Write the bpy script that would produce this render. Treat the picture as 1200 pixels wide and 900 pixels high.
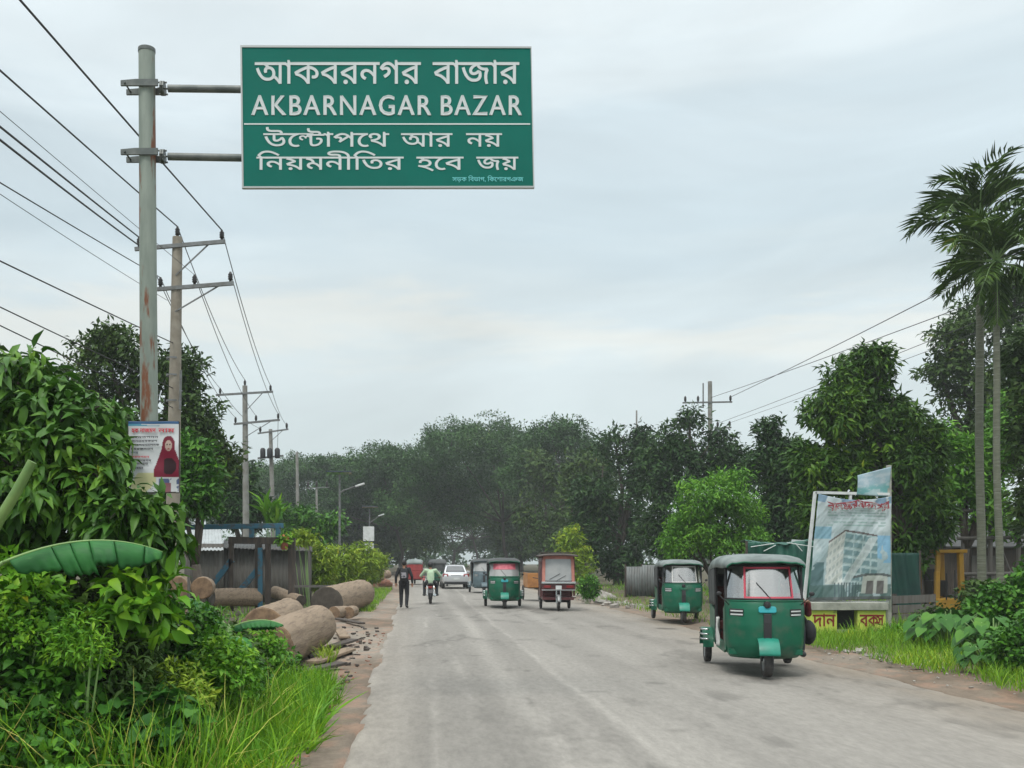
import bpy, math, random
import numpy as np
from mathutils import Vector, Matrix

for o in list(bpy.data.objects): bpy.data.objects.remove(o)
SC = bpy.context.scene
COL = SC.collection
R = math.radians
rng = np.random.default_rng(7)
random.seed(7)

# ------------------------------------------------------------------ camera, sky, sun, exposure
F, VX, HY, EYE = 1150.0, 490.0, 657.0, 1.71      # focal length in photo pixels, vanishing point, eye height
cam_d = bpy.data.cameras.new('camera'); cam = bpy.data.objects.new('camera', cam_d); COL.objects.link(cam)
cam.location = (0, 0, EYE); cam.rotation_euler = (R(90), 0, 0)
cam_d.sensor_fit = 'HORIZONTAL'; cam_d.sensor_width = 36; cam_d.lens = F*36/1200
cam_d.shift_x = (600-VX)/1200; cam_d.shift_y = (HY-450)/1200
cam_d.clip_start = .1; cam_d.clip_end = 3000
SC.camera = cam

SUN_EL, SUN_AZ = 58, 205          # degrees; azimuth measured from +Y clockwise
world = bpy.data.worlds.new('World'); SC.world = world; world.use_nodes = True
nt = world.node_tree; nt.nodes.clear()
def wn(t, **k):
    n = nt.nodes.new(t)
    for a, b in k.items(): setattr(n, a, b)
    return n
L = nt.links.new
sky = wn('ShaderNodeTexSky', sky_type='NISHITA', sun_disc=False)
sky.sun_elevation = R(SUN_EL); sky.sun_rotation = R(SUN_AZ); sky.dust_density = 3.0
tc = wn('ShaderNodeTexCoord'); sep = wn('ShaderNodeSeparateXYZ'); L(tc.outputs['Generated'], sep.inputs[0])
mp = wn('ShaderNodeMapping'); mp.inputs['Scale'].default_value = (1.6, 1.6, 9.0); L(tc.outputs['Generated'], mp.inputs[0])
nz = wn('ShaderNodeTexNoise'); nz.inputs['Scale'].default_value = 1.5; nz.inputs['Detail'].default_value = 6; nz.inputs['Roughness'].default_value = .55
nz.inputs['Distortion'].default_value = .35
L(mp.outputs[0], nz.inputs['Vector'])
ad = wn('ShaderNodeMath', operation='MULTIPLY_ADD'); L(nz.outputs['Fac'], ad.inputs[0]); ad.inputs[1].default_value = .20; 
sb = wn('ShaderNodeMath', operation='SUBTRACT'); L(sep.outputs[2], sb.inputs[0]); sb.inputs[1].default_value = .10
L(sb.outputs[0], ad.inputs[2])
ramp = wn('ShaderNodeValToRGB'); ramp.color_ramp.interpolation = 'EASE'
els = ramp.color_ramp.elements
SKYRAMP = [(0.0, (.72,.80,.82)), (.11, (.74,.83,.86)), (.19, (.76,.84,.875)), (.222, (.86,.89,.88)), (.25, (.74,.83,.88)),
           (.31, (.66,.765,.835)), (.37, (.70,.80,.87)), (.44, (.82,.90,.955)), (.52, (.90,.96,1.0)), (.62, (1.05,1.10,1.13)), (.8, (1.75,1.8,1.83)), (1.0, (2.4,2.45,2.5))]
SKYRAMP = [(p, (c[0]*.985, c[1]*1.005, c[2]*.985)) for p, c in SKYRAMP]
els[0].position, els[0].color = SKYRAMP[0][0], (*SKYRAMP[0][1], 1)
els[1].position, els[1].color = SKYRAMP[-1][0], (*SKYRAMP[-1][1], 1)
for p, c in SKYRAMP[1:-1]:
    e = els.new(p); e.color = (*c, 1)
L(ad.outputs[0], ramp.inputs[0])
nz2 = wn('ShaderNodeTexNoise'); nz2.inputs['Scale'].default_value = 2.2; nz2.inputs['Detail'].default_value = 7; nz2.inputs['Distortion'].default_value = .6
mp2 = wn('ShaderNodeMapping'); mp2.inputs['Scale'].default_value = (1.3, 1.3, 4.5); mp2.inputs['Location'].default_value = (3.1, 0, 1.2); L(tc.outputs['Generated'], mp2.inputs[0]); L(mp2.outputs[0], nz2.inputs['Vector'])
r2 = wn('ShaderNodeMapRange'); r2.inputs['From Min'].default_value = .3; r2.inputs['From Max'].default_value = .72; r2.inputs['To Min'].default_value = 8.9; r2.inputs['To Max'].default_value = 11.2
L(nz2.outputs['Fac'], r2.inputs['Value'])
vm = wn('ShaderNodeVectorMath', operation='SCALE'); L(ramp.outputs[0], vm.inputs[0]); L(r2.outputs[0], vm.inputs['Scale'])
mx = wn('ShaderNodeMix', data_type='RGBA'); mx.inputs[0].default_value = .93
L(sky.outputs[0], mx.inputs['A']); L(vm.outputs[0], mx.inputs['B'])
bg = wn('ShaderNodeBackground'); bg.inputs['Strength'].default_value = .1
L(mx.outputs['Result'], bg.inputs['Color'])
wo = wn('ShaderNodeOutputWorld'); L(bg.outputs[0], wo.inputs['Surface'])

sd = bpy.data.lights.new('sun', 'SUN'); sd.energy = 1.5; sd.angle = R(15); sd.color = (1, .96, .9)
sun = bpy.data.objects.new('sun', sd); COL.objects.link(sun)
sun.rotation_euler = (R(90-SUN_EL), 0, R(180-SUN_AZ))
SC.view_settings.view_transform = 'Standard'; SC.view_settings.look = 'None'
SC.view_settings.exposure = 0.05; SC.view_settings.gamma = 1.0; SC.view_settings.use_curve_mapping = False
SC.cycles.use_denoising = True; SC.cycles.denoising_prefilter = 'ACCURATE'
SC.cycles.max_bounces = 8; SC.cycles.transparent_max_bounces = 16
SC.cycles.volume_bounces = 0

# ------------------------------------------------------------------ helpers
def W(px, py, Y):
    'the place at depth Y that lies behind a photo pixel'
    return Vector(((px-VX)/F*Y, Y, EYE-(py-HY)*Y/F))

def tag(o, label=None, cat=None, group=None, kind=None):
    for k, v in (('label', label), ('category', cat), ('group', group), ('kind', kind)):
        if v: o[k] = v
    return o
def empty(name, loc=(0,0,0), rz=0):
    o = bpy.data.objects.new(name, None); COL.objects.link(o)
    o.location = loc; o.rotation_euler = (0, 0, rz); o.empty_display_size = .1
    return o
def thing(name, label, cat, loc=(0,0,0), rz=0, group=None):
    return tag(empty(name, loc, rz), label, cat, group)

class MB:
    'collects shapes and links them as one mesh object'
    def __init__(s): s.v, s.f = [], []
    def add(s, vs, fs):
        b = len(s.v); s.v += [tuple(v) for v in vs]; s.f += [tuple(i+b for i in f) for f in fs]; return s
    def box(s, c, d, rot=None):
        hx, hy, hz = d[0]/2, d[1]/2, d[2]/2
        vs = [Vector((x, y, z)) for x in (-hx, hx) for y in (-hy, hy) for z in (-hz, hz)]
        if rot is not None: vs = [rot @ v for v in vs]
        c = Vector(c)
        return s.add([v+c for v in vs], [(0,1,3,2),(4,6,7,5),(0,4,5,1),(2,3,7,6),(0,2,6,4),(1,5,7,3)])
    def bar(s, a, b, w, h):
        'a square bar from a to b'
        a, b = Vector(a), Vector(b); d = b-a
        q = d.to_track_quat('Y', 'Z').to_matrix()
        return s.box((a+b)/2, (w, d.length, h), q)
    def tube(s, pts, r, n=8, cap=True):
        pts = [Vector(p) for p in pts]; m = len(pts)
        rs = r if isinstance(r, (list, tuple)) else [r]*m
        rings = []; up = None
        for i, p in enumerate(pts):
            t = (pts[min(i+1, m-1)]-pts[max(i-1, 0)]).normalized()
            if up is None: up = Vector((0,0,1)) if abs(t.z) < .9 else Vector((1,0,0))
            a = t.cross(up).normalized(); b = a.cross(t).normalized(); up = b
            rings.append([p+(a*math.cos(k*2*math.pi/n)+b*math.sin(k*2*math.pi/n))*rs[i] for k in range(n)])
        return s.loft(rings, cap)
    def loft(s, rings, cap=True, closed=True):
        n = len(rings[0]); vs = [v for r in rings for v in r]; fs = []
        for i in range(len(rings)-1):
            for k in range(n if closed else n-1):
                k2 = (k+1) % n
                fs.append((i*n+k, i*n+k2, (i+1)*n+k2, (i+1)*n+k))
        if cap and closed:
            fs.append(tuple(reversed(range(n)))); fs.append(tuple((len(rings)-1)*n+k for k in range(n)))
        return s.add(vs, fs)
    def lathe(s, prof, c=(0,0,0), axis='z', n=24, arc=(0, 2*math.pi)):
        full = abs(arc[1]-arc[0]-2*math.pi) < 1e-6
        m = n if full else n+1; rings = []
        for k in range(m):
            a = arc[0]+(arc[1]-arc[0])*k/n; ca, sa = math.cos(a), math.sin(a)
            ring = []
            for r, h in prof:
                p = {'z': (r*ca, r*sa, h), 'x': (h, r*ca, r*sa), 'y': (r*ca, h, r*sa)}[axis]
                ring.append((p[0]+c[0], p[1]+c[1], p[2]+c[2]))
            rings.append(ring)
        if full: rings.append(rings[0])
        return s.loft(rings, False, False)
    def grid(s, nu, nv, f):
        vs = [f(i/nu, j/nv) for j in range(nv+1) for i in range(nu+1)]
        return s.add(vs, [(j*(nu+1)+i, j*(nu+1)+i+1, (j+1)*(nu+1)+i+1, (j+1)*(nu+1)+i) for j in range(nv) for i in range(nu)])
    def ball(s, c, r, n=12, m=8):
        rr = r if isinstance(r, (tuple, list)) else (r, r, r)
        return s.grid(n, m, lambda u, v: (c[0]+rr[0]*math.cos(2*math.pi*u)*math.sin(math.pi*v), c[1]+rr[1]*math.sin(2*math.pi*u)*math.sin(math.pi*v), c[2]-rr[2]*math.cos(math.pi*v)))
    def prism(s, poly, y0, y1):
        'an outline in x, z made solid from y0 to y1'
        n = len(poly)
        return s.loft([[(p[0], y0, p[1]) for p in poly], [(p[0], y1, p[1]) for p in poly]])
    def build(s, name, mat, parent=None, smooth=False, bevel=0, solid=0, sub=0):
        me = bpy.data.meshes.new(name); me.from_pydata(s.v, [], s.f); me.update()
        if mat: me.materials.append(mat)
        o = bpy.data.objects.new(name, me); COL.objects.link(o)
        if parent: o.parent = parent
        if smooth:
            me.polygons.foreach_set('use_smooth', [True]*len(me.polygons))
        if smooth == 'auto':
            me.set_sharp_from_angle(angle=R(40))
        if solid:
            m = o.modifiers.new('solid', 'SOLIDIFY'); m.thickness = solid; m.offset = 0
        if bevel:
            m = o.modifiers.new('bevel', 'BEVEL'); m.width = bevel; m.segments = 2; m.limit_method = 'ANGLE'; m.angle_limit = R(40)
        if sub:
            m = o.modifiers.new('sub', 'SUBSURF'); m.levels = m.render_levels = sub
        return o

def np_mesh(name, V, Q, mat, parent=None, smooth=False, col=None):
    'one mesh from arrays of points and quads'
    me = bpy.data.meshes.new(name)
    V = np.ascontiguousarray(V, np.float32); Q = np.ascontiguousarray(Q, np.int32)
    me.vertices.add(len(V)); me.vertices.foreach_set('co', V.ravel())
    k = Q.shape[1]
    me.loops.add(Q.size); me.loops.foreach_set('vertex_index', Q.ravel())
    me.polygons.add(len(Q)); me.polygons.foreach_set('loop_start', np.arange(0, Q.size, k, dtype=np.int32))
    if smooth: me.polygons.foreach_set('use_smooth', np.ones(len(Q), bool))
    if col is not None:
        a = me.color_attributes.new('Col', 'FLOAT_COLOR', 'POINT')
        c = np.ones((len(V), 4), np.float32); c[:, :3] = col; a.data.foreach_set('color', c.ravel())
    me.update(calc_edges=True); me.validate()
    if mat: me.materials.append(mat)
    o = bpy.data.objects.new(name, me); COL.objects.link(o)
    if parent: o.parent = parent
    return o

# ---- materials
def nodes(name):
    m = bpy.data.materials.new(name); m.use_nodes = True
    t = m.node_tree; b = t.nodes['Principled BSDF']; return m, t, b
def srgb(c):
    'a colour as it would be picked on a paint card (0-255) to linear'
    return tuple(((x/255+.055)/1.055)**2.4 if x > 10 else x/255/12.92 for x in c)
def M(name, c, rough=.6, metal=0, c2=None, scale=6, amt=(.4,.65), bump=0, bscale=None, stretch=(1,1,1), spec=.5, coat=0, c3=None, scale3=2, amt3=(.55,.62), alpha=1):
    m, t, b = nodes(name)
    b.inputs['Roughness'].default_value = rough; b.inputs['Metallic'].default_value = metal
    b.inputs['Specular IOR Level'].default_value = spec; b.inputs['Coat Weight'].default_value = coat
    b.inputs['Base Color'].default_value = (*c, 1)
    tc = t.nodes.new('ShaderNodeTexCoord'); mp = t.nodes.new('ShaderNodeMapping'); mp.inputs['Scale'].default_value = stretch
    t.links.new(tc.outputs['Object'], mp.inputs[0])
    def noise(sc, det=6):
        n = t.nodes.new('ShaderNodeTexNoise'); n.inputs['Scale'].default_value = sc; n.inputs['Detail'].default_value = det; n.inputs['Roughness'].default_value = .6
        t.links.new(mp.outputs[0], n.inputs['Vector']); return n
    last = None
    def layer(prev, cc, sc, am):
        n = noise(sc); mr = t.nodes.new('ShaderNodeMapRange'); mr.inputs['From Min'].default_value, mr.inputs['From Max'].default_value = am
        t.links.new(n.outputs['Fac'], mr.inputs['Value'])
        x = t.nodes.new('ShaderNodeMix'); x.data_type = 'RGBA'
        t.links.new(mr.outputs[0], x.inputs[0]); x.inputs['B'].default_value = (*cc, 1)
        if prev: t.links.new(prev, x.inputs['A'])
        else: x.inputs['A'].default_value = (*c, 1)
        return x.outputs['Result']
    if c2: last = layer(last, c2, scale, amt)
    if c3: last = layer(last, c3, scale3, amt3)
    if last: t.links.new(last, b.inputs['Base Color'])
    if bump:
        n = noise(bscale or scale*3, 8); bp = t.nodes.new('ShaderNodeBump'); bp.inputs['Strength'].default_value = bump; bp.inputs['Distance'].default_value = .02
        t.links.new(n.outputs['Fac'], bp.inputs['Height']); t.links.new(bp.outputs[0], b.inputs['Normal'])
    return m
LEAFGAIN = (1.62, 1.38, .56)
def M_leaf(name, ca, cb, cc, rough=.5, trans=.25, spec=.2, patch=.5):
    'leaves: each leaf has its own green, and patches of the crown are older or younger'
    m, t, b = nodes(name)
    g = t.nodes.new('ShaderNodeNewGeometry'); r = t.nodes.new('ShaderNodeValToRGB')
    ca, cb, cc = [(c[0]*LEAFGAIN[0], c[1]*LEAFGAIN[1], c[2]*LEAFGAIN[2]) for c in (ca, cb, cc)]
    e = r.color_ramp.elements; e[0].color = (*ca, 1); e[1].color = (*cc, 1); x = e.new(.52); x.color = (*cb, 1); x = e.new(.9); x.color = (*cc, 1); e[-1].color = (cc[0]*2.2, cc[1]*1.1, cc[2]*.9, 1)
    tc = t.nodes.new('ShaderNodeTexCoord'); n = t.nodes.new('ShaderNodeTexNoise'); n.inputs['Scale'].default_value = patch; n.inputs['Detail'].default_value = 3
    t.links.new(tc.outputs['Object'], n.inputs['Vector'])
    mr = t.nodes.new('ShaderNodeMapRange'); mr.inputs['From Min'].default_value = .3; mr.inputs['From Max'].default_value = .7; t.links.new(n.outputs['Fac'], mr.inputs['Value'])
    mm = t.nodes.new('ShaderNodeMix'); mm.inputs[0].default_value = .45
    t.links.new(g.outputs['Random Per Island'], mm.inputs['A']); t.links.new(mr.outputs[0], mm.inputs['B'])
    t.links.new(mm.outputs['Result'], r.inputs[0])
    t.links.new(r.outputs[0], b.inputs['Base Color'])
    b.inputs['Roughness'].default_value = rough; b.inputs['Specular IOR Level'].default_value = spec
    tr = t.nodes.new('ShaderNodeBsdfTranslucent'); t.links.new(r.outputs[0], tr.inputs['Color'])
    ms = t.nodes.new('ShaderNodeMixShader'); ms.inputs[0].default_value = trans*.6
    t.links.new(b.outputs[0], ms.inputs[1]); t.links.new(tr.outputs[0], ms.inputs[2])
    t.links.new(ms.outputs[0], t.nodes['Material Output'].inputs['Surface'])
    return m
def M_col(name, rough=.6, bump=0, spec=.4, noise=.12, nscale=30, stretch=(1,1,1)):
    'a printed or weathered sheet whose pattern is stored on the mesh'
    m, t, b = nodes(name); a = t.nodes.new('ShaderNodeVertexColor'); a.layer_name = 'Col'
    tc = t.nodes.new('ShaderNodeTexCoord'); mp = t.nodes.new('ShaderNodeMapping'); mp.inputs['Scale'].default_value = stretch; t.links.new(tc.outputs['Object'], mp.inputs[0])
    n = t.nodes.new('ShaderNodeTexNoise'); n.inputs['Scale'].default_value = nscale; n.inputs['Detail'].default_value = 8; n.inputs['Roughness'].default_value = .7
    t.links.new(mp.outputs[0], n.inputs['Vector'])
    mr = t.nodes.new('ShaderNodeMapRange'); mr.inputs['To Min'].default_value = 1-noise*2; mr.inputs['To Max'].default_value = 1+noise*2
    t.links.new(n.outputs['Fac'], mr.inputs['Value'])
    v = t.nodes.new('ShaderNodeVectorMath'); v.operation = 'SCALE'; t.links.new(a.outputs['Color'], v.inputs[0]); t.links.new(mr.outputs[0], v.inputs['Scale'])
    t.links.new(v.outputs[0], b.inputs['Base Color'])
    b.inputs['Roughness'].default_value = rough; b.inputs['Specular IOR Level'].default_value = spec
    if bump:
        bp = t.nodes.new('ShaderNodeBump'); bp.inputs['Strength'].default_value = bump; bp.inputs['Distance'].default_value = .02
        n3 = t.nodes.new('ShaderNodeTexNoise'); n3.inputs['Scale'].default_value = nscale*2; n3.inputs['Detail'].default_value = 8; t.links.new(tc.outputs['Object'], n3.inputs['Vector'])
        t.links.new(n3.outputs['Fac'], bp.inputs['Height']); t.links.new(bp.outputs[0], b.inputs['Normal'])
    return m
def M_glass(name, tint=(.75,.8,.8), refl=.42, gcol=(.9,.9,.89), rough=.12):
    'window glass mirroring the pale sky'
    m, t, b = nodes(name)
    tr = t.nodes.new('ShaderNodeBsdfTransparent'); tr.inputs[0].default_value = (*tint, 1)
    gl = t.nodes.new('ShaderNodeBsdfGlossy'); gl.inputs['Roughness'].default_value = rough; gl.inputs['Color'].default_value = (*gcol, 1)
    lw = t.nodes.new('ShaderNodeLayerWeight'); lw.inputs['Blend'].default_value = .25
    mr = t.nodes.new('ShaderNodeMapRange'); mr.inputs['To Min'].default_value = refl; mr.inputs['To Max'].default_value = 1; t.links.new(lw.outputs['Fresnel'], mr.inputs['Value'])
    a = t.nodes.new('ShaderNodeMixShader'); t.links.new(mr.outputs[0], a.inputs[0])
    t.links.new(tr.outputs[0], a.inputs[1]); t.links.new(gl.outputs[0], a.inputs[2])
    t.links.new(a.outputs[0], t.nodes['Material Output'].inputs['Surface'])
    return m

# ---- lettering: outlines of the letters used on the signs (units of 1/500 em)
GLYPHS = {
'আ':(579,"449,311 449,275 399,275 399,0 361,0 350,19 338,36 325,52 310,66 295,79 279,90 291,123 304,115 317,105 331,93 343,80 354,67 362,55 361,69 361,82 361,97 361,275 -5,275 -5,311;188,46 166,47 144,53 123,62 103,75 83,93 65,116 47,144 30,180 15,221 51,233 63,200 76,172 89,148 102,128 117,111 133,99 150,90 169,85 189,84 206,84 221,87 233,92 248,103 258,116 263,132 265,150 263,168 258,184 249,197 238,207 225,213 210,215 196,213 185,208 179,199 177,186 178,177 181,166 143,158 137,177 136,194 138,211 146,225 157,236 172,244 189,248 207,250 225,249 242,244 258,237 271,227 282,215 291,201 298,184 302,167 303,147 302,129 297,113 291,97 281,82 268,70 252,60 234,52 213,47;172,233 167,248 157,261 142,271 122,278 134,301 156,295 173,287 187,279 197,270 207,254 212,234;584,311 584,275 532,275 532,0 493,0 493,240 484,256 474,267 462,273 449,275 444,275 444,311 449,311 462,309 475,303 486,293 495,280 494,291 493,307 493,344 520,344 531,311"),
'ক':(404,"409,311 409,275 246,275 246,245 246,237 246,0 208,0 197,19 183,38 167,56 149,72 129,87 108,99 85,110 62,117 38,122 19,170 51,188 83,204 116,220 149,234 183,247 219,259 208,238 208,275 -5,275 -5,311;208,234 218,219 201,214 183,208 165,201 147,193 130,185 112,177 96,168 80,160 65,152 84,147 103,140 123,131 142,120 160,107 177,93 192,78 205,62 214,45 210,44 208,67 208,95;381,144 379,128 374,113 365,99 353,89 341,83 328,80 312,79 297,80 283,82 286,118 293,117 303,117 323,119 334,126 340,136 342,148 339,165 330,180 316,193 296,204 270,213 240,219 241,257 266,253 289,246 311,237 331,226 347,213 362,198 372,182 378,164"),
'ব':(298,"303,311 303,275 251,275 251,0 212,0 201,19 187,38 171,55 152,71 132,85 111,98 87,108 63,116 38,122 19,170 51,188 84,206 118,222 152,237 188,250 224,262 212,241 212,275 -5,275 -5,311;212,237 223,223 197,214 170,204 143,192 115,180 89,166 65,152 83,147 103,140 123,132 142,121 161,109 179,95 195,80 208,63 219,44 215,44 213,67 212,95"),
'র':(298,"303,311 303,275 251,275 251,0 212,0 201,19 187,38 171,55 152,71 132,85 111,98 87,108 63,116 38,122 19,170 51,188 84,206 118,222 152,237 188,250 224,262 212,241 212,275 -5,275 -5,311;212,237 223,223 197,214 170,204 143,192 115,180 89,166 65,152 83,147 103,140 123,132 142,121 161,109 179,95 195,80 208,63 219,44 215,44 213,67 212,95;93,-3 81,-1 71,5 65,14 62,26 65,38 71,48 81,54 93,56 104,54 114,48 120,38 123,26 120,14 114,5 104,-1"),
'ন':(302,"307,311 307,275 255,275 255,0 216,0 216,122 224,94 213,108 201,122 188,135 175,147 162,156 148,165 134,171 121,174 108,176 91,173 77,166 67,154 64,137 67,123 75,111 88,101 107,92 88,57 69,66 53,77 40,90 31,105 25,121 23,139 24,154 28,167 35,179 48,193 65,204 83,210 102,212 119,211 135,208 150,203 164,196 177,188 190,178 202,167 214,155 226,142 219,140 217,163 216,186 216,275 -5,275 -5,311"),
'গ':(328,"242,0 242,213 252,181 241,197 230,211 220,224 210,236 200,246 191,255 176,265 162,272 147,277 132,278 115,276 101,272 89,264 78,255 69,244 60,233 53,229 62,234 75,239 90,242 108,244 129,241 145,235 158,224 166,212 171,198 173,185 171,166 164,148 153,132 137,116 117,101 91,86 66,123 83,130 99,139 113,148 128,164 133,183 131,193 125,201 114,207 100,209 87,208 76,206 52,196 11,229 22,246 33,261 44,274 56,286 69,296 82,304 97,310 112,313 128,315 144,314 159,311 173,306 187,299 200,290 214,280 227,267 240,252 254,236 245,242 243,263 242,293 242,344 269,344 280,311 333,311 333,275 281,275 281,0"),
'জ':(459,"201,32 181,33 162,36 144,42 126,50 109,62 93,76 78,93 63,114 50,138 37,166 25,197 15,233 53,243 64,204 77,171 91,143 105,120 121,101 139,87 158,77 179,71 202,70 225,71 243,77 258,86 269,98 275,114 277,134 276,148 273,161 265,179 295,179 281,165 266,153 250,143 233,135 215,130 196,128 177,130 161,136 148,145 138,158 131,173 129,192 131,207 136,222 145,237 157,251 175,265 197,277 174,276 149,275 -5,275 -5,311 464,311 464,275 307,275 286,276 268,277 242,265 221,253 204,243 191,232 182,223 175,214 169,202 168,190 170,178 176,170 184,166 194,164 212,166 228,173 238,179 249,188 262,198 305,183 312,158 314,143 315,127 314,111 310,95 304,80 295,67 283,55 267,45 249,38 226,33;401,103 401,86 402,71 405,56 408,40 412,23 418,5 381,-4 375,16 370,35 367,53 364,72 362,91 362,111 362,128 364,144 366,159 371,178 378,194 353,195 332,199 313,204 296,211 281,220 268,230 257,243 246,256 238,272 275,280 285,266 296,254 310,244 328,236 342,232 358,230 376,230 389,230 403,231 423,196 415,181 410,166 406,152 403,137 401,120"),
'উ':(356,"254,311 251,329 244,341 232,347 214,350 144,350 124,350 107,352 94,354 77,360 64,368 52,379 43,394 38,411 37,430 37,443 39,456 76,454 75,443 74,435 76,415 84,401 92,394 104,389 120,386 142,386 204,386 220,385 234,384 246,382 260,376 272,367 280,358 285,345 289,330 290,311;361,311 361,275 178,275 178,186 179,173 183,165 188,160 197,158 206,160 216,164 227,172 239,183 247,193 255,204 265,217 295,221 304,205 313,189 319,173 324,156 327,139 328,123 326,102 322,83 314,66 304,50 290,37 274,27 255,18 233,14 209,12 187,13 167,17 147,24 129,33 111,45 95,61 79,80 64,102 51,129 38,159 26,194 15,233 53,243 65,199 78,162 92,131 107,105 124,85 142,69 162,59 183,52 207,50 231,52 252,59 268,70 280,85 288,102 290,122 288,142 284,160 277,175 268,187 291,196 280,180 270,166 260,154 249,144 239,136 228,129 213,123 197,121 176,124 166,128 159,134 151,142 145,154 142,164 140,178 140,197 140,275 -5,275 -5,311"),
'ল':(366,"371,311 371,275 318,275 318,0 280,0 280,168 282,155 271,169 259,180 246,187 233,190 217,187 210,183 204,177 200,167 199,154 199,144 200,136 168,133 164,152 157,168 147,180 135,190 121,195 107,197 94,196 84,192 75,186 69,178 65,168 64,158 68,140 79,124 90,115 104,107 121,101 107,64 92,69 77,76 64,84 52,93 42,104 34,116 28,129 24,144 23,160 24,174 28,187 34,199 47,213 64,224 76,229 90,232 104,233 121,232 136,229 150,223 162,215 174,205 185,192 177,192 184,206 196,217 211,223 226,226 243,224 257,219 271,210 286,199 281,191 280,212 280,234 280,275 -5,275 -5,311"),
'ট':(284,"289,311 289,275 86,275 86,103 87,84 89,72 95,59 106,51 122,48 141,50 159,58 175,68 190,81 202,97 212,114 218,132 220,150 218,164 212,174 201,180 185,182 172,181 159,179 153,214 173,218 195,220 212,218 228,213 240,204 250,191 256,173 259,152 257,132 252,113 244,94 233,77 221,61 208,48 195,38 181,29 167,22 152,16 136,13 120,12 102,13 88,18 76,24 66,32 59,42 53,55 50,65 48,79 48,96 48,275 -5,275 -5,311;198,311 195,329 188,341 176,347 158,350 111,350 90,350 74,352 60,354 44,360 30,368 18,379 10,394 5,411 3,430 4,442 6,456 43,454 41,444 41,435 43,415 50,401 59,394 70,389 86,386 108,386 147,386 163,385 177,384 189,382 203,376 216,367 223,358 229,345 232,330 234,311"),
'প':(358,"363,311 363,275 311,275 311,0 272,0 272,198 283,166 270,185 257,202 246,217 234,231 224,242 213,252 198,264 183,272 166,276 149,278 130,276 113,271 97,262 83,251 70,238 58,224 54,223 70,230 87,233 105,231 119,226 130,217 137,205 141,193 143,178 143,168 141,160 133,163 144,176 156,188 169,200 231,258 255,232 113,98 84,125 125,164 107,143 92,131 104,149 108,160 110,172 108,183 102,192 93,197 80,199 65,197 49,190 11,226 24,243 38,258 52,272 66,284 81,295 96,303 112,310 128,313 146,315 164,313 180,310 196,304 211,296 225,285 240,273 254,258 268,240 284,221 275,223 273,249 272,279 272,344 299,344 310,311"),
'থ':(323,"328,311 328,275 275,275 275,0 237,0 223,18 208,35 192,52 173,67 154,81 132,94 109,104 84,113 58,119 46,166 72,148 99,142 123,134 146,124 166,113 184,101 201,89 215,76 227,62 238,49 237,72 237,97 237,344 263,344 275,311;106,312 125,311 143,308 158,302 171,294 181,284 190,273 195,260 199,247 200,232 196,208 186,186 168,169 144,154 114,144 79,138 55,143 46,166 72,168 94,172 113,178 128,184 140,192 149,201 157,216 160,233 156,252 146,266 135,272 121,276 105,278 83,275 69,268 61,258 58,247 62,234 67,228 75,223 53,192 36,206 29,215 24,225 20,236 19,249 22,265 29,281 41,294 59,304 72,309 88,312"),
'য়':(313,"318,311 318,275 266,275 266,0 227,0 213,18 197,34 181,49 163,63 143,75 122,85 98,94 71,101 42,106 24,152 57,172 91,190 126,207 113,216 98,225 82,233 65,240 45,246 24,251 40,285 41,275 -5,275 -5,311;227,275 68,275 57,280 71,276 85,271 99,264 113,256 126,249 139,240 155,228 168,216 171,188 133,171 95,152 78,142 62,133 57,140 84,135 109,128 132,120 152,110 172,99 189,86 205,72 221,57 235,42 229,40 228,62 227,86;90,-3 78,-1 69,5 62,14 60,26 62,38 69,48 78,54 90,56 102,54 111,48 118,38 120,26 118,14 111,5 102,-1"),
'ি':(133,"138,311 138,275 86,275 86,0 47,0 47,275 -5,275 -5,311 41,311 25,331 10,352 22,371 34,389 47,406 60,421 76,434 93,444 111,452 133,457 157,459 174,458 191,456 207,452 223,447 239,441 255,433 271,425 287,415 303,404 319,392 335,379 353,366 332,339 309,356 289,372 269,385 251,396 233,406 216,413 199,418 181,421 163,422 145,421 129,418 115,413 102,405 90,397 80,386 70,374 61,361 53,347 64,330 80,311"),
'ম':(311,"316,311 316,275 264,275 264,0 225,0 225,68 234,41 222,58 211,75 199,90 187,104 174,116 161,127 148,134 133,139 118,141 101,138 87,131 77,119 74,103 77,87 86,75 95,68 107,61 122,56 109,17 92,24 78,31 65,40 51,54 41,70 35,86 33,104 34,119 38,132 45,144 58,158 75,168 93,174 112,177 131,175 148,172 164,166 179,157 192,148 204,136 215,123 226,109 236,95 227,93 226,116 225,141 225,275 -5,275 -5,311;150,162 149,156 149,150 111,161 109,179 106,195 101,208 89,223 72,234 57,240 40,244 19,247 26,283 49,277 64,275 78,271 91,267 109,257 123,245 134,229 143,210 147,196 149,179"),
'ী':(133,"138,275 86,275 86,0 47,0 47,275 -5,275 -5,311 47,311 44,332 39,350 30,366 19,379 7,391 -8,400 -25,408 -43,414 -62,419 -83,422 -104,423 -126,424 -145,424 -162,423 -177,421 -196,417 -210,412 -218,405 -221,396 -218,388 -209,384 -183,382 -135,382 -118,381 -104,379 -93,377 -79,371 -68,363 -59,352 -54,340 -51,325 -50,308 -84,308 -87,327 -95,339 -107,345 -127,346 -177,346 -196,347 -213,349 -227,352 -238,357 -249,364 -256,374 -259,384 -261,395 -257,413 -246,428 -228,441 -203,451 -170,457 -129,459 -67,455 -14,443 27,423 58,394 78,357 87,311 138,311"),
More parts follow.
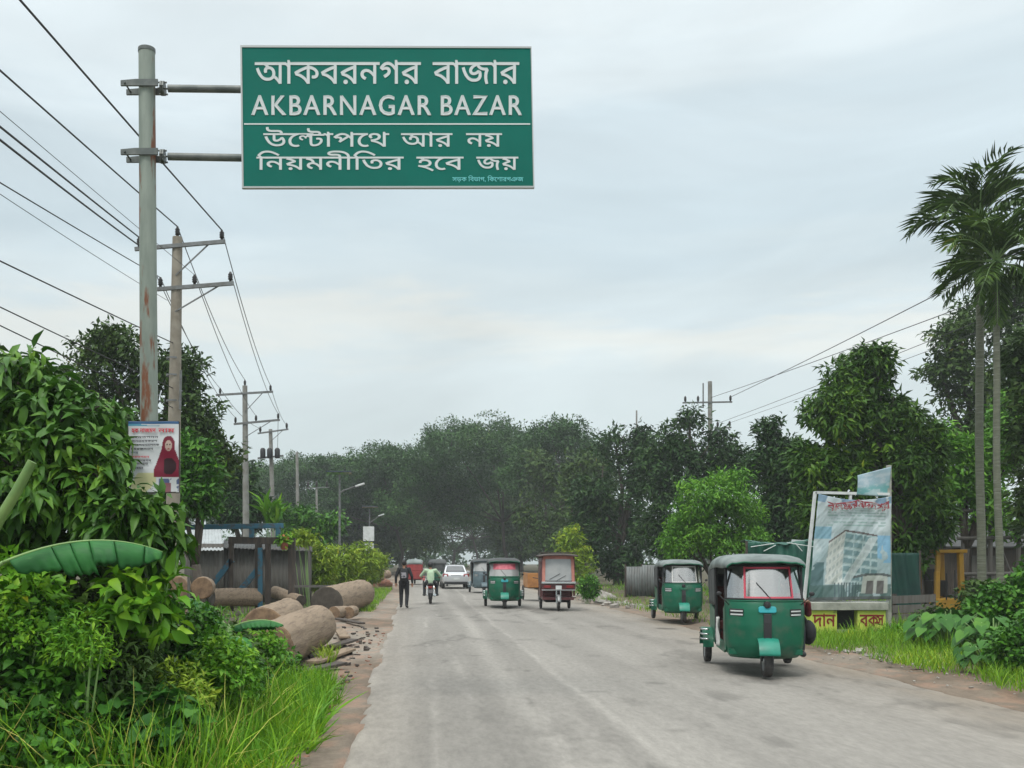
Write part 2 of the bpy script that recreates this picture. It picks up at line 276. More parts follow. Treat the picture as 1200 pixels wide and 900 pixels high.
'ত':(354,"204,25 177,27 151,34 127,45 104,62 83,83 63,111 45,145 29,185 15,233 53,243 65,204 77,170 91,141 105,117 121,97 139,82 158,71 179,65 203,63 224,64 242,69 256,76 268,85 276,96 282,109 285,124 287,139 285,159 279,177 269,193 256,205 240,212 222,215 205,212 193,206 187,196 185,184 186,173 189,161 151,153 146,172 144,190 146,208 154,223 165,234 181,243 199,248 220,250 240,248 258,244 275,236 289,225 301,212 312,196 319,178 324,158 325,137 324,117 319,98 312,80 301,65 288,51 272,40 252,32 229,27;359,311 359,275 -5,275 -5,311"),
'হ':(265,"121,250 146,249 167,244 185,237 200,227 211,216 221,203 227,190 231,176 232,163 229,137 219,115 203,98 181,84 153,75 118,71 123,76 138,71 154,65 171,58 187,49 204,40 221,30 238,19 254,7 270,-5 247,-32 227,-17 208,-4 190,8 173,19 156,29 140,38 123,45 105,53 87,60 67,66 46,72 23,77 31,112 48,107 64,104 82,103 104,102 125,103 144,106 158,111 175,120 185,133 191,146 193,160 190,176 184,190 173,201 159,209 142,213 124,215 107,214 95,212 85,207 79,201 75,194 74,185 75,177 77,169 41,162 37,177 35,192 38,209 46,224 59,235 76,243 90,247 105,249;88,233 83,248 73,261 57,271 37,278 49,301 72,295 88,287 102,279 112,270 122,254 127,234;270,311 270,275 -5,275 -5,311"),
'ে':(173,"178,311 178,275 168,275 152,270 135,260 123,252 111,241 101,230 90,217 82,202 74,186 69,169 65,150 64,131 65,109 69,90 75,74 83,61 91,51 102,44 118,37 134,35 155,37 174,46 192,16 178,7 163,2 148,-2 132,-3 112,-1 93,5 76,14 61,26 49,42 38,60 31,81 26,104 25,130 26,156 31,181 40,204 52,225 65,244 82,261 100,274 119,286 140,294 108,278 89,276 65,275 -5,275 -5,311"),
'া':(133,"138,311 138,275 86,275 86,0 47,0 47,235 40,250 29,264 16,273 -1,275 -5,275 -5,311 3,311 15,309 28,303 39,293 49,280 48,291 47,307 47,344 74,344 85,311"),
'দ':(302,"307,311 307,275 80,275 80,127 73,137 86,151 102,165 118,179 136,191 154,203 174,214 194,225 215,234 238,243 270,211 261,194 255,177 250,160 246,143 245,130 244,117 244,103 244,86 245,71 248,56 251,40 255,23 261,5 224,-4 218,16 213,35 210,53 207,72 205,91 205,111 205,131 208,150 211,167 216,182 227,205 233,203 214,194 195,185 177,175 159,163 141,150 124,137 107,122 89,105 71,88 41,108 41,275 -5,275 -5,311"),
'স':(341,"346,311 346,275 294,275 294,0 255,0 255,177 267,145 257,158 248,168 240,177 229,185 218,188 205,184 199,178 192,168 172,134 163,119 155,105 147,94 136,80 124,71 110,65 94,64 81,65 68,69 56,76 44,87 35,97 27,108 18,122 48,141 60,121 71,109 80,103 90,102 98,103 106,107 114,114 123,125 130,135 137,147 145,161 156,177 165,193 173,206 181,214 194,222 208,225 223,222 237,215 247,208 257,199 268,187 258,187 256,208 255,229 255,275 -5,275 -5,311;136,136 132,157 129,175 125,190 118,207 107,221 92,231 73,238 57,241 39,245 19,248 27,286 54,275 71,272 87,268 101,264 118,256 132,246 142,233 150,218 153,206 156,193 158,178"),
'শ':(339,"344,311 344,275 291,275 291,0 252,0 252,256 255,266 253,284 252,304 252,344 279,344 291,311;181,315 199,313 217,307 232,298 246,286 258,271 267,255 265,202 254,224 242,243 229,258 214,269 198,276 182,278 164,275 150,267 141,254 138,236 142,217 154,203 167,196 185,191 207,189 203,150 182,152 164,157 149,164 136,172 125,182 118,194 112,207 109,221 108,237 109,254 112,268 118,281 130,296 145,306 162,312;39,315 52,314 66,311 78,306 90,299 100,290 109,279 116,265 120,249 121,231 120,217 117,204 111,192 103,180 93,170 80,162 65,155 47,151 27,150 24,189 40,190 53,192 64,196 76,203 85,213 89,224 91,234 87,252 78,266 67,273 54,277 38,278 20,277 -1,273 -5,310 18,314"),
'ভ':(361,"211,22 190,23 169,26 150,32 131,41 114,52 97,67 81,85 66,107 52,132 38,161 26,195 15,233 53,243 65,201 79,166 93,136 109,112 126,92 145,78 165,68 187,62 210,60 227,61 242,64 255,69 272,80 284,95 292,113 294,134 293,148 291,161 283,182 271,199 295,238 307,220 316,202 323,185 328,167 331,150 332,133 330,113 326,94 318,76 307,61 294,47 277,36 258,28 236,23;192,142 173,144 156,149 143,158 133,170 127,184 125,201 125,212 128,224 136,243 176,231 169,219 166,203 168,191 174,184 182,179 193,178 204,178 214,182 225,187 237,197 245,206 254,218 264,233 295,238 291,211 282,197 272,184 263,173 247,160 231,150 212,144;366,311 366,275 -5,275 -5,311"),
'ঞ':(510,"256,314 274,313 289,310 302,304 312,297 321,288 327,278 331,265 332,248 334,238 334,145 331,137 333,116 334,95 334,0 296,0 291,14 285,25 276,33 266,39 254,42 241,44 207,42 175,37 157,36 136,35 118,36 100,39 81,44 62,53 52,61 42,72 34,84 28,100 24,118 23,139 25,164 29,189 68,183 64,165 62,140 64,120 69,105 76,93 86,84 98,78 111,75 138,72 154,72 169,74 184,76 198,79 214,80 231,81 251,79 268,74 283,66 295,53 295,232 294,247 293,258 285,271 273,277 257,279 239,277 223,271 207,261 194,250 182,237 174,223 168,209 167,197 169,186 177,177 185,174 196,173 207,173 217,174 221,139 207,136 188,135 172,137 158,142 145,150 135,162 129,177 127,196 128,209 132,223 137,237 145,250 154,263 166,275 178,286 192,295 207,303 223,309 239,313;412,304 431,302 448,296 461,288 471,276 477,262 480,247 478,233 474,219 466,205 452,192 439,184 422,177 401,172 393,206 408,209 421,214 430,220 439,231 442,243 439,254 432,263 422,267 410,269 395,267 380,261 367,252 354,240 342,225 331,208 329,261 341,274 354,284 367,293 380,299 395,302;412,84 392,85 376,89 362,97 350,106 339,117 330,130 310,174 331,200 336,183 342,168 350,155 362,139 377,128 393,120 410,118 423,120 434,125 442,134 445,147 442,159 436,170 425,179 409,187 437,207 448,201 458,195 468,186 476,175 481,161 483,146 481,130 475,115 465,102 451,92 439,87 426,84"),
'ড়':(356,"361,311 361,275 178,275 178,186 179,173 183,165 188,160 197,158 206,160 216,164 227,172 239,183 247,193 255,204 265,217 295,221 304,205 313,189 319,173 324,156 327,139 328,123 326,102 322,83 314,66 304,50 290,37 274,27 255,18 233,14 209,12 187,13 167,17 147,24 129,33 111,45 95,61 79,80 64,102 51,129 38,159 26,194 15,233 53,243 65,199 78,162 92,131 107,105 124,85 142,69 162,59 183,52 207,50 231,52 252,59 268,70 280,85 288,102 290,122 288,142 284,160 277,175 268,187 291,196 280,180 270,166 260,154 249,144 239,136 228,129 213,123 197,121 176,124 166,128 159,134 151,142 145,154 142,164 140,178 140,197 140,275 -5,275 -5,311;182,-75 170,-72 160,-67 154,-57 152,-46 154,-34 160,-24 170,-18 182,-16 193,-18 203,-24 209,-34 212,-46 209,-57 203,-67 193,-73"),
'ড':(356,"361,311 361,275 178,275 178,186 179,173 183,165 188,160 197,158 206,160 216,164 227,172 239,183 247,193 255,204 265,217 295,221 304,205 313,189 319,173 324,156 327,139 328,123 326,102 322,83 314,66 304,50 290,37 274,27 255,18 233,14 209,12 187,13 167,17 147,24 129,33 111,45 95,61 79,80 64,102 51,129 38,159 26,194 15,233 53,243 65,199 78,162 92,131 107,105 124,85 142,69 162,59 183,52 207,50 231,52 252,59 268,70 280,85 288,102 290,122 288,142 284,160 277,175 268,187 291,196 280,180 270,166 260,154 249,144 239,136 228,129 213,123 197,121 176,124 166,128 159,134 151,142 145,154 142,164 140,178 140,197 140,275 -5,275 -5,311"),
'A':(334,"181,343 147,343 0,0 50,0 93,101 238,101 284,0 334,0;163,268 218,145 112,145"),
'K':(328,"143,180 291,341 230,341 87,185 87,341 38,341 38,0 87,0 87,169 260,0 328,0"),
'B':(282,"38,0 155,0 223,14 260,49 272,91 262,132 233,163 190,180 190,181 219,198 236,223 242,254 231,296 196,328 137,341 38,341;87,297 132,297 167,290 186,273 191,250 183,219 159,201 119,195 87,195;87,151 146,151 188,144 213,126 221,98 215,73 192,52 148,44 87,44"),
'R':(302,"39,341 39,0 88,0 88,148 108,148 133,143 161,121 199,70 244,0 302,0 283,27 269,47 256,68 231,106 207,138 180,162 211,181 230,210 237,246 223,296 184,329 125,341;88,299 119,299 157,293 179,275 186,248 181,220 160,200 119,192 88,192"),
'N':(391,"353,341 307,341 307,77 76,341 37,341 37,0 83,0 83,263 311,0 353,0"),
'G':(370,"337,168 222,168 222,124 288,124 288,54 264,47 239,42 214,41 142,57 93,103 76,170 93,237 140,283 207,301 248,297 289,285 330,267 330,317 283,334 245,343 208,346 114,322 49,259 25,169 49,79 113,18 207,-5 251,-2 293,7 337,24"),
'Z':(323,"225,297 8,0 316,0 316,44 99,44 316,341 22,341 22,297"),
',':(109,"30,-59 62,-42 82,-16 88,13 84,39 71,55 53,62 37,58 27,48 23,33 30,13 48,5 49,-15 43,-34 30,-50")}
def fill_letter(gl):
    'triangles inside the outlines of one letter (non-zero winding, so strokes may cross)'
    from mathutils.geometry import delaunay_2d_cdt
    vs, es = [], []
    for q in gl:
        b = len(vs); vs += [Vector(p) for p in q]; es += [(b+i, b+(i+1) % len(q)) for i in range(len(q))]
    v, e, f, *_ = delaunay_2d_cdt(vs, es, [], 0, 1e-3)
    def wind(x, y):
        w = 0
        for q in gl:
            for (ax, ay), (bx, by) in zip(q, q[1:]+q[:1]):
                if (ay > y) != (by > y):
                    if (bx-ax)*(y-ay)/(by-ay)+ax > x: w += 1 if by > ay else -1
        return w
    keep = [t for t in f if wind(sum(v[k].x for k in t)/3, sum(v[k].y for k in t)/3)]
    return v, keep
def lettering(name, tokens, mat, parent, x0, x1, z0, h, y, fat=0, depth=.002):
    '''one word standing in the x-z plane, fitted between x0 and x1, base line z0, letter height h.
    tokens: string, or list of (letter, x scale, z scale, z shift, kern)'''
    toks = [(c, 1, 1, 0, 0) for c in tokens] if isinstance(tokens, str) else [t if isinstance(t, tuple) else (t, 1, 1, 0, 0) for t in tokens]
    glyphs = []; pen = 0; xmin, xmax = 1e9, -1e9
    latin = toks[0][0] < '\u0100'
    for c, sx, sz, dz, kern in toks:
        pen += kern
        if c == ' ': pen += 140; continue
        adv, s = GLYPHS[c]; gl = []
        for sp in s.split(';'):
            pts = [tuple(map(int, p.split(','))) for p in sp.split()]
            q = [(pen+p[0]*sx, p[1]*sz+dz) for p in pts]
            gl.append(q); xmin = min(xmin, min(p[0] for p in q)); xmax = max(xmax, max(p[0] for p in q))
        pen += adv*sx+(42 if latin else 0); glyphs.append(gl)
    kx = (x1-x0)/(xmax-xmin); kz = h/(341 if latin else 311)
    mb = MB()
    for gi, gl in enumerate(glyphs):
        v, f = fill_letter(gl)
        mb.add([(x0+(p.x-xmin)*kx, y-depth-(gi % 5)*.00015, z0+p.y*kz) for p in v], f)
    if fat:                                        # rounded edge along each outline: heavier strokes
        for gl in glyphs:
            for q in gl:
                pts = [Vector((x0+(a-xmin)*kx, y-depth*.5+random.uniform(-.0002, .0002), z0+b*kz)) for a, b in q]
                mb.tube(pts+pts[:2], fat, 6, False)
    o = mb.build(name, mat, parent); return o

# ---- leaves
T_DIAMOND = (np.array([(0,0,0),(-.5,.45,.06),(0,1,-.05),(.5,.45,.06)], float), np.array([(0,3,2,1)]))
T_LEAF = (np.array([(0,0,0),(-.5,.42,.1),(0,.45,0),(.5,.42,.1),(0,1,-.12)], float), np.array([(0,2,4,1),(0,3,4,2)]))
T_BIG = (
    np.array([(-.06,0,0),(0,0,-.02),(.06,0,0),(-.42,.25,.08),(0,.25,0),(.42,.25,.08),(-.40,.6,.02),(0,.62,-.06),(.40,.6,.02),(-.03,1,-.3),(0,1.02,-.31),(.03,1,-.3)], float),
    np.array([(0,1,4,3),(1,2,5,4),(3,4,7,6),(4,5,8,7),(6,7,10,9),(7,8,11,10)]))
T_BLADE = (np.array([(-.5,0,0),(.5,0,0),(.42,.4,-.05),(-.42,.4,-.05),(.28,.75,-.2),(-.28,.75,-.2),(.03,1,-.45),(-.03,1,-.45)], float),
           np.array([(0,1,2,3),(3,2,4,5),(5,4,6,7)]))
T_HEART = (np.array([(0,0,0),(-.34,-.16,.03),(-.5,.1,.06),(-.42,.42,.04),(0,.4,-.02),(.42,.42,.04),(.5,.1,.06),(.34,-.16,.03),(0,1,-.15)], float),
           np.array([(0,4,2,1),(2,4,8,3),(0,7,6,4),(4,6,5,8)]))
def unit(a): return a/np.maximum(np.linalg.norm(a, axis=-1, keepdims=True), 1e-9)
def leaves(P, D, N, ln, wd, T):
    D = unit(D); N = unit(N-(N*D).sum(1, keepdims=True)*D); S = np.cross(D, N)
    tv, tf = T; n = len(P); m = len(tv)
    ln = np.broadcast_to(ln, n)[:, None, None]; wd = np.broadcast_to(wd, n)[:, None, None]
    V = P[:, None]+tv[None, :, 0, None]*wd*S[:, None]+tv[None, :, 1, None]*ln*D[:, None]+tv[None, :, 2, None]*ln*N[:, None]
    Q = tf[None]+(np.arange(n)*m)[:, None, None]
    return V.reshape(-1, 3), Q.reshape(-1, 4)
class LeafSet:
    def __init__(s): s.V, s.Q, s.n = [], [], 0
    def add(s, V, Q): s.V.append(V); s.Q.append(Q+s.n); s.n += len(V)
    def build(s, name, mat, parent=None, org=(0,0,0), smooth=False):
        return np_mesh(name, np.concatenate(s.V)-np.array(org), np.concatenate(s.Q), mat, parent, smooth)
def rv(n): return unit(rng.normal(size=(n, 3)))
def cloud(ls, lobes, clumps, per, ln, wd, T=T_LEAF, spread=.2, droop=.3, shell=.45, up=.8, jit=.7, side=1.0):
    'leaf clumps through the volume of a set of ellipsoids'
    lb = np.array(lobes, float); vol = (lb[:, 3]*lb[:, 4]*lb[:, 5])**(2/3); pr = vol/vol.sum()
    k = rng.choice(len(lb), clumps, p=pr)
    v = rv(clumps); r = shell+(1-shell)*np.sqrt(rng.random(clumps)); r *= rng.uniform(.86, 1.1, clumps)
    C = lb[k, :3]+v*r[:, None]*lb[k, 3:6]; O = unit(v/lb[k, 3:6])
    C = np.repeat(C, per, 0); O = np.repeat(O, per, 0); n = len(C)
    P = C+rv(n)*(rng.random(n)**.4*1.75*spread)[:, None]*np.array([1, 1, .7])
    D = O*.55*side+rv(n)*.9+np.array([0, 0, -droop]); D[:, 2] *= .8
    N = np.array([0, 0, up])+O*.5+rv(n)*jit
    s = rng.uniform(.65, 1.25, n)
    ls.add(*leaves(P, D, N, ln*s, wd*s, T))
def limbs(mb, base, lobes, r0, fork=.45, n=8, wob=.12):
    'a trunk with a limb towards each lobe'
    b = Vector(base); top = Vector(np.mean([l[:3] for l in lobes], axis=0))
    fz = b.z+(top.z-b.z)*fork
    f = Vector((b.x+(top.x-b.x)*fork*.6, b.y+(top.y-b.y)*fork*.6, fz))
    m = (b+f)/2+Vector((random.uniform(-1, 1)*wob, random.uniform(-1, 1)*wob, 0))
    mb.tube([b-Vector((0,0,.1)), b+Vector((0,0,.25)), m, f], [r0*1.35, r0*1.05, r0*.9, r0*.8], n)
    for l in lobes:
        e = Vector(l[:3]); mid = f.lerp(e, .5)+Vector((random.uniform(-.4, .4)*l[3]*.5, random.uniform(-.3, .3)*l[4]*.4, abs(e.z-f.z)*.08))
        mb.tube([f-Vector((0,0,r0*.6)), f.lerp(mid, .6), mid, e, e+Vector((random.uniform(-.5,.5)*l[3], random.uniform(-.5,.5)*l[4], l[5]*.6))], [r0*.6, r0*.45, r0*.36, r0*.2, r0*.06], 6)
def sublobes(lobes, k=7, s=(.36, .6)):
    'break big ellipsoids into bunches so the outline is uneven and gaps show'
    out = []
    for l in lobes:
        for i in range(k):
            v = rv(1)[0]; r = .62*random.uniform(.7, 1.25); f = random.uniform(*s)
            out.append((l[0]+v[0]*r*l[3], l[1]+v[1]*r*l[4], l[2]+v[2]*r*l[5], l[3]*f, l[4]*f, l[5]*f*.85))
    return out
def tree(name, label, base, lobes, mat, clumps, per, ln, wd, r0, T=T_LEAF, bark=None, cat='tree', group=None, fork=.45, trunkname='trunk', **kw):
    t = thing(name, label, cat, base, 0, group)
    lo = [(l[0]-base[0], l[1]-base[1], l[2]-base[2], *l[3:]) for l in lobes]
    ls = LeafSet(); cloud(ls, sublobes(lo), clumps, per, ln, wd, T, **kw); ls.build('crown', mat, t)
    mb = MB(); limbs(mb, (0,0,0), lo, r0, fork); mb.build(trunkname, bark or m_bark, t, smooth=True)
    return t
def lobe(px, py, Y, rpx, rpy=None, rd=None, dY=0):
    'an ellipsoid of leaves given by where it shows in the photo'
    c = W(px, py, Y+dY); k = Y/F
    rx = rpx*k; rz = (rpy or rpx)*k
    return (c.x, c.y, c.z, rx, rd or max(rx*.8, .3), rz)
# ------------------------------------------------------------------ materials
def dark(c, k): return tuple(x*k for x in c)
m_paint_pole = M('weathered_pole_paint', (.26,.30,.26), .6, c2=(.18,.215,.185), scale=2.2, stretch=(3,3,.6), c3=(.17,.06,.025), scale3=2.4, amt3=(.55,.62), bump=.15)
m_arm = M('dark_galvanised', (.10,.115,.11), .5, .3, c2=(.17,.18,.17), scale=7)
m_green_sign = M('sign_green', (.003,.15,.115), .65, c2=(.004,.13,.10), scale=1.5, amt=(.3,.7), spec=.15)
m_sign_edge = M('sign_rim', (.42,.44,.43), .45, .4)
m_white_letter = M('sign_letters', (.62,.66,.66), .6)
m_cyan_letter = M('small_sign_letters', (.15,.6,.6), .6)
m_concrete = M('pole_concrete', (.30,.27,.22), .85, c2=(.22,.19,.15), scale=3, bump=.2)
m_concrete_g = M('pole_concrete_grey', (.27,.27,.25), .85, c2=(.20,.19,.17), scale=3, bump=.2)
m_steel = M('galvanised_steel', (.20,.21,.215), .55, .35, c2=(.14,.14,.13), scale=9)
m_insul = M('brown_porcelain', (.02,.016,.015), .3)
m_wire = M('cable', (.03,.03,.032), .6)
m_bark = M('bark', (.085,.07,.055), .9, c2=(.05,.042,.035), scale=9, stretch=(3,3,.6), bump=.6)
m_barkp = M('palm_bark', (.16,.17,.12), .85, c2=(.09,.10,.07), scale=14, stretch=(.3,.3,3), c3=(.20,.205,.17), scale3=7, bump=.5)
m_timber = M('log_bark', (.29,.222,.16), .9, c2=(.13,.095,.07), scale=4.5, amt=(.45,.75), stretch=(3,.22,3), c3=(.34,.26,.19), scale3=2.2, amt3=(.55,.7), bump=1.0, bscale=9, spec=.2)
m_logend = M('log_end', (.30,.20,.12), .9, c2=(.14,.09,.06), scale=5, bump=.4)
def ringed(m, sc):
    'year rings round the middle of a sawn end'
    t = m.node_tree; b = t.nodes['Principled BSDF']; src = b.inputs['Base Color'].links[0].from_socket
    tc = t.nodes.new('ShaderNodeTexCoord'); w = t.nodes.new('ShaderNodeTexWave'); w.wave_type = 'RINGS'; w.rings_direction = 'SPHERICAL'
    w.inputs['Scale'].default_value = sc; w.inputs['Distortion'].default_value = 2.5; w.inputs['Detail'].default_value = 3; t.links.new(tc.outputs['Object'], w.inputs['Vector'])
    mr = t.nodes.new('ShaderNodeMapRange'); mr.inputs['To Min'].default_value = .78; mr.inputs['To Max'].default_value = 1.1; t.links.new(w.outputs['Fac'], mr.inputs['Value'])
    v = t.nodes.new('ShaderNodeVectorMath'); v.operation = 'SCALE'; t.links.new(src, v.inputs[0]); t.links.new(mr.outputs[0], v.inputs['Scale']); t.links.new(v.outputs[0], b.inputs['Base Color'])
ringed(m_logend, 17)
m_logend_d = M('weathered_log_end', (.10,.085,.07), .9, c2=(.06,.05,.04), scale=5, bump=.4)
ringed(m_logend_d, 17)
m_darkwood = M('dark_timber', (.055,.045,.04), .85, c2=(.09,.07,.055), scale=5, stretch=(3,3,.4), bump=.4)
m_oldwood = M('old_boards', (.13,.125,.115), .85, c2=(.10,.09,.08), scale=5, stretch=(4,4,.3), bump=.4)
m_bluesteel = M('blue_paint_worn', (.03,.13,.20), .55, c2=(.06,.09,.11), scale=5, amt=(.5,.6), c3=(.13,.07,.045), scale3=6, amt3=(.6,.66))
m_tin = M('corrugated_tin', (.20,.22,.22), .55, .3, c2=(.13,.13,.125), scale=1.6, stretch=(2,2,.6), c3=(.17,.10,.06), scale3=2.3, amt3=(.62,.72))
m_tin_w = M('pale_tin', (.42,.45,.46), .5, .1, c2=(.32,.34,.34), scale=2)
m_tin_d = M('dark_tin', (.085,.09,.09), .7, .2, c2=(.05,.05,.05), scale=2)
m_tarp = M('green_tarpaulin', (.012,.105,.07), .55, c2=(.008,.07,.05), scale=2.5, bump=.3, bscale=4)
m_tarp_d = M('dark_green_cloth', (.006,.055,.04), .7, c2=(.005,.035,.03), scale=2.5)
m_yellow = M('yellow_machine_paint', (.50,.27,.02), .5, c2=(.40,.22,.03), scale=4)
m_rubber = M('rubber', (.022,.022,.023), .85, c2=(.07,.065,.06), scale=8)
m_black = M('black_plastic', (.018,.018,.02), .5)
m_dull = M('dark_interior', (.012,.012,.013), .9)
m_chrome = M('chrome', (.62,.64,.65), .22, 1)
m_rim = M('rim', (.30,.31,.31), .5, .6)
m_lens = M('headlamp_lens', (.75,.78,.78), .12, .2, coat=.5)
m_redlens = M('red_lens', (.22,.01,.012), .25, coat=.5)
m_greenbody = M('rickshaw_green', (.003,.115,.06), .42, c2=(.004,.09,.05), scale=2.2, c3=(.075,.105,.075), scale3=2.6, amt3=(.52,.75), coat=.1, spec=.3, bump=.12, bscale=3)
m_greenlight = M('rickshaw_teal', (.012,.23,.16), .4, c2=(.012,.17,.12), scale=5)
m_cyan = M('cyan_lamp_board', (.02,.32,.36), .35)
m_roofblk = M('rickshaw_canvas', (.045,.05,.05), .75, c2=(.08,.085,.085), scale=3, bump=.3, bscale=12)
m_roofgrey = M('rickshaw_roof_grey', (.20,.235,.225), .6, c2=(.11,.135,.13), scale=2.5, bump=.2, bscale=8)
m_roofgrn = M('rickshaw_roof_green', (.02,.13,.09), .55, c2=(.05,.17,.13), scale=3)
m_tape = M('red_tape', (.50,.055,.09), .5)
m_pinkband = M('pink_sticker', (.62,.16,.20), .5, c2=(.5,.08,.12), scale=9)
m_seat = M('seat_vinyl', (.10,.02,.02), .55)
m_maroon = M('maroon_paint', (.115,.022,.025), .4, coat=.2, c2=(.075,.02,.02), scale=4)
m_pink = M('salmon_paint', (.50,.20,.16), .45, c2=(.40,.15,.12), scale=5)
m_redpaint = M('faded_red_paint', (.38,.05,.05), .5, c2=(.27,.04,.04), scale=4)
m_orange = M('orange_boards', (.45,.20,.06), .65, c2=(.32,.14,.05), scale=5)
m_silver = M('silver_car_paint', (.56,.57,.59), .3, .35, coat=.6)
m_carglass = M('dark_car_glass', (.025,.03,.034), .06, coat=.6, spec=.8)
m_glass = M_glass('dusty_glass')
m_glass_far = M('dust_coated_glass', (.26,.27,.27), .15, c2=(.34,.34,.33), scale=1.5, coat=1, spec=.8)
m_glass_pale = M_glass('clean_glass', refl=.36)
m_skin = M('skin', (.30,.16,.10), .55)
m_hair = M('black_hair', (.012,.010,.010), .6)
m_blackcloth = M('black_cloth', (.014,.015,.018), .85)
m_navy = M('dark_trousers', (.025,.028,.035), .85)
m_limeshirt = M('pale_green_shirt', (.46,.60,.42), .8, c2=(.36,.48,.33), scale=5)
m_whitecloth = M('white_cloth', (.60,.60,.58), .85)
m_redcloth = M('dark_red_cloth', (.17,.025,.03), .85, c2=(.11,.02,.025), scale=8)
m_greycloth = M('grey_cloth', (.16,.16,.17), .85)
m_brick = M('brick_dust', (.30,.14,.09), .9, c2=(.20,.11,.08), scale=8)
m_stone = M('pale_rubble', (.38,.36,.33), .9, c2=(.25,.23,.2), scale=6, bump=.4)
m_donate = M('yellow_green_paint', (.54,.62,.09), .75, c2=(.46,.56,.10), scale=5, c3=(.22,.26,.08), scale3=3)
m_plaster = M('stained_plaster', (.40,.40,.35), .85, c2=(.24,.25,.21), scale=4, bump=.2)
m_redletter = M('red_painted_letters', (.22,.018,.015), .7)
m_redletter2 = M('bright_red_print', (.60,.05,.07), .6)
m_white = M('white_paint', (.66,.68,.68), .6, c2=(.52,.54,.53), scale=4)
m_flower_o = M('orange_flower', (.65,.13,.05), .6, c2=(.6,.25,.12), scale=30)
m_pot = M('clay_pot', (.35,.10,.06), .8)
m_solar = M('solar_panel', (.02,.03,.06), .2, coat=.4)

lf_near = M_leaf('leaf_broad', (.016,.058,.022), (.036,.115,.034), (.085,.20,.045), .45, .22, .25, patch=1.2)
lf_mid = M_leaf('leaf_dark', (.018,.045,.024), (.030,.072,.034), (.052,.105,.040), .5, .2, patch=.5)
lf_darkblue = M_leaf('leaf_darkest', (.010,.036,.024), (.018,.056,.034), (.036,.088,.040), .5, .15, patch=.4)
lf_mango = M_leaf('leaf_mango', (.016,.05,.022), (.032,.095,.030), (.085,.19,.042), .45, .2, patch=.6)
lf_bright = M_leaf('leaf_bright', (.035,.13,.035), (.07,.21,.05), (.13,.31,.07), .5, .35, patch=.7)
lf_yellow = M_leaf('leaf_yellowgreen', (.07,.15,.03), (.13,.24,.045), (.24,.33,.08), .5, .35, patch=1)
lf_lime = M_leaf('leaf_lime', (.035,.14,.025), (.075,.22,.035), (.16,.33,.05), .42, .35, patch=2)
lf_bush = M_leaf('leaf_bush', (.015,.065,.018), (.035,.13,.030), (.085,.235,.045), .42, .25, patch=2.2)
lf_rain = M_leaf('leaf_raintree', (.014,.048,.030), (.022,.072,.038), (.042,.11,.05), .55, .2, patch=.12)
lf_palm = M_leaf('leaf_palm', (.017,.047,.02), (.034,.083,.029), (.068,.145,.042), .45, .22, patch=.8)
lf_grass = M_leaf('grass_blades', (.035,.125,.018), (.085,.235,.03), (.20,.36,.06), .5, .35, patch=1.3)
lf_grass_r = M_leaf('verge_grass', (.04,.13,.02), (.09,.225,.033), (.20,.34,.06), .55, .35, patch=.8)
lf_dry = M_leaf('dry_blades', (.20,.26,.12), (.30,.36,.20), (.42,.44,.30), .6, .3)
lf_banana = M('banana_leaf', (.03,.15,.035), .5, c2=(.015,.085,.024), scale=3, stretch=(1,6,1), spec=.2, c3=(.05,.19,.04), scale3=1.5)
m_midrib = M('leaf_midrib', (.22,.36,.12), .5)
lf_taro = M_leaf('leaf_taro', (.012,.06,.022), (.028,.11,.034), (.06,.17,.045), .5, .2, .2, patch=2)

# ------------------------------------------------------------------ ground, road, haze
def sstep(a, b, x):
    t = np.clip((x-a)/(b-a), 0, 1); return t*t*(3-2*t)
def vnoise(x, y, s=0):
    'smooth value noise for relief and wear'
    x = np.asarray(x, float)+s*17.3; y = np.asarray(y, float)+s*9.1
    xi, yi = np.floor(x), np.floor(y); fx, fy = x-xi, y-yi
    fx = fx*fx*(3-2*fx); fy = fy*fy*(3-2*fy)
    def h(a, b):
        n = np.sin(a*127.1+b*311.7+s*7.7)*43758.5453; return n-np.floor(n)
    return (h(xi, yi)*(1-fx)+h(xi+1, yi)*fx)*(1-fy)+(h(xi, yi+1)*(1-fx)+h(xi+1, yi+1)*fx)*fy
def fbm(x, y, s=0, o=4):
    v = 0; a = .5
    for i in range(o): v = v+a*vnoise(x*2**i, y*2**i, s+i); a *= .5
    return v/(1-.5**o)
def edge_l(y): return -.63+.07*sstep(14, 8, y)-.0045*np.maximum(y-8, 0)+(.26*(fbm(y*.45, y*0, 1, 3)-.5)+.12*(fbm(y*1.7, y*0, 2, 2)-.5))*(.35+.65*sstep(8, 16, y))
def edge_r(y): return 7.05+.40*(fbm(y*.4, y*0, 3)-.5)+.16*(fbm(y*2.1, y*0, 4)-.5)

ys = np.concatenate([np.arange(-12, 5, 1.0), np.arange(5, 45, .14), np.arange(45, 90, .8), np.arange(90, 300, 5)])
us = np.concatenate([[-.012, -.006], np.linspace(0, 1, 91), [1.006, 1.012]])
U, Y = np.meshgrid(us, ys); EL, ER = edge_l(Y), edge_r(Y)
X = EL+(ER-EL)*U
Z = .05*(1-(2*np.clip(U, 0, 1)-1)**2)-.05+.008*(fbm(X*1.2, Y*.8, 5)-.5)
crumble = np.where((U < 0) | (U > 1), 1, 0)*(.05+.03*fbm(X*3, Y*3, 6))
Z = Z-crumble*np.where((U < -.01) | (U > 1.01), 1, .35)
def ridge(x0, w, amp, wob, s):
    return amp*np.exp(-((X-x0-wob*(fbm(Y*.12, Y*0, s)-.5))/w)**2)
dust = (.34*(fbm(X*.9, Y*.05, 8)-.5)+.28*(fbm(X*3.2, Y*.12, 9)-.5)+.26*(fbm(X*.35, Y*.12, 10)-.5)+.12*(fbm(X*1.6, Y*.9, 40)-.5))
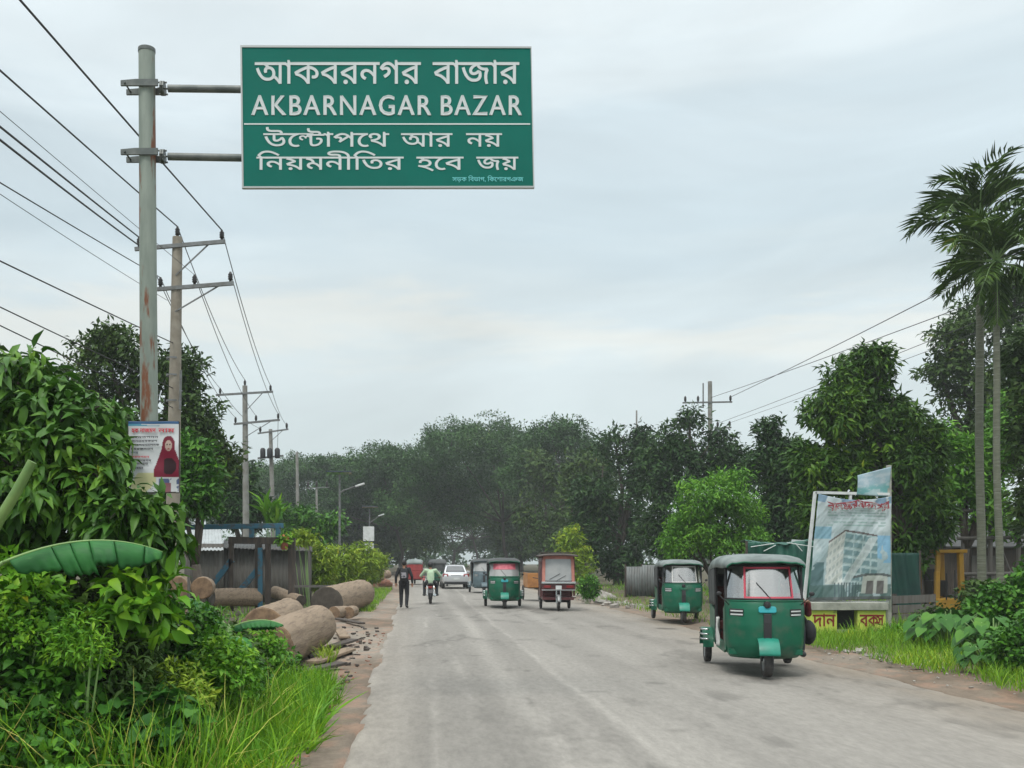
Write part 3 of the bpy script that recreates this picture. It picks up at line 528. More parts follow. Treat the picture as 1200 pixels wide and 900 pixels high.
dust += ridge(.22, .035, .30, .10, 11)*sstep(.42, .6, fbm(Y*.5, Y*0, 12)) + ridge(1.32, .17, .20, .4, 13)+ridge(2.08, .05, .30, .5, 14)*sstep(.25, .45, fbm(Y*.3, Y*0, 15))+ridge(2.2, .25, .10, .5, 44)+ridge(3.6, .3, .10, .6, 16)+ridge(.62, .03, .16, .2, 21)*sstep(.5, .6, fbm(Y*.4, Y*0, 22))
dust -= ridge(1.95, .22, .09, .4, 17)+ridge(3.2, .35, .08, .6, 18)+ridge(.9, .4, .05, .4, 19)
ed = np.minimum(X-EL, ER-X)
lip = np.exp(-(np.minimum(X-EL, 9)/.09)**2)
rim_r = np.exp(-((ER-X)/.9)**2)
base = np.array([.245, .231, .210]); tan_ = np.array([.255, .215, .17])
colr = base[None, None]*(1+dust[..., None])
mixr = np.clip(rim_r*.65*fbm(X*1.5, Y*.7, 23)*1.5+.35*sstep(3.0, 7, X)*fbm(X*.5, Y*.2, 24)+.25*np.exp(-(np.maximum(X-EL, 0)/.6)**2), 0, .85)[..., None]
colr = colr*(1-mixr)+tan_*(1+dust[..., None]*.6)*mixr
pot = sstep(.70, .78, fbm(X*.9, Y*.45, 25))*sstep(1, 2.2, X)
colr *= (1-.22*pot)[..., None]
crk = sstep(.035, .0, np.abs(fbm(X*.9, Y*.35, 26, 5)-.5))*sstep(.45, .6, fbm(X*.3, Y*.15, 27))
colr *= (1-.28*crk)[..., None]
colr = colr*(1+.22*lip[..., None]*sstep(.3, .6, fbm(Y*1.2, Y*0, 28))[..., None])
Z = Z-.012*pot
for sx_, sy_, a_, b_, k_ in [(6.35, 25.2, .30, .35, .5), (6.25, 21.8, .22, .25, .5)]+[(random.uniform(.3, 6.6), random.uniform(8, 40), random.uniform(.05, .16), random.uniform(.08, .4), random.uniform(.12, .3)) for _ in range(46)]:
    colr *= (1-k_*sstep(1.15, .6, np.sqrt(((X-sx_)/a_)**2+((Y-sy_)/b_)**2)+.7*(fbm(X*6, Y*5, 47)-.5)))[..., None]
nu, nv = len(us), len(ys)
idx = (np.arange(nv-1)[:, None]*nu+np.arange(nu-1)[None]).ravel()
QR = np.stack([idx, idx+1, idx+nu+1, idx+nu], 1)
m_road = M_col('dusty_asphalt', .88, bump=.6, spec=.2, noise=.2, nscale=14, stretch=(1, .3, 1))
road = np_mesh('road', np.stack([X, Y, Z], -1).reshape(-1, 3), QR, m_road, None, True, colr.reshape(-1, 3))
tag(road, kind='structure')

xs = np.concatenate([np.linspace(-400, -16, 14), np.linspace(-14, -4, 30), np.arange(-3.9, -.4, .09), np.linspace(-.2, 6.3, 14), np.arange(6.5, 11, .1), np.linspace(11.2, 22, 34), np.linspace(24, 400, 16)])
yg = np.concatenate([np.linspace(-30, 6, 12), np.arange(6.3, 42, .16), np.linspace(42.4, 100, 60), np.linspace(104, 420, 40)])
X, Y = np.meshgrid(xs, yg); EL, ER = edge_l(Y), edge_r(Y)
on = np.minimum(sstep(-.25, .25, X-EL), sstep(-.25, .25, ER-X))
rough = .16*(fbm(X*1.1, Y*1.1, 31)-.5)+.06*(fbm(X*4, Y*4, 32)-.5)
Z = -.055-.03*on*0+rough*(1-on)*np.clip(np.maximum(EL-X, X-ER)*1.2, .18, 1)
Z = np.where(on > .5, -.16, Z)
Z += -.25*sstep(3, 9, EL-X)*sstep(60, 30, Y)+.15*sstep(1.0, 3.0, X-ER)
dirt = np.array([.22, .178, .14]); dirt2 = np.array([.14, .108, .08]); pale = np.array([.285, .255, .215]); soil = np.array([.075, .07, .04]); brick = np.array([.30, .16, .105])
g1 = fbm(X*1.6, Y*1.0, 33)[..., None]; g2 = fbm(X*5, Y*4, 34)[..., None]; g3 = fbm(X*.5, Y*.3, 35)[..., None]
colg = dirt*(1-g1)+dirt2*g1
colg = colg+(pale-colg)*np.clip((g3-.42)*3, 0, .8)
colg = colg+(brick-colg)*np.clip((g2-.58)*5, 0, .3)
colg = colg*(.75+.5*g2)
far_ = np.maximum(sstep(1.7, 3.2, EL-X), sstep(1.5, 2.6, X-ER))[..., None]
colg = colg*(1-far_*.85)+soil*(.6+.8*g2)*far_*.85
nu, nv = len(xs), len(yg)
idx = (np.arange(nv-1)[:, None]*nu+np.arange(nu-1)[None]).ravel()
QG = np.stack([idx, idx+1, idx+nu+1, idx+nu], 1)
m_ground = M_col('verge_earth', .95, bump=.8, spec=.15, noise=.22, nscale=14)
ground = np_mesh('ground', np.stack([X, Y, Z], -1).reshape(-1, 3), QG, m_ground, None, True, colg.reshape(-1, 3))
tag(ground, kind='structure')

HAZE = .0009
if HAZE:
    hz = MB().box((0, 195, 14), (820, 480, 33)).build('haze', None)
    m = bpy.data.materials.new('dusty_air'); m.use_nodes = True; t = m.node_tree; t.nodes.remove(t.nodes['Principled BSDF'])
    pv = t.nodes.new('ShaderNodeVolumePrincipled'); pv.inputs['Color'].default_value = (.82, .86, .88, 1); pv.inputs['Density'].default_value = HAZE; pv.inputs['Anisotropy'].default_value = .2
    t.links.new(pv.outputs[0], t.nodes['Material Output'].inputs['Volume'])
    hz.data.materials.append(m); tag(hz, kind='stuff')
# ------------------------------------------------------------------ overhead road sign
K = 10/F                       # metres per photo pixel at the sign
B0 = Vector((W(174, 0, 10).x, 10, -.1))
sg = thing('road_sign', 'green overhead direction sign reading AKBARNAGAR BAZAR on a rusty pale pole with two arms', 'road sign', B0)
def S(px, py, dy=0): return W(px, py, 10)+Vector((0, dy, 0))-B0
top = S(172, 58); bot = S(177, 860)
MB().tube([bot, bot.lerp(top, .5), top], [.092, .089, .082], 20).build('pole', m_paint_pole, sg, smooth='auto')
MB().lathe([(0, .012), (.087, .006), (.087, -.03)], top).build('pole_cap', m_arm, sg, smooth='auto')
for yy in (102, 182):
    a = S(196, yy); b = S(300, yy-1 if yy < 150 else yy+0)
    mb = MB().tube([a+Vector((0,.03,0)), b+Vector((0,.07,0))], .038, 14)
    arm = mb.build('arm', m_arm, sg, smooth='auto')
    fl = MB().lathe([(0, -.02), (.075, -.02), (.075, -.003), (.03, -.003)], S(190, yy, .03), 'x', 8).lathe([(.03, .003), (.075, .003), (.075, .02), (0, .02)], S(190, yy, .03), 'x', 8)
    for k in range(4):
        an = k*math.pi/2+.4; c = S(190, yy, .03)
        fl.tube([c+Vector((-.04, .055*math.cos(an), .055*math.sin(an))), c+Vector((.045, .055*math.cos(an), .055*math.sin(an)))], .009, 6)
    fl.build('flange', m_arm, arm)
    cl = MB()
    for s in (-1, 1):        # two tapered straps clamped across the pole
        y0 = .096*s
        cl.loft([[S(145, yy-2, y0-.012), S(145, yy-2, y0+.012), S(145, yy+4, y0+.012), S(145, yy+4, y0-.012)],
                 [S(162, yy-3.6, y0-.012), S(162, yy-3.6, y0+.012), S(162, yy+4, y0+.012), S(162, yy+4, y0-.012)],
                 [S(188, yy-3.6, y0-.012), S(188, yy-3.6, y0+.012), S(188, yy+4, y0+.012), S(188, yy+4, y0-.012)]])
    cl.tube([S(150, yy+1, -.13), S(150, yy+1, .13)], .01, 6)
    cl.build('clamp', m_arm, arm)
c = [S(284, 57, -.02), S(621.5, 58, -.02), S(624.5, 219, -.02), S(286, 219.5, -.02)]
pl = MB().loft([[p for p in c], [p+Vector((0, .025, 0)) for p in c]]).build('board', m_green_sign, sg)
e = [S(282, 54.5, -.02), S(622.5, 56, -.02), S(626, 221, -.02), S(284, 221.5, -.02)]
rm = MB()
for i in range(4):
    a, b = e[i], e[(i+1) % 4]; ci, cj = c[i], c[(i+1) % 4]
    rm.loft([[a+Vector((0,-.008,0)), a+Vector((0,.035,0)), ci+Vector((0,.035,0)), ci+Vector((0,-.008,0))], [b+Vector((0,-.008,0)), b+Vector((0,.035,0)), cj+Vector((0,.035,0)), cj+Vector((0,-.008,0))]])
rm.build('rim', m_sign_edge, pl)
bk = MB()
for px in (330, 450, 575): bk.bar(S(px, 62, .03), S(px, 214, .03), .05, .04)
for yy in (102, 182): bk.bar(S(290, yy, .07), S(615, yy, .07), .05, .05)
bk.build('back_rail', m_arm, pl)
yb = S(0, 0).y-.0225
def sx(px): return S(px, 0).x
def szz(py): return S(0, py).z
MB().box(((sx(286.5)+sx(621))/2, yb, szz(146.5)), (sx(621)-sx(286.5), .004, .014)).build('dividing_line', m_white_letter, pl)
def word(tok, a, b, y_base, hpx, fat, mat=m_white_letter, nm='lettering'):
    lettering(nm, tok, mat, pl, sx(a), sx(b), szz(y_base), hpx*K, yb, fat)
word('আকবরনগর', 299, 493, 99.5, 25, .003)
word('বাজার', 507, 608, 99.5, 25, .003)
word('AKBARNAGAR', 295.5, 505, 136, 22.5, .0055)
word('BAZAR', 517, 611, 136, 22.5, .0055)
word(['উ', 'ে', ('ল', .62, .66, 106, 0), ('ট', .92, .94, 0, -95), 'া', 'প', 'ে', 'থ'], 309, 456, 173, 15.5, .0022)
word('আর', 470, 530, 173, 15.5, .0022)
word('ন\u09df', 546, 588, 173, 15.5, .0022)
word('\u09bfন\u09dfমন\u09c0\u09bfতর', 301, 473, 200, 15, .0022)
word('হ\u09c7ব', 488, 543, 200, 15, .0022)
word('জ\u09df', 558, 607, 200, 15, .0022)
word('স\u09dcক \u09bfবভ\u09beগ, \u09bfক\u09c7শ\u09beরগঞজ', 530, 613, 213.5, 4.6, .0008, m_cyan_letter, 'small_lettering')

# ------------------------------------------------------------------ poster tied to the pole
pb = W(180, 577, 9.85); pw, ph = 59*9.85/F, 83*9.85/F
ps = thing('poster', 'white printed poster of a woman in a dark red headscarf tied to the sign pole', 'poster', pb)
nu, nv = 72, 100
u, v = np.meshgrid(np.linspace(0, 1, nu+1), np.linspace(0, 1, nv+1))
X, Z = (u-.5)*pw, v*ph; Y = .006*np.sin(u*9+v*4)+.004*np.sin(v*17)
c = np.empty(u.shape+(3,)); c[:] = (.62, .64, .66)
def put(mask, col): c[mask] = col
put((v < .28) & (u < .55) & (fbm(u*3, v*3, 41) > .5), (.62, .60, .35))
put(v > .965, (.03, .10, .22)); put((v > .93) & (v <= .965) & (u < .55+.3*np.sin(v*90)), (.10, .32, .45))
put((((u-.80)/.125)**2+((v-.68)/.12)**2 < 1), (.17, .012, .03))                                          # headscarf
put((np.abs(u-.79) < .13+.16*np.clip((.62-v)*3.2, 0, 1)) & (v > .21) & (v < .66), (.19, .012, .035))     # shoulders
put((((u-.80)/.155)**2+((v-.37)/.12)**2 < 1) & (u > .70), (.03, .01, .015))
put((((u-.80)/.07)**2+((v-.66)/.075)**2 < 1), (.48, .36, .31))                                             # face
put((((u-.775)/.018)**2+((v-.675)/.010)**2 < 1) | (((u-.83)/.018)**2+((v-.675)/.010)**2 < 1), (.04, .03, .03))
put((((u-.80)/.025)**2+((v-.612)/.010)**2 < 1), (.30, .06, .07))
put((v < .2) & (u > .6) & (fbm(u*7, v*6, 43) > .52), (.10, .13, .25))
put((v < .14) & (u > .72) & (u < .84), (.25, .10, .12))
nuu = nu+1; idx = (np.arange(nv)[:, None]*nuu+np.arange(nu)[None]).ravel()
QP = np.stack([idx, idx+1, idx+nuu+1, idx+nuu], 1)
m_print = M_col('printed_sheet', .5, noise=.05)
po = np_mesh('printed_sheet', np.stack([X, Y, Z], -1).reshape(-1, 3), QP, m_print, ps, True, c.reshape(-1, 3))
md = po.modifiers.new('thick', 'SOLIDIFY'); md.thickness = .004; md.offset = -1
fr = MB()
for a, b in (((-.5, 0), (.5, 0)), ((.5, 0), (.5, 1)), ((.5, 1), (-.5, 1)), ((-.5, 1), (-.5, 0))):
    fr.bar((a[0]*pw, .012, a[1]*ph), (b[0]*pw, .012, b[1]*ph), .014, .014)
fr.build('frame', m_darkwood, ps)
def pline(tok, a, b, v0, hh, mat, fat=.0006): lettering('print_line', tok, mat, ps, (a-.5)*pw, (b-.5)*pw, v0*ph, hh*ph, -.014, fat, .0008)
pline('হক ন\u09beজমদ', .07, .55, .845, .052, m_redletter2, .0016); pline('ন\u09beম', .60, .92, .845, .052, m_redletter2, .0016)
for q, (v0, b_, mm) in enumerate(((.765, .6, m_navy), (.71, .58, m_navy), (.655, .62, m_navy), (.60, .5, m_navy), (.545, .2, m_bluesteel), (.485, .42, m_redletter2), (.435, .46, m_navy), (.39, .40, m_navy), (.33, .30, m_navy))):
    pline(['রহমতপদন', 'জনতমবকরশ', 'নগরপথদমলনক', 'মহরজনতদ', 'সদর', 'করতপমন', 'দশজনরপথ', 'বলমনহত', 'গজরমন'][q], .05, b_, v0, .026, mm)

# ------------------------------------------------------------------ utility poles and their wires
def insul(mb, p, h=.30, r=.065):
    mb.lathe([(0, 0), (r*.5, 0), (r*.55, h*.18), (r, h*.25), (r*.7, h*.38), (r, h*.48), (r*.7, h*.6), (r*.95, h*.7), (r*.55, h*.85), (r*.4, h), (0, h)], p, n=12)
def upole(label, Y, topx, topy, basex, arms, r=(.10, .16), mat=m_concrete, group=None, brace=True, cap=True):
    t0 = W(topx, topy, Y); bx = W(basex, 657, Y).x
    base = Vector((bx, Y, -.3)); t = thing('utility_pole', label, 'utility pole', base, 0, group)
    tp = t0-base
    MB().tube([(0,0,0), tp*.5, tp], [r[1], (r[0]+r[1])/2, r[0]], 10).build('shaft', mat, t, smooth='auto')
    ends = []
    if cap:
        mb = MB(); insul(mb, tp, .26); mb.build('insulator', m_insul, t, smooth=True); ends.append(t0+Vector((0,0,.26)))
    for (xa, ya, xb, yb_, ins) in arms:
        a, b = W(xa, ya, Y-.12)-base, W(xb, yb_, Y-.12)-base
        arm = MB().bar(a, b, .07, .09).build('crossarm', m_steel, t)
        for px in ins:
            k = (px-xa)/(xb-xa); p = a.lerp(b, k)
            mb = MB(); insul(mb, p+Vector((0,0,.045)), .24*max(1, Y/40), .065*max(1, Y/45)); mb.build('insulator', m_insul, arm, smooth=True)
            ends.append(p+base+Vector((0,0,.28)))
        if brace:
            mid = a.lerp(b, .5); kx = .82
            p = a.lerp(b, kx)
            dz = Vector((0, 0, -(b-a).length*.33))
            ax = tp*((mid.z+dz.z)/tp.z)
            MB().bar(p+Vector((0,.05,0)), (ax.x, ax.y-.12, ax.z), .03, .03).build('brace', m_steel, t)
    return t, ends
P2, E2 = upole('brownish concrete utility pole just behind the green sign pole with two crossarms', 24, 208, 278, 200, [(158, 292, 264, 283, (163, 260)), (184, 339, 274, 332, (188, 228, 270))], (.12, .19), group='utility poles on the left')
o = P2.location
for yy in (420, 440, 470): MB().lathe([(.175, -.02), (.175, .02)], W(203, yy, 24)-o, n=12).build('band', m_steel, P2)
MB().tube([W(211, 480, 23.8)-o, W(212, 434, 23.8)-o], .03, 6).build('conduit', m_steel, P2)
P3, E3 = upole('grey utility pole with two crossarms rising behind the timber frame', 44, 287, 452, 289, [(253, 463, 320, 459, (258, 317)), (274, 497, 328, 492, (276, 300, 326))], (.11, .17), m_concrete_g, 'utility poles on the left')
P4, E4 = upole('smaller leaning utility pole with transformer gear next along the line', 58, 317, 503, 322, [(302, 508, 338, 503, (305, 336))], (.11, .17), m_concrete_g, 'utility poles on the left', cap=False)
o = P4.location; mb = MB()
for px in (308, 316, 325): mb.lathe([(0, 0), (.14, 0), (.16, .1), (.16, .5), (.09, .6), (0, .62)], W(px, 537, 57.7)-o, n=10)
tr_ = mb.build('transformer', m_black, P4, smooth='auto'); MB().bar(W(302, 537, 57.8)-o, W(332, 534, 57.8)-o, .1, .1).build('bracket', m_steel, P4)
P5, E5 = upole('thin bare utility pole without crossarms in front of the far rain trees', 70, 348, 530, 350, [], (.10, .16), m_concrete_g, 'utility poles on the left', cap=False)
P6, E6 = upole('farthest and shortest utility pole on the left, with a flat T crossarm', 92, 371, 571, 372, [(358, 572, 386, 571, (361, 371, 383))], (.10, .15), m_concrete_g, 'utility poles on the left', brace=False, cap=False)
PR, ER_ = upole('utility pole sticking up out of the trees on the right', 57, 832, 447, 833, [(800, 472, 858, 471, (803, 818, 856)), (838, 502, 857, 501, (841, 855))], (.12, .17), m_concrete_g, brace=False, cap=False)
o = PR.location; MB().tube([W(824, 449, 57)-o, W(824, 478, 57)-o], .04, 6).build('conduit', m_steel, PR)
PR2, _ = upole('thin distant pole showing above the far right treetops', 110, 746, 481, 746, [], (.09, .13), m_concrete_g, brace=False, cap=False)

def wire(label, a, b, r=.012, sag=.25, group=None):
    a, b = Vector(a), Vector(b); o = Vector((0,0,0))
    mid = a.copy(); n = max(6, int((b-a).length/1.5))
    pts = [a.lerp(b, i/n)-Vector((0,0,sag*4*(i/n)*(1-i/n)))-mid for i in range(n+1)]
    w = MB().tube(pts, r, 5).build('power_line', m_wire, None, smooth=True); w.location = mid
    return tag(w, label, 'power line', group)
def toward(a, px, py, Y, Yend=3.0):
    'the run of a wire from a through the place behind a pixel, carried on past the frame'
    p = W(px, py, Y); return a+(p-a)*((Yend-a.y)/(p.y-a.y))
g = 'wires from the nearest pole out past the camera'
top2, l2, r2_, s1, s2, s3 = E2[0], E2[1], E2[2], E2[3], E2[4], E2[5]
wire('topmost wire, from the right end of the upper crossarm, crossing behind the sign pole', r2_, toward(r2_, 25, 0, 13), .018, .02, g)
wire('second wire from the top, from the brownish concrete pole tip to the left edge', top2, toward(top2, 0, 80, 14), .016, .03, g)
wire('upper wire of the close dark pair from the left end of the upper crossarm', l2, toward(l2, 0, 146, 14), .018, .03, g)
wire('lower wire of the close dark pair from the left end of the upper crossarm', l2-Vector((0,0,.2)), toward(l2-Vector((0,0,.2)), 0, 157, 13.4), .018, .08, g)
wire('thin faint wire from the middle insulator of the lower crossarm, rising to the left edge', s2, toward(s2, 0, 128, 14), .006, .03, g)
wire('single wire from the left insulator of the lower crossarm, below the dark pair', s1, toward(s1, 0, 210, 14.5), .011, .05, g)
wire('thin faint wire just below the single one from the lower crossarm', W(196, 352, 24), toward(W(196, 352, 24), 0, 218, 14.5), .006, .12, g)
wire('sagging cable meeting the brownish concrete pole at half its height', W(203, 402, 23.9), toward(W(203, 402, 23.9), 0, 302, 15), .013, .05, g)
wire('upper of two low cables sloping down into the leaves on the left', W(203, 455, 23.9), toward(W(203, 455, 23.9), 0, 356, 15), .011, .05, g)
wire('lowest cable at the left edge sloping into the dark tree', W(203, 478, 23.9), toward(W(203, 478, 23.9), 0, 378, 16), .011, .05, g)
g = 'wires between the first and second poles on the left'
wire('wire between the right insulators of the upper crossarms of the first two left poles', r2_, E3[2], .012, .35, g)
wire('wire between the tips of the first two left poles', top2, E3[0], .012, .35, g)
wire('wire between the left insulators of the upper crossarms of the first two left poles', l2, E3[1], .012, .35, g)
wire('wire between the right insulators of the lower crossarms of the first two left poles', s3, E3[5], .010, .4, g)
wire('wire between the middle insulators of the lower crossarms of the first two left poles', s2, E3[4], .010, .4, g)
wire('wire between the left insulators of the lower crossarms of the first two left poles', s1, E3[3], .010, .4, g)
g = 'wires between the second and third poles on the left'
wire('wire from the right upper insulator of the second left pole to the leaning pole', E3[2], E4[1], .012, .3, g)
wire('wire from the left upper insulator of the second left pole to the leaning pole', E3[1], E4[0], .012, .3, g)
wire('low wire from the second left pole to the transformer gear', E3[5], W(325, 533, 57.7), .012, .3, g)
g = 'wires from the right-hand pole over the trees'
wire('highest wire running up from the right-hand pole towards the palms', ER_[2], toward(ER_[2], 1105, 337, 30, 13), .016, .12, g)
wire('middle wire running up from the right-hand pole towards the palms', W(833, 466, 57), toward(W(833, 466, 57), 1100, 366, 30, 13), .014, .12, g)
wire('lower thin wire running up from the right-hand pole towards the palms', ER_[3], toward(ER_[3], 1090, 395, 31, 13), .011, .12, g)
wire('lowest thin wire from the short arm of the right-hand pole', ER_[4], toward(ER_[4], 1085, 408, 32, 13), .009, .12, g)

# ------------------------------------------------------------------ solar street lamps and the small board
def lamp(label, Y, px, ptop, pxa, pxb, lx, ly):
    b = Vector((W(px, 657, Y).x, Y, -.05)); t = thing('street_lamp', label, 'street lamp', b, 0, 'solar street lamps')
    tp = W(px, ptop, Y)-b
    MB().tube([(0,0,-.1), tp], [.075, .05], 8).build('post', m_steel, t, smooth='auto')
    a, c = W(pxa, ptop-1, Y)-b, W(pxb, ptop-3, Y)-b
    q = Matrix.Rotation(R(-4), 3, 'X')
    MB().box((a+c)/2, ((c-a).length, .9, .05), q).build('solar_panel', m_solar, t)
    arm = MB().tube([W(px, ly+9, Y)-b, W(px+4, ly+6, Y)-b, W(lx, ly, Y)-b], .035, 6).build('arm', m_steel, t)
    e = W(lx, ly, Y)-b
    MB().box(e+Vector((.12, 0, .03)), (.5, .24, .09), Matrix.Rotation(R(-18), 3, 'Y')).build('lamp_head', m_white, arm, bevel=.02)
lamp('nearer solar street lamp with a flat panel and one lamp arm', 51, 398, 556, 383, 412, 419, 569)
lamp('farther solar street lamp standing against the dark tree tunnel', 80, 433, 596, 424, 443, 445, 604)
b = Vector((W(432, 657, 58).x, 58, -.05)); t = thing('notice_board', 'small pale board on a post above the verge hedge', 'notice board', b)
MB().tube([(0,0,0), W(432, 617, 58.1)-b], .05, 8).build('post', m_steel, t)
a = W(425.5, 634, 58)-b; c = W(438.5, 617, 58)-b
MB().box((a+c)/2, (c.x-a.x, .05, c.z-a.z)).build('board', m_white, t, bevel=.01)
a = W(427, 645, 58)-b; c = W(438, 637, 58)-b
MB().box((a+c)/2, (c.x-a.x, .05, c.z-a.z)).build('lower_board', m_white, t, bevel=.01)
# ------------------------------------------------------------------ logs, sawmill frame and shed on the left
def log(label, a, b, r, r2=None, endm=None, group='felled logs by the road', bend=.04):
    a, b = Vector(a), Vector(b); r2 = r2 or r; n = 44; d = b-a
    base = (a+b)/2; base.z = min(a.z-r, b.z-r2)
    t = thing('felled_log', label, 'log', base, 0, group)
    q = d.to_track_quat('Z', 'Y').to_matrix(); rings = []; m = 20; sd_ = random.random()*50
    for i in range(m+1):
        k = i/m; c = a.lerp(b, k)-base+Vector((random.uniform(-1,1), 0, random.uniform(-.6,.6)))*bend*.4
        rr = (r+(r2-r)*k); ring = []
        for j in range(n):
            an = 2*math.pi*j/n
            w = 1+.05*(float(fbm(np.array(math.cos(an)*1.3+sd_), np.array(k*2.2+math.sin(an)*1.3), 3))-.5)+.05*(float(fbm(np.array(math.cos(an)*4+sd_), np.array(k*7+math.sin(an)*4), 4))-.5)+.07*(float(fbm(np.array(math.cos(an)*6+sd_*2), np.array(math.sin(an)*6+k*.8), 6, 2))-.5)
            ring.append(c+q @ Vector((math.cos(an)*rr*w, math.sin(an)*rr*w, 0)))
        rings.append(ring)
    MB().loft(rings, False).build('trunk', m_timber, t, smooth=True)
    for ring, s in ((rings[0], 1), (rings[-1], -1)):
        c = sum((Vector(p) for p in ring), Vector())/n
        inner = [c+(Vector(p)-c)*.93 for p in ring]; off = -d.normalized()*.012*s
        mb = MB(); mb.loft([[Vector(p) for p in ring], [p+off for p in inner]], False)
        mb.add([c+off*1.2]+[p+off for p in inner], [(0, 1+j, 1+(j+1) % n) for j in range(n)])
        mb.v = [tuple(Vector(p)-c) for p in mb.v]; ce = mb.build('cut_end', endm or m_logend, t); ce.location = c
    return t
log('biggest pale log lying along the verge just above the grass', (-2.32, 15.3, .33), (-2.12, 20.4, .36), .40, .42)
log('pale log behind the biggest one, its round top showing', (-2.95, 18.6, .40), (-3.1, 23.5, .40), .42, .40)
log('long pale log with a dark sawn end facing the road, beside the verge path', (-2.75, 29.5, .42), (-2.15, 36.5, .48), .50, .52, m_logend_d)
c = W(207, 690, 23.5); log('high pale log with a dark cut end, topmost of the heap behind the creeper', c, c+Vector((-.7, 3.2, 0)), .30, .30)
c2_ = W(232, 690, 24.3); log('short pinkish log beside the topmost one of the heap', c2_+Vector((.1, 0, .02)), c2_+Vector((-.05, 1.0, .02)), .27, .26)
log('low dark log under the heap behind the creeper', (c.x-.3, 23.2, .30), (c.x-.8, 26.6, .30), .36, .34, m_logend_d)
log('second low dark log at the foot of the heap, right of the first', (c.x+.55, 23.4, .28), (c.x+.1, 24.8, .28), .34, .33, m_logend_d)
log('dark log lying crosswise under the timber frame', W(248, 700, 33)+Vector((0,0,0)), W(303, 700, 34), .30, .32, m_logend_d)
log('thin log leaning on the frame foot', W(322, 694, 35), W(352, 704, 33.5), .22, .2, m_logend_d)
log('small reddish log stump by the dark sawn end', W(392, 718, 27.8), W(404, 717, 28.6), .18, .17)
log('second small stump, right of the reddish one', W(408, 718, 28.2), W(414, 716, 29.2), .17, .16)
log('far log half buried in the reddish soil near the walker', W(428, 678, 62), W(446, 676, 64), .32, .3)
log('farthest log against the soil heap', W(440, 675, 70), W(455, 673, 71), .34, .3)

fb = Vector((W(290, 0, 34).x, 34, -.1)); fr = thing('saw_frame', 'blue and black timber hoisting frame with slanting braces among the logs', 'timber frame', fb)
def Fp(px, py, Y=34): return W(px, py, Y)-fb
for px, w in ((303, .22), (314, .18), (342, .24)):
    MB().bar(Fp(px, 726), Fp(px, 630), w, w).build('post', m_darkwood, fr, bevel=.01)
MB().bar(Fp(305, 712, 33.8), Fp(305, 642, 33.8), .16, .12).build('post', m_bluesteel, fr, bevel=.01)
MB().bar(Fp(268, 633), Fp(345, 634), .2, .24).build('beam', m_darkwood, fr, bevel=.01)
MB().bar(Fp(214, 618, 33.9), Fp(332, 616, 33.9), .18, .17).build('beam', m_bluesteel, fr, bevel=.01)
for px in (295, 326): MB().bar(Fp(px, 630, 33.9), Fp(px, 618, 33.9), .16, .16).build('spacer', m_bluesteel, fr)
for a, b in (((242, 694), (272, 656)), ((280, 694), (305, 664))):
    MB().bar(Fp(*a), Fp(*b), .16, .2).build('brace', m_bluesteel, fr, bevel=.01)
MB().bar(Fp(271, 716), Fp(271, 632), .16, .16).build('post', m_darkwood, fr)

sbase = Vector((W(280, 0, 39).x, 39, -.1)); sh = thing('tin_shed', 'low grey corrugated shed with a pale lean-to roof behind the timber frame', 'shed', sbase)
def sheet(px0, px1, py0, py1, Y, pitch=.1, amp=.018, mat=m_tin, name='wall', parent=None, org=None, Y1=None):
    a, b = W(px0, py0, Y), W(px1, py1, Y if Y1 is None else Y1); n = int(abs(b.x-a.x)/pitch*6)+2
    def f(u, v):
        p = Vector((a.x+(b.x-a.x)*u, a.y+(b.y-a.y)*u+amp*math.sin(u*abs(b.x-a.x)/pitch*2*math.pi), a.z+(b.z-a.z)*v)); return p-(org or Vector())
    return MB().grid(n, 2, f).build(name, mat, parent, smooth=True, solid=.006)
sheet(218, 365, 706, 642, 39, mat=m_oldwood, pitch=.16, parent=sh, org=sbase)
sheet(216, 262, 700, 637, 38.6, mat=m_oldwood, pitch=.16, parent=sh, org=sbase, amp=.01)
def rf(u, v):
    p = W(220, 645, 38.2).lerp(W(262, 645, 38.2), u)
    q = W(226, 616, 42.5).lerp(W(258, 616, 42.5), u); r_ = p.lerp(q, v); return r_+Vector((0, 0, .02*math.sin(u*60)))-sbase
MB().grid(80, 3, rf).build('roof', m_tin_w, sh, smooth=True, solid=.01)
def rf2(u, v):
    p = W(262, 642, 38.6).lerp(W(366, 646, 38.6), u); q = W(262, 640, 43.5).lerp(W(366, 644, 43.5), u)+Vector((0,0,.25)); return p.lerp(q, v)+Vector((0,0,.02*math.sin(u*150)))-sbase
MB().grid(200, 3, rf2).build('roof', m_tin_d, sh, smooth=True, solid=.01)
p_ = W(362, 0, 37.5); bp = thing('bamboo_pole', 'thin pale bamboo pole standing at the end of the shed', 'pole', (p_.x, 37.5, -.1))
MB().tube([(0,0,0), (0,0,1.25), (.02,0,2.6)], [.05,.045,.035], 8).build('stem', m_oldwood, bp)
rl = MB().bar(W(345, 687, 33)-W(345, 687, 33), W(395, 687, 33.5)-W(345, 687, 33), .06, .08).build('loose_plank', m_oldwood, None); rl.location = W(345, 687, 33); tag(rl, 'thin plank laid from the frame to the long log', 'plank')
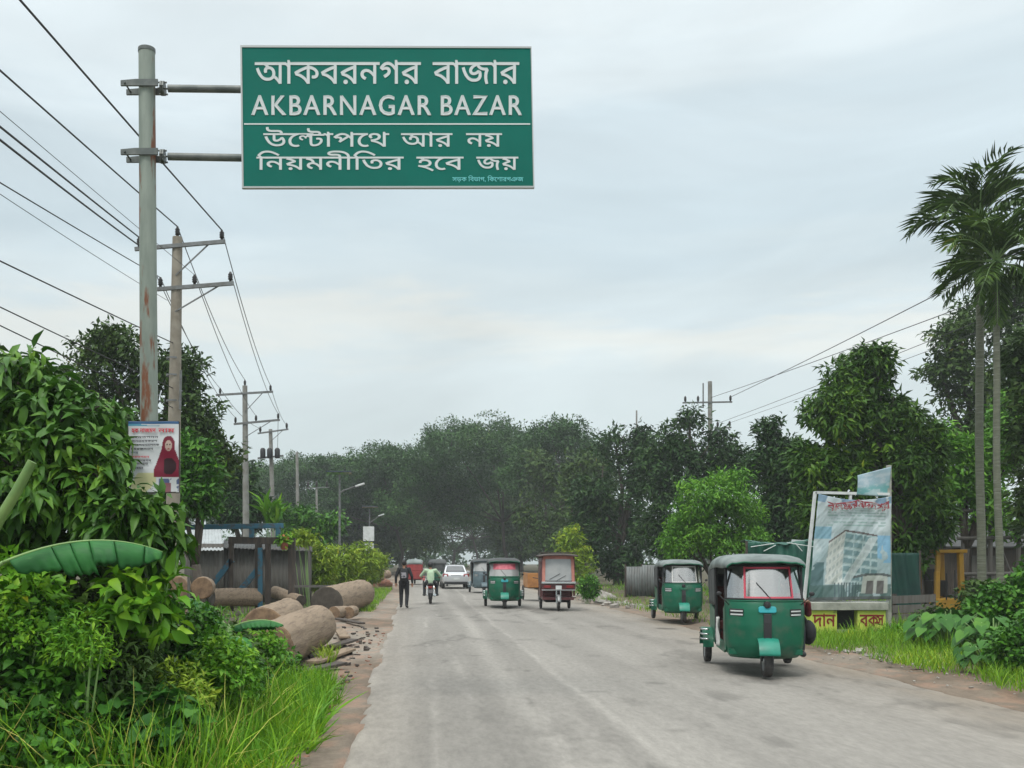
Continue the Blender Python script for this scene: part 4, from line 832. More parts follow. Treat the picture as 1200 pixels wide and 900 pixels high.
for lab, a, b, w in (('weathered plank on the bare verge nearest the biggest log', (-1.95, 14.6, -.02), (-1.25, 16.1, 0), .22), ('dark curved bark slab beside the biggest log', (-1.75, 16.2, 0), (-1.3, 18.6, 0), .26),
                     ('short splintered slab between the logs and the road', (-1.7, 19.2, 0), (-1.35, 20.6, .02), .2), ('pale slab at the far foot of the biggest log', (-1.6, 21.5, 0), (-1.9, 23.6, .03), .24),
                     ('broken board across the verge in front of the dark sawn end', (-1.5, 26.3, 0), (-2.3, 27.6, .05), .2)):
    a, b = Vector(a), Vector(b); o = MB().bar(Vector(), b-a, w, .05).build('wood_slab', m_timber if 'bark' in lab or 'pale' in lab else m_darkwood, None, bevel=.01); o.location = a+Vector((0,0,.03)); tag(o, lab, 'plank', 'loose slabs on the left verge')
# rubble
def rubble(name, spots, mat, lab, cat):
    mb = MB()
    for x, y, z, s in spots:
        q = Matrix.Rotation(random.uniform(0, 6), 3, 'Z') @ Matrix.Rotation(random.uniform(-.5, .5), 3, 'X')
        k = Vector((random.uniform(.6, 1.3), random.uniform(.5, 1), random.uniform(.3, .6)))*s
        vs = [q @ Vector((sx_*k.x*random.uniform(.7, 1), sy*k.y*random.uniform(.7, 1), sz_*k.z*random.uniform(.7, 1)))+Vector((x, y, z)) for sx_ in (-1, 1) for sy in (-1, 1) for sz_ in (-1, 1)]
        mb.add(vs, [(0,1,3,2),(4,6,7,5),(0,4,5,1),(2,3,7,6),(0,2,6,4),(1,5,7,3)])
    o = mb.build(name, mat, None, bevel=.006); return tag(o, lab, cat, kind='stuff')
rubble('brick_rubble', [(-1.0-abs(random.gauss(0, .22))+(-.0), random.uniform(7.5, 12), -.05, random.uniform(.015, .05)) for _ in range(150)]+[(random.uniform(-1.7, -.8), random.uniform(12, 24), -.05, random.uniform(.01, .04)) for _ in range(100)], m_brick, 'brick chips scattered along the left road edge', 'rubble')
rubble('bark_litter', [(random.uniform(-2.2, -1.0), random.uniform(13, 26), -.04, random.uniform(.02, .07)) for _ in range(95)], m_darkwood, 'dark bark scraps scattered on the verge by the logs', 'bark')
rubble('stone_rubble', [(random.uniform(7.0, 8.6), random.uniform(36, 50), 0, random.uniform(.05, .2)) for _ in range(70)]+[(random.uniform(7.9, 8.9), random.uniform(15.5, 19), .0, random.uniform(.03, .09)) for _ in range(40)]+[(random.uniform(7.1, 8.8), random.uniform(12, 24), -.02, random.uniform(.01, .03)) for _ in range(110)], m_stone, 'pale stones and broken concrete along the right road edge', 'rubble')
for lab, px, py, Y, s in (('pale sack-like heap of rubble on the right verge behind the maroon rickshaw', 703, 690, 43, .42), ('reddish soil heap beside the far logs on the left', 436, 671, 66, .75)):
    p = W(px, 657, Y); t = None
    mb = MB().grid(24, 12, lambda u, v: ((1+.4*math.sin(u*19+v*7))*s*math.cos(2*math.pi*u)*math.cos(v*math.pi/2)*1.4, (1+.3*math.sin(u*25))*s*math.sin(2*math.pi*u)*math.cos(v*math.pi/2), s*math.sin(v*math.pi/2)*(1+.25*math.sin(u*31+v*9))))
    o = mb.build('soil_heap' if 'soil' in lab else 'rubble_heap', m_brick if 'soil' in lab else m_stone, None); o.location = (p.x, Y, -.1); tag(o, lab, 'heap')
# flowers hung on the frame
for lab, px, py, Y in (('orange-red flower pot by the pale lean-to roof', 221, 640, 22), ('red flower pot on the right end of the timber frame', 333, 636, 33.7)):
    p = W(px, py, Y); k = Y/F; t = thing('flower_pot', lab, 'flower pot', p)
    MB().lathe([(0, -8*k), (3.5*k, -8*k), (5*k, 0), (4.4*k, 0), (0, -1*k)], n=14).build('pot', m_pot, t, smooth='auto')
    mb = MB()
    for i in range(9): mb.ball((random.uniform(-6, 6)*k, random.uniform(-5, 5)*k, random.uniform(2, 8)*k), 2.0*k, 7, 5)
    mb.build('bloom', m_flower_o, t, smooth=True)
    ls = LeafSet(); cloud(ls, [(0, 0, 3*k, 9*k, 8*k, 7*k)], 26, 6, 6*k, 3*k, spread=2*k); ls.build('foliage', lf_lime, t)
    if Y < 30:
        MB().bar((0, 0, -8*k), (0, .02, -p.z-.1), .05, .05).build('stake', m_oldwood, t)

# ------------------------------------------------------------------ right side: billboard, donation box, tarpaulins, fences
bb = Vector((W(995, 0, 22.3).x, 22.3, -.05)); bl = thing('billboard', 'sagging printed banner of a white building on a wooden stand', 'billboard', bb)
def Bp(px, py, dy=0): return W(px, py, 22.3)+Vector((0, dy, 0))-bb
nu, nv = 110, 140
u, v = np.meshgrid(np.linspace(0, 1, nu+1), np.linspace(0, 1, nv+1))
c = np.empty(u.shape+(3,)); up = v
c[:] = (.30, .40, .42); c += (np.array([.42, .50, .52])-c)*sstep(.35, .85, v)[..., None]
n = fbm(u*3, v*4, 51); c += (np.array([.55, .62, .64])-c)*(sstep(.5, .7, n)*.8)[..., None]
def put(mask, col, k=1):
    mask = np.broadcast_to(mask, u.shape); c[mask] = c[mask]*(1-k)+np.array(col)*k
put((u > .8) & (v > .35) & (v < .62) & (fbm(u*5, v*4, 52) > .4), (.14, .36, .55), .8)
put((u < .22) & (v > .58) & (v < .70), (.10, .30, .42), .7); put((u < .16) & (v < .36) & (fbm(u*8, v*8, 53) > .35), (.02, .09, .10), .85)
put((v > .93) & (fbm(u*4, v*2, 54) > .45), (.10, .22, .35), .8)  # dark blue shadow along the sagging top, painted into the banner colours
xl, xm, xr = .20, .40, .86
rt = np.where(u < xm, .56+(u-xl)/(xm-xl)*.11, .67-(u-xm)/(xr-xm)*.05)
bld = (u > xl-.03*(1-v/.6)) & (u < xr-.04) & (v < rt) & (v > .15)
left = u < xm
put(bld & left, (.52, .55, .52)); put(bld & ~left, (.33, .44, .45))
fl = ((rt-v)*13) % 1; cl = (np.where(left, (u-xl)*20, (u-xm)*9)) % 1
put(bld & ~left & (fl > .42) & (cl > .14), (.09, .19, .21), .85); put(bld & left & (fl > .55) & (cl > .4), (.24, .30, .30), .6)
put(bld & ~left & (fl < .12), (.12, .2, .2), .6); put(bld & (rt-v < .018), (.06, .03, .03), .9)
light_strk = np.abs((u-.55)-(v-.30)*.75); put((light_strk < .06) & (v > .12) & (v < .6), (.62, .66, .66), .55)  # diagonal white streak of light, painted into the banner colours
put((v > .70) & (v < .9) & (((v*34) % 1) < .45) & (fbm(u*22, v*34, 58) > .42) & (u > .15) & (u < .93), (.12, .26, .22), .6); put((v < .15) & (fbm(u*9, v*9, 55) > .42), (.03, .09, .08), .85); put((v < .17) & (u > .3) & (u < .62) & ((u*26 % 1) < .5), (.03, .07, .08), .85)
put((u > .66) & (u < .96) & (v < .24) & (v > .06), (.46, .48, .44), .9)
for a in (.71, .83): put((u > a) & (u < a+.085) & (v < .18) & (v > .05), (.07, .06, .06), .9)
put((np.abs(v-.245+.5*(u-.8)**2) < .012) & (u > .55), (.05, .06, .06), .9); put(v < .03, (.05, .06, .06), .9)
c = c*.94+.03
wr = .06*np.sin(u*7+v*5)*(1-v)+.07*fbm(u*6-v*4, v*3, 56)+.035*fbm(u*14-v*10, v*6, 57)+.05*np.exp(-((u-.35-v*.4)/.05)**2)*(1-v)
TL, TR, BL, BR = Bp(957.5, 579), Bp(1042, 582), Bp(944.5, 704), Bp(1040, 702)
P = (np.array(TL)*(1-u[..., None])+np.array(TR)*u[..., None])*v[..., None]+(np.array(BL)*(1-u[..., None])+np.array(BR)*u[..., None])*(1-v[..., None])
P[..., 1] += -wr-.05; P[..., 2] += -.11*np.sin(np.pi*u)*sstep(.8, 1, v)
nuu = nu+1; idx = (np.arange(nv)[:, None]*nuu+np.arange(nu)[None]).ravel()
ban = np_mesh('banner', P.reshape(-1, 3), np.stack([idx, idx+1, idx+nuu+1, idx+nuu], 1), M_col('printed_banner', .45, noise=.12, nscale=6, spec=.5), bl, True, c.reshape(-1, 3))
md = ban.modifiers.new('thick', 'SOLIDIFY'); md.thickness = .004; md.offset = -1
m_maroontitle = M('faded_red_print', (.30,.045,.06), .7, c2=(.40,.30,.30), scale=9, amt=(.5,.6))
tt = lettering('banner_title', 'ব\u09beনজরমদনগর', m_maroontitle, ban, Bp(966, 0).x, Bp(1037, 0).x, Bp(0, 597).z, 8*22.3/F, -.21, .008)
for v_ in tt.data.vertices: v_.co.z += .035*math.sin(v_.co.x*7+.6)+.02*math.sin(v_.co.x*17); v_.co.x += .02*math.sin(v_.co.z*60+v_.co.x*9)
fm = MB()
fm.bar(Bp(956, 576, .04), Bp(943, 706, .04), .06, .06).bar(Bp(956, 577, .04), Bp(1043, 579, .04), .06, .06).bar(Bp(943, 706, .04), Bp(1042, 706, .04), .06, .07)
fm.bar(Bp(998, 577, .05), Bp(990, 706, .05), .05, .05)
fm.build('frame', m_white, bl)
MB().bar(Bp(1043, 545, .06), Bp(1043, 748, .06), .09, .09).build('post', m_plaster, bl, bevel=.008)
MB().bar(Bp(944, 704, .09), Bp(943, 745, .09), .07, .07).build('post', m_white, bl)
ub = thing('small_sign', 'small tilted pale blue sheet nailed above the big banner', 'sign', W(1024, 580, 22.36))
q0 = W(1024, 580, 22.36)
nu, nv = 24, 20; u, v = np.meshgrid(np.linspace(0, 1, nu+1), np.linspace(0, 1, nv+1))
c = np.empty(u.shape+(3,)); c[:] = (.30, .42, .48); c += (np.array([.10, .33, .32])-c)*(sstep(.6, .3, v-.2*u+.3*fbm(u*4, v*4, 60)))[..., None]*.8
c += (np.array([.5, .55, .58])-c)*(sstep(.5, .65, fbm(u*6, v*9, 61)))[..., None]*.6
TL, TR, BL, BR = [W(*p, 22.3)-q0 for p in ((1005, 557), (1043.5, 547), (1004, 580), (1042, 582))]
P = (np.array(TL)*(1-u[..., None])+np.array(TR)*u[..., None])*v[..., None]+(np.array(BL)*(1-u[..., None])+np.array(BR)*u[..., None])*(1-v[..., None])
P[..., 1] -= .03*np.sin(u*5+v*3)
idx = (np.arange(nv)[:, None]*(nu+1)+np.arange(nu)[None]).ravel()
so = np_mesh('sheet', P.reshape(-1, 3), np.stack([idx, idx+1, idx+nu+2, idx+nu+1], 1), M_col('faded_print', .5, noise=.1), ub, True, c.reshape(-1, 3))
md = so.modifiers.new('thick', 'SOLIDIFY'); md.thickness = .006; md.offset = -1

db = Vector((W(992, 0, 21.9).x, 21.9, -.05)); dn = thing('donation_box', 'yellow-green masonry donation box with red Bengali lettering under the banner', 'donation box', db)
def Dp(px, py): return W(px, py, 21.9)-db
def slab(x0, x1, y0, y1, d, mat, name, parent, dy=0, bev=.01):
    a, b = Dp(x0, y1), Dp(x1, y0)
    return MB().box(((a.x+b.x)/2, d/2+dy, (a.z+b.z)/2), (b.x-a.x, d, b.z-a.z)).build(name, mat, parent, bevel=bev)
slab(949, 981, 715, 752, .5, m_donate, 'pillar', dn); slab(1005, 1038, 715, 752, .5, m_donate, 'pillar', dn)
slab(944, 1040, 706, 715, .62, m_plaster, 'slab', dn, -.06); slab(981.3, 1004.7, 715.3, 752, .3, m_dull, 'niche', dn, .16)
slab(981.5, 1004.5, 738, 752, .06, m_plaster, 'sill', dn, .03)
def dword(tok, a, b, y0, h): lettering('lettering', tok, m_redletter, dn, Dp(a, 0).x, Dp(b, 0).x, Dp(0, y0).z, h*21.9/F, -.003, .006)
dword('দ\u09beন', 952.5, 979, 734, 13.5)
dword(['ব', ('ক', .92, 1, 0, 0), ('স', .80, .92, 20, -70)], 1007.5, 1035.5, 734, 13.5)

tb = Vector((W(915, 0, 27).x, 27, -.05)); tp = thing('tarpaulin_stall', 'stall covered with creased green tarpaulin behind the nearest rickshaw', 'stall', tb)
def Tp(px, py, Y=27): return W(px, py, Y)-tb
def tarp(u, v):
    x = 874+u*80; y = 634+4*math.sin(u*3.2)+(700-634)*(1-v)
    p = Tp(x, y); fold = .05*math.sin(u*19+v*3)+.04*math.sin(u*7-v*9)+.03*math.sin(u*43)
    return p+Vector((0, fold, 0))
MB().grid(90, 30, tarp).build('front_sheet', m_tarp, tp, smooth=True, solid=.006)
def tarp2(u, v):
    p = Tp(874+u*80, 634+4*math.sin(u*3.2)); return p+Vector((.35*v, v*1.6, .05*math.sin(v*3.14)+.02*math.sin(u*30+v*8)))
MB().grid(60, 16, tarp2).build('roof_sheet', m_tarp, tp, smooth=True, solid=.006)
for px in (875, 954): MB().tube([Tp(px, 712), Tp(px, 634)], .035, 8).build('post', m_darkwood, tp)
mb = MB()
for a, b in (((878, 641), (905, 637)), ((893, 646), (907, 639)), ((920, 636), (952, 641)), ((930, 637), (938, 646))): mb.tube([Tp(*a)+Vector((0,-.13,0)), Tp(*b)+Vector((0,-.13,0))], .012, 5)
mb.build('rope', m_white, tp)
o = MB().bar((0,0,0), W(953, 636, 27.6)-W(928, 634, 27.6), .06, .09).build('roof_batten', m_white, tp); o.location = W(928, 634, 27.6)-tb
cb = Vector((W(1058, 0, 26.5).x, 26.5, -.05)); cd = thing('cloth_screen', 'dark green cloth screen hung behind the billboard post', 'screen', cb)
MB().grid(40, 20, lambda u, v: W(1040+u*38, 712-v*64, 26.5)+Vector((0, .05*math.sin(u*17+v*4), 0))-cb).build('cloth', m_tarp_d, cd, smooth=True, solid=.005)
for px in (1040, 1078): MB().tube([W(px, 722, 26.55)-cb, W(px, 645, 26.55)-cb], .03, 6).build('post', m_darkwood, cd)
# low wall of grey boards under the trees
wb = Vector((W(1070, 0, 25.5).x, 25.5, -.05)); wl = thing('board_fence', 'low grey board fence in the shade right of the billboard', 'fence', wb)
for i, py in enumerate((703, 714, 725)): MB().bar(W(1046, py, 25.5)-wb, W(1096, py-2, 25.5)-wb, .03, .2).build('board', m_oldwood, wl)
for px in (1048, 1094): MB().bar(W(px, 738, 25.55)-wb, W(px, 696, 25.55)-wb, .08, .08).build('post', m_darkwood, wl)

# corrugated sheet fence
sb_ = Vector((W(755, 0, 44).x, 44, -.05)); sf = thing('corrugated_fence', 'grey corrugated metal sheet fence on the right verge left of the parked rickshaw', 'fence', sb_)
for a, b, tpy in ((734, 752, 664), (752.5, 770, 662), (770.5, 788, 665)): sheet(a, b, 701, tpy, 44, .12, .02, m_tin, 'sheet', sf, sb_)
for px in (733, 752, 771, 789): MB().bar(W(px, 703, 44.1)-sb_, W(px, 661, 44.1)-sb_, .07, .07).build('post', m_darkwood, sf)

# yellow machine
yb_ = Vector((W(1112, 0, 30).x, 30, -.05)); ym = thing('excavator', 'yellow excavator cab standing under the trees on the right', 'excavator', yb_)
def Yp(px, py, dy=0): return W(px, py, 30)+Vector((0, dy, 0))-yb_
cabm = MB()
for px, dy in ((1098, 0), (1127, 0), (1098, 1.1), (1127, 1.1)): cabm.bar(Yp(px, 703, dy), Yp(px+ (1 if px < 1110 else -2), 648, dy), .16 if px > 1110 else .1, .14)
cabm.box(Yp(1113, 646, .55), (.95, 1.35, .1)); cabm.bar(Yp(1098, 670, .0), Yp(1098, 700, 0), .14, .12)
cabm.build('cab_frame', m_yellow, ym, bevel=.015)
MB().box(Yp(1113, 708, 1.0), (1.3, 2.2, .35)).build('body', m_yellow, ym, bevel=.04)
MB().box(Yp(1113, 690, .8), (.5, .5, .5)).box(Yp(1113, 678, 1.05), (.5, .12, .6)).build('seat', m_black, ym, bevel=.03)
for s in (-1, 1):
    rr = [(math.cos(a)*.9*(1 if abs(math.cos(a)) < .8 else 1), .32*math.sin(a)) for a in [i*2*math.pi/24 for i in range(24)]]
    MB().loft([[(s*.55+dx, 1.0+p[0]*1.2, .38+p[1]) for p in rr] for dx in (-.17, .17)]).build('track', m_rubber, ym)
for px in (1103, 1122): pass
MB().tube([Yp(1107, 703, -.1), Yp(1107, 672, -.1)], .02, 6).tube([Yp(1117, 703, -.1), Yp(1117, 668, -.1)], .02, 6).build('control_lever', m_black, ym)

# bamboo and timber structure at the right edge
kb = Vector((W(1165, 0, 33).x, 33, -.05)); kf = thing('bamboo_scaffold', 'weathered bamboo framework behind the palm trunks', 'scaffold', kb)
def Kp(px, py, dy=0): return W(px, py, 33)+Vector((0, dy, 0))-kb
for px in (1128, 1160, 1193, 1225):
    MB().tube([Kp(px, 730), Kp(px+1, 590)], .07, 8).build('post', m_oldwood, kf)
for py, dy in ((630, -.1), (598, -.1), (672, -.1), (690, .1)):
    MB().tube([Kp(1120, py+1, dy), Kp(1240, py-1, dy)], .06, 8).build('rail', m_oldwood, kf)
MB().tube([Kp(1140, 690, .08), Kp(1160, 630, .08)], .04, 6).tube([Kp(1193, 690, .08), Kp(1170, 630, .08)], .04, 6).build('brace', m_oldwood, kf)
hb = Vector((W(1180, 0, 37).x, 37, -.05)); hs = thing('wooden_hut', 'dark plank hut in the shade behind the bamboo framework', 'hut', hb)
MB().box((0, 1.5, 1.1), (4.2, 3, 2.3)).build('wall', m_darkwood, hs)
MB().loft([[(-2.5, -.4, 2.25), (2.5, -.4, 2.25), (2.5, -.4, 2.3), (-2.5, -.4, 2.3)], [(-2.5, 1.5, 3.2), (2.5, 1.5, 3.2), (2.5, 1.5, 3.25), (-2.5, 1.5, 3.25)], [(-2.5, 3.4, 2.25), (2.5, 3.4, 2.25), (2.5, 3.4, 2.3), (-2.5, 3.4, 2.3)]]).build('roof', m_tin_d, hs)
MB().box((-.9, -.02, 1.0), (.9, .05, 1.9)).build('door', m_oldwood, hs); MB().box((1.0, -.02, 1.3), (.8, .05, .8)).build('window', m_dull, hs)
# ------------------------------------------------------------------ trees
g = None
# far rain trees that close over the road
def raintree(label, Y, cx, cy_top, halfw, basepx, mat=lf_rain, clumps=900, under=None, depth=1.0, hpx=60):
    k = Y/F; lob = []
    n = 9
    for i in range(n):
        a = -1+2*i/(n-1); px = cx+a*halfw*.84; py = cy_top+hpx*.22+ (abs(a)**2.2)*hpx*.75+random.uniform(-4, 4)
        for d in (-1, 0, 1):
            lob.append(lobe(px+random.uniform(-.1, .1)*halfw, py+abs(d)*hpx*.15+random.uniform(-3, 5), Y, halfw*.25, hpx*.21, halfw*k*.26, dY=d*halfw*k*.55*depth))
    b = Vector((W(basepx, 657, Y).x, Y, -.1))
    t = thing('rain_tree', label, 'rain tree', b, 0, 'tall rain trees over the road')
    lo = [(l[0]-b.x, l[1]-b.y, l[2]-b.z, *l[3:]) for l in lob]
    for px_, f, w in ((-.45, .62, .3), (.45, .62, .3), (0, .5, .4), (-.75, .85, .2), (.75, .85, .2)):
        c = lobe(cx+px_*halfw, cy_top+hpx*(.5+f*.5), Y, halfw*w, hpx*.26, halfw*k*.4); lo.append((c[0]-b.x, c[1]-b.y, c[2]-b.z, *c[3:]))
    ls = LeafSet(); cloud(ls, lo, int(clumps*1.5), 16, .32, .19, T_DIAMOND, spread=.45, droop=.1, shell=.45, up=1.3); cloud(ls, sublobes(lo, 3, (.3, .5)), clumps, 14, .32, .19, T_DIAMOND, spread=.38, droop=.1, shell=.3, up=1.3); ls.build('crown', mat, t)
    mb = MB(); limbs(mb, (0,0,0), lo[1:27:4], .22, .5, 9, .5); mb.build('trunk', m_bark, t, smooth=True)
raintree('widest rain tree, its domed crown the highest over the far road', 118, 568, 484, 130, 600, clumps=2300, hpx=95)
raintree('rain tree with a flat lacy crown right of the highest dome', 105, 655, 486, 66, 660, clumps=620, hpx=70)
raintree('rain tree with a lower crown left of the highest dome', 122, 455, 514, 104, 470, clumps=1500, hpx=80)
raintree('rain tree behind the left line of utility poles', 130, 360, 528, 110, 365, clumps=1300, hpx=66)
raintree('rain tree arching deep in the road tunnel from the right', 150, 590, 512, 110, 612, clumps=1300, hpx=100)
raintree('rain tree arching deep in the road tunnel from the left', 160, 505, 522, 110, 480, clumps=1300, hpx=95)
raintree('farthest rain tree at the end of the road', 200, 545, 540, 110, 560, clumps=1200, hpx=85)
raintree('rain tree spreading at the far left behind the yellow-green hedge', 140, 290, 540, 80, 300, clumps=700, hpx=60)
for lab, px, Y, tops in (('dense dark tree low on the left side of the road tunnel', 470, 145, ((455, 590, 30, 34), (485, 600, 34, 36), (440, 620, 30, 26), (500, 625, 34, 26), (470, 640, 44, 18))),
        ('dense dark tree low on the right side of the road tunnel', 610, 140, ((600, 580, 36, 40), (632, 600, 30, 36), (580, 610, 34, 34), (610, 635, 44, 22))),
        ('hazy tree closing the middle of the road tunnel', 530, 215, ((530, 600, 36, 32), (505, 615, 32, 26), (560, 612, 34, 30), (535, 632, 50, 20), (575, 636, 30, 16))),
        ('dark tree low behind the left street lamps', 415, 125, ((400, 600, 28, 22), (425, 592, 26, 26), (412, 622, 34, 22), (440, 632, 26, 16)))):
    tree('broadleaf_tree', lab, (W(px, 0, Y).x, Y, -.1), [lobe(a, b, Y, c, d) for a, b, c, d in tops], lf_mid, 900, 11, .6, .3, .35, spread=.6, shell=.25, T=T_DIAMOND)
# low growth closing the horizon
ls = LeafSet(); lob = []
for i in range(60):
    x = -150+i*5.2+random.uniform(-2, 2); yy = 235+random.uniform(-8, 25)
    if -14 < x < 4 and False: continue
    lob.append((x, yy, 3+random.uniform(-.5, 1.5), 5, 4, random.uniform(4, 7)))
cloud(ls, lob, 3600, 9, 1.1, .6, T_DIAMOND, spread=.9, shell=.3)
tl = ls.build('distant_undergrowth', lf_rain); tag(tl, 'hazy low growth closing the end of the road', 'undergrowth', kind='stuff')

# right-hand trees, far to near
tree('broadleaf_tree', 'slender pale green tree at the right mouth of the road tunnel', (W(640, 0, 92).x, 92, -.1), [lobe(636, 560, 92, 26, 34), lobe(628, 605, 92, 22, 30), lobe(648, 620, 92, 24, 30)], lf_mid, 420, 10, .45, .22, .3, spread=.4, shell=.3)
tree('broadleaf_tree', 'round dark tree in front of the lacy rain tree', (W(690, 0, 78).x, 78, -.1), [lobe(670, 600, 78, 32, 36), lobe(690, 560, 78, 34, 34), lobe(712, 610, 78, 30, 40), lobe(668, 645, 78, 24, 22)], lf_mid, 750, 10, .42, .2, .35, spread=.4, shell=.35)
tree('mango_tree', 'dark mango tree with a spiky top left of the right-hand utility pole', (W(725, 0, 64).x, 64, -.1), [lobe(722, 525, 64, 28, 26), lobe(745, 545, 64, 30, 40), lobe(705, 570, 64, 32, 40), lobe(735, 610, 64, 42, 46), lobe(700, 625, 64, 34, 34), lobe(752, 512, 64, 16, 14), lobe(735, 660, 64, 36, 20)], lf_darkblue, 1300, 11, .40, .14, .35, spread=.35, shell=.4)
tree('mango_tree', 'dark bushy tree wrapped round the right-hand utility pole', (W(800, 0, 54).x, 54, -.1), [lobe(790, 520, 54, 26, 24), lobe(808, 492, 54, 17, 17), lobe(775, 555, 54, 36, 40), lobe(815, 545, 54, 34, 36), lobe(850, 545, 54, 30, 30), lobe(780, 610, 54, 34, 44), lobe(842, 512, 54, 14, 14), lobe(872, 560, 54, 24, 30), lobe(800, 640, 54, 40, 26)], lf_darkblue, 1500, 11, .34, .12, .32, spread=.3, shell=.4)
tree('feathery_tree', 'bright green feathery tree above the parked rickshaw', (W(838, 0, 38).x, 38, -.1), [lobe(838, 582, 38, 42, 26), lobe(805, 612, 38, 34, 26), lobe(868, 608, 38, 36, 28), lobe(835, 630, 38, 46, 26), lobe(800, 640, 38, 26, 18), lobe(880, 636, 38, 24, 20), lobe(855, 560, 38, 20, 12)], lf_bright, 620, 26, .20, .065, .13, spread=.26, shell=.3, droop=.35, up=1.0, fork=.3)
tree('mango_tree', 'narrow dark tree left of the big mango tree', (W(910, 0, 42).x, 42, -.1), [lobe(902, 512, 42, 18, 26), lobe(912, 560, 42, 26, 40), lobe(898, 610, 42, 26, 36), lobe(925, 620, 42, 28, 36), lobe(890, 540, 42, 16, 22), lobe(930, 560, 42, 26, 44), lobe(945, 600, 42, 24, 50)], lf_darkblue, 1300, 11, .30, .10, .25, spread=.24, shell=.4)
mg = [lobe(1010, 440, 30, 48, 36), lobe(985, 480, 30, 46, 40), lobe(1040, 490, 30, 46, 40), lobe(970, 540, 30, 42, 46), lobe(1020, 550, 30, 50, 50), lobe(1075, 560, 30, 40, 44), lobe(960, 600, 30, 32, 40), lobe(1060, 610, 30, 44, 40), lobe(1005, 612, 30, 44, 36), lobe(1085, 520, 30, 26, 30), lobe(1024, 418, 30, 22, 16), lobe(1095, 600, 30, 24, 34), lobe(955, 655, 30, 30, 30), lobe(1010, 660, 30, 40, 30), lobe(1060, 650, 30, 26, 26)]
tree('mango_tree', 'big mango tree with glossy hanging leaves behind the billboard', (W(1075, 0, 30).x, 30, -.1), mg, lf_mango, 3300, 12, .27, .085, .2, spread=.15, shell=.45, droop=.6, group=None)
tree('broadleaf_tree', 'tall airy tree behind the palms at the right edge', (W(1150, 0, 46).x, 46, -.1), [lobe(1115, 395, 46, 34, 28), lobe(1150, 370, 46, 34, 28), lobe(1190, 350, 46, 40, 36), lobe(1100, 430, 46, 24, 22), lobe(1140, 440, 46, 44, 44), lobe(1195, 430, 46, 44, 50), lobe(1130, 500, 46, 40, 40), lobe(1185, 520, 46, 50, 44), lobe(1240, 420, 46, 50, 90)], lf_mid, 1700, 11, .33, .13, .32, spread=.32, shell=.4)
tree('broadleaf_tree', 'lighter green tree between the mango tree and the palm trunks', (W(1125, 0, 33).x, 33, -.1), [lobe(1118, 515, 33, 26, 26), lobe(1135, 560, 33, 32, 34), lobe(1108, 580, 33, 24, 26), lobe(1160, 600, 33, 34, 30), lobe(1180, 545, 33, 34, 44), lobe(1195, 490, 33, 30, 30)], lf_bright, 800, 11, .26, .10, .16, spread=.22, shell=.35)
tree('broadleaf_tree', 'leafy tree cut off by the right edge of the view', (W(1250, 0, 28).x, 28, -.1), [lobe(1205, 420, 28, 28, 50), lobe(1220, 520, 28, 40, 60), lobe(1240, 610, 28, 44, 50), lobe(1215, 590, 28, 26, 34)], lf_mid, 900, 11, .28, .11, .2, spread=.22, shell=.4)

# areca palms
def palm(label, bx, by, topx, topy, Y, fl, nf, r=.1):
    b = Vector((W(bx, 0, Y).x, Y, -.1)); tp = W(topx, topy, Y)-b
    t = thing('areca_palm', label, 'palm tree', b, 0, 'pair of areca palms')
    pts = [tp*(i/8)+Vector((.05*math.sin(i*1.1), 0, 0))*(1-i/8) for i in range(9)]
    MB().tube(pts, [r*1.3]+[r*1.05-.02*i/8 for i in range(8)], 10).build('trunk', m_barkp, t, smooth=True)
    MB().tube([tp-Vector((0,0,.05)), tp+Vector((0,0,.35)), tp+Vector((0,0,.8))], [r*1.05, r*1.2, r*.5], 10).build('crownshaft', M('palm_crownshaft', (.07,.16,.05), .5), t, smooth=True)
    ls = LeafSet(); rach = MB(); hub = tp+Vector((0,0,.7))
    for i in range(nf):
        az = i*2.39996+random.uniform(-.3, .3); el = [1.4, 1.2, 1.0, .75, .45, .1, -.45, -.95, -1.2][int(i/nf*9)]+random.uniform(-.12, .12)
        L_ = fl*random.uniform(.85, 1.1)*(1 if el > -.2 else .85)
        h = Vector((math.cos(az), math.sin(az), 0)); P_ = []; n = 9; d = el; p = hub.copy()
        for j in range(n+1):
            P_.append(p.copy()); d_ = d-1.75*(j/n)**1.7*(1.0 if el > .3 else .35)
            p += (h*math.cos(d_)+Vector((0,0,math.sin(d_))))*L_/n
        rach.tube(P_, [.022*(1-.85*j/n) for j in range(n+1)], 5, False)
        A = np.array(P_); m = 21
        s = np.linspace(.16, .99, m); f = s*n; a0 = np.minimum(f.astype(int), n-1)
        C = A[a0]+(A[a0+1]-A[a0])*(f-a0)[:, None]; Tn = unit(A[a0+1]-A[a0])
        side = unit(np.cross(Tn, np.array([0, 0, 1.])+np.array(h)*.01)); upv = np.cross(side, Tn)
        ll = L_*.40*np.sin(np.pi*(s*.80+.14))**.7
        for sg_ in (-1, 1):
            D = side*sg_*.75+Tn*.85+upv*(.45 if el > .3 else .1)-np.array([0, 0, .12+.35*random.random()])+rv(m)*.16
            ls.add(*leaves(C, D, upv+rv(m)*.2, ll*rng.uniform(.8, 1.15, m), .044, T_LEAF))
    rach.build('frond_stalk', m_midrib, t, smooth=True); ls.build('crown', lf_palm, t)
    # old fronds hanging down the trunk
palm('taller areca palm with spreading fronds on the left of the pair', 1149, 700, 1148, 288, 26, 1.9, 26, .105)
palm('shorter areca palm with drooping fronds beside the taller one', 1171, 722, 1167, 340, 24, 1.75, 30, .085)

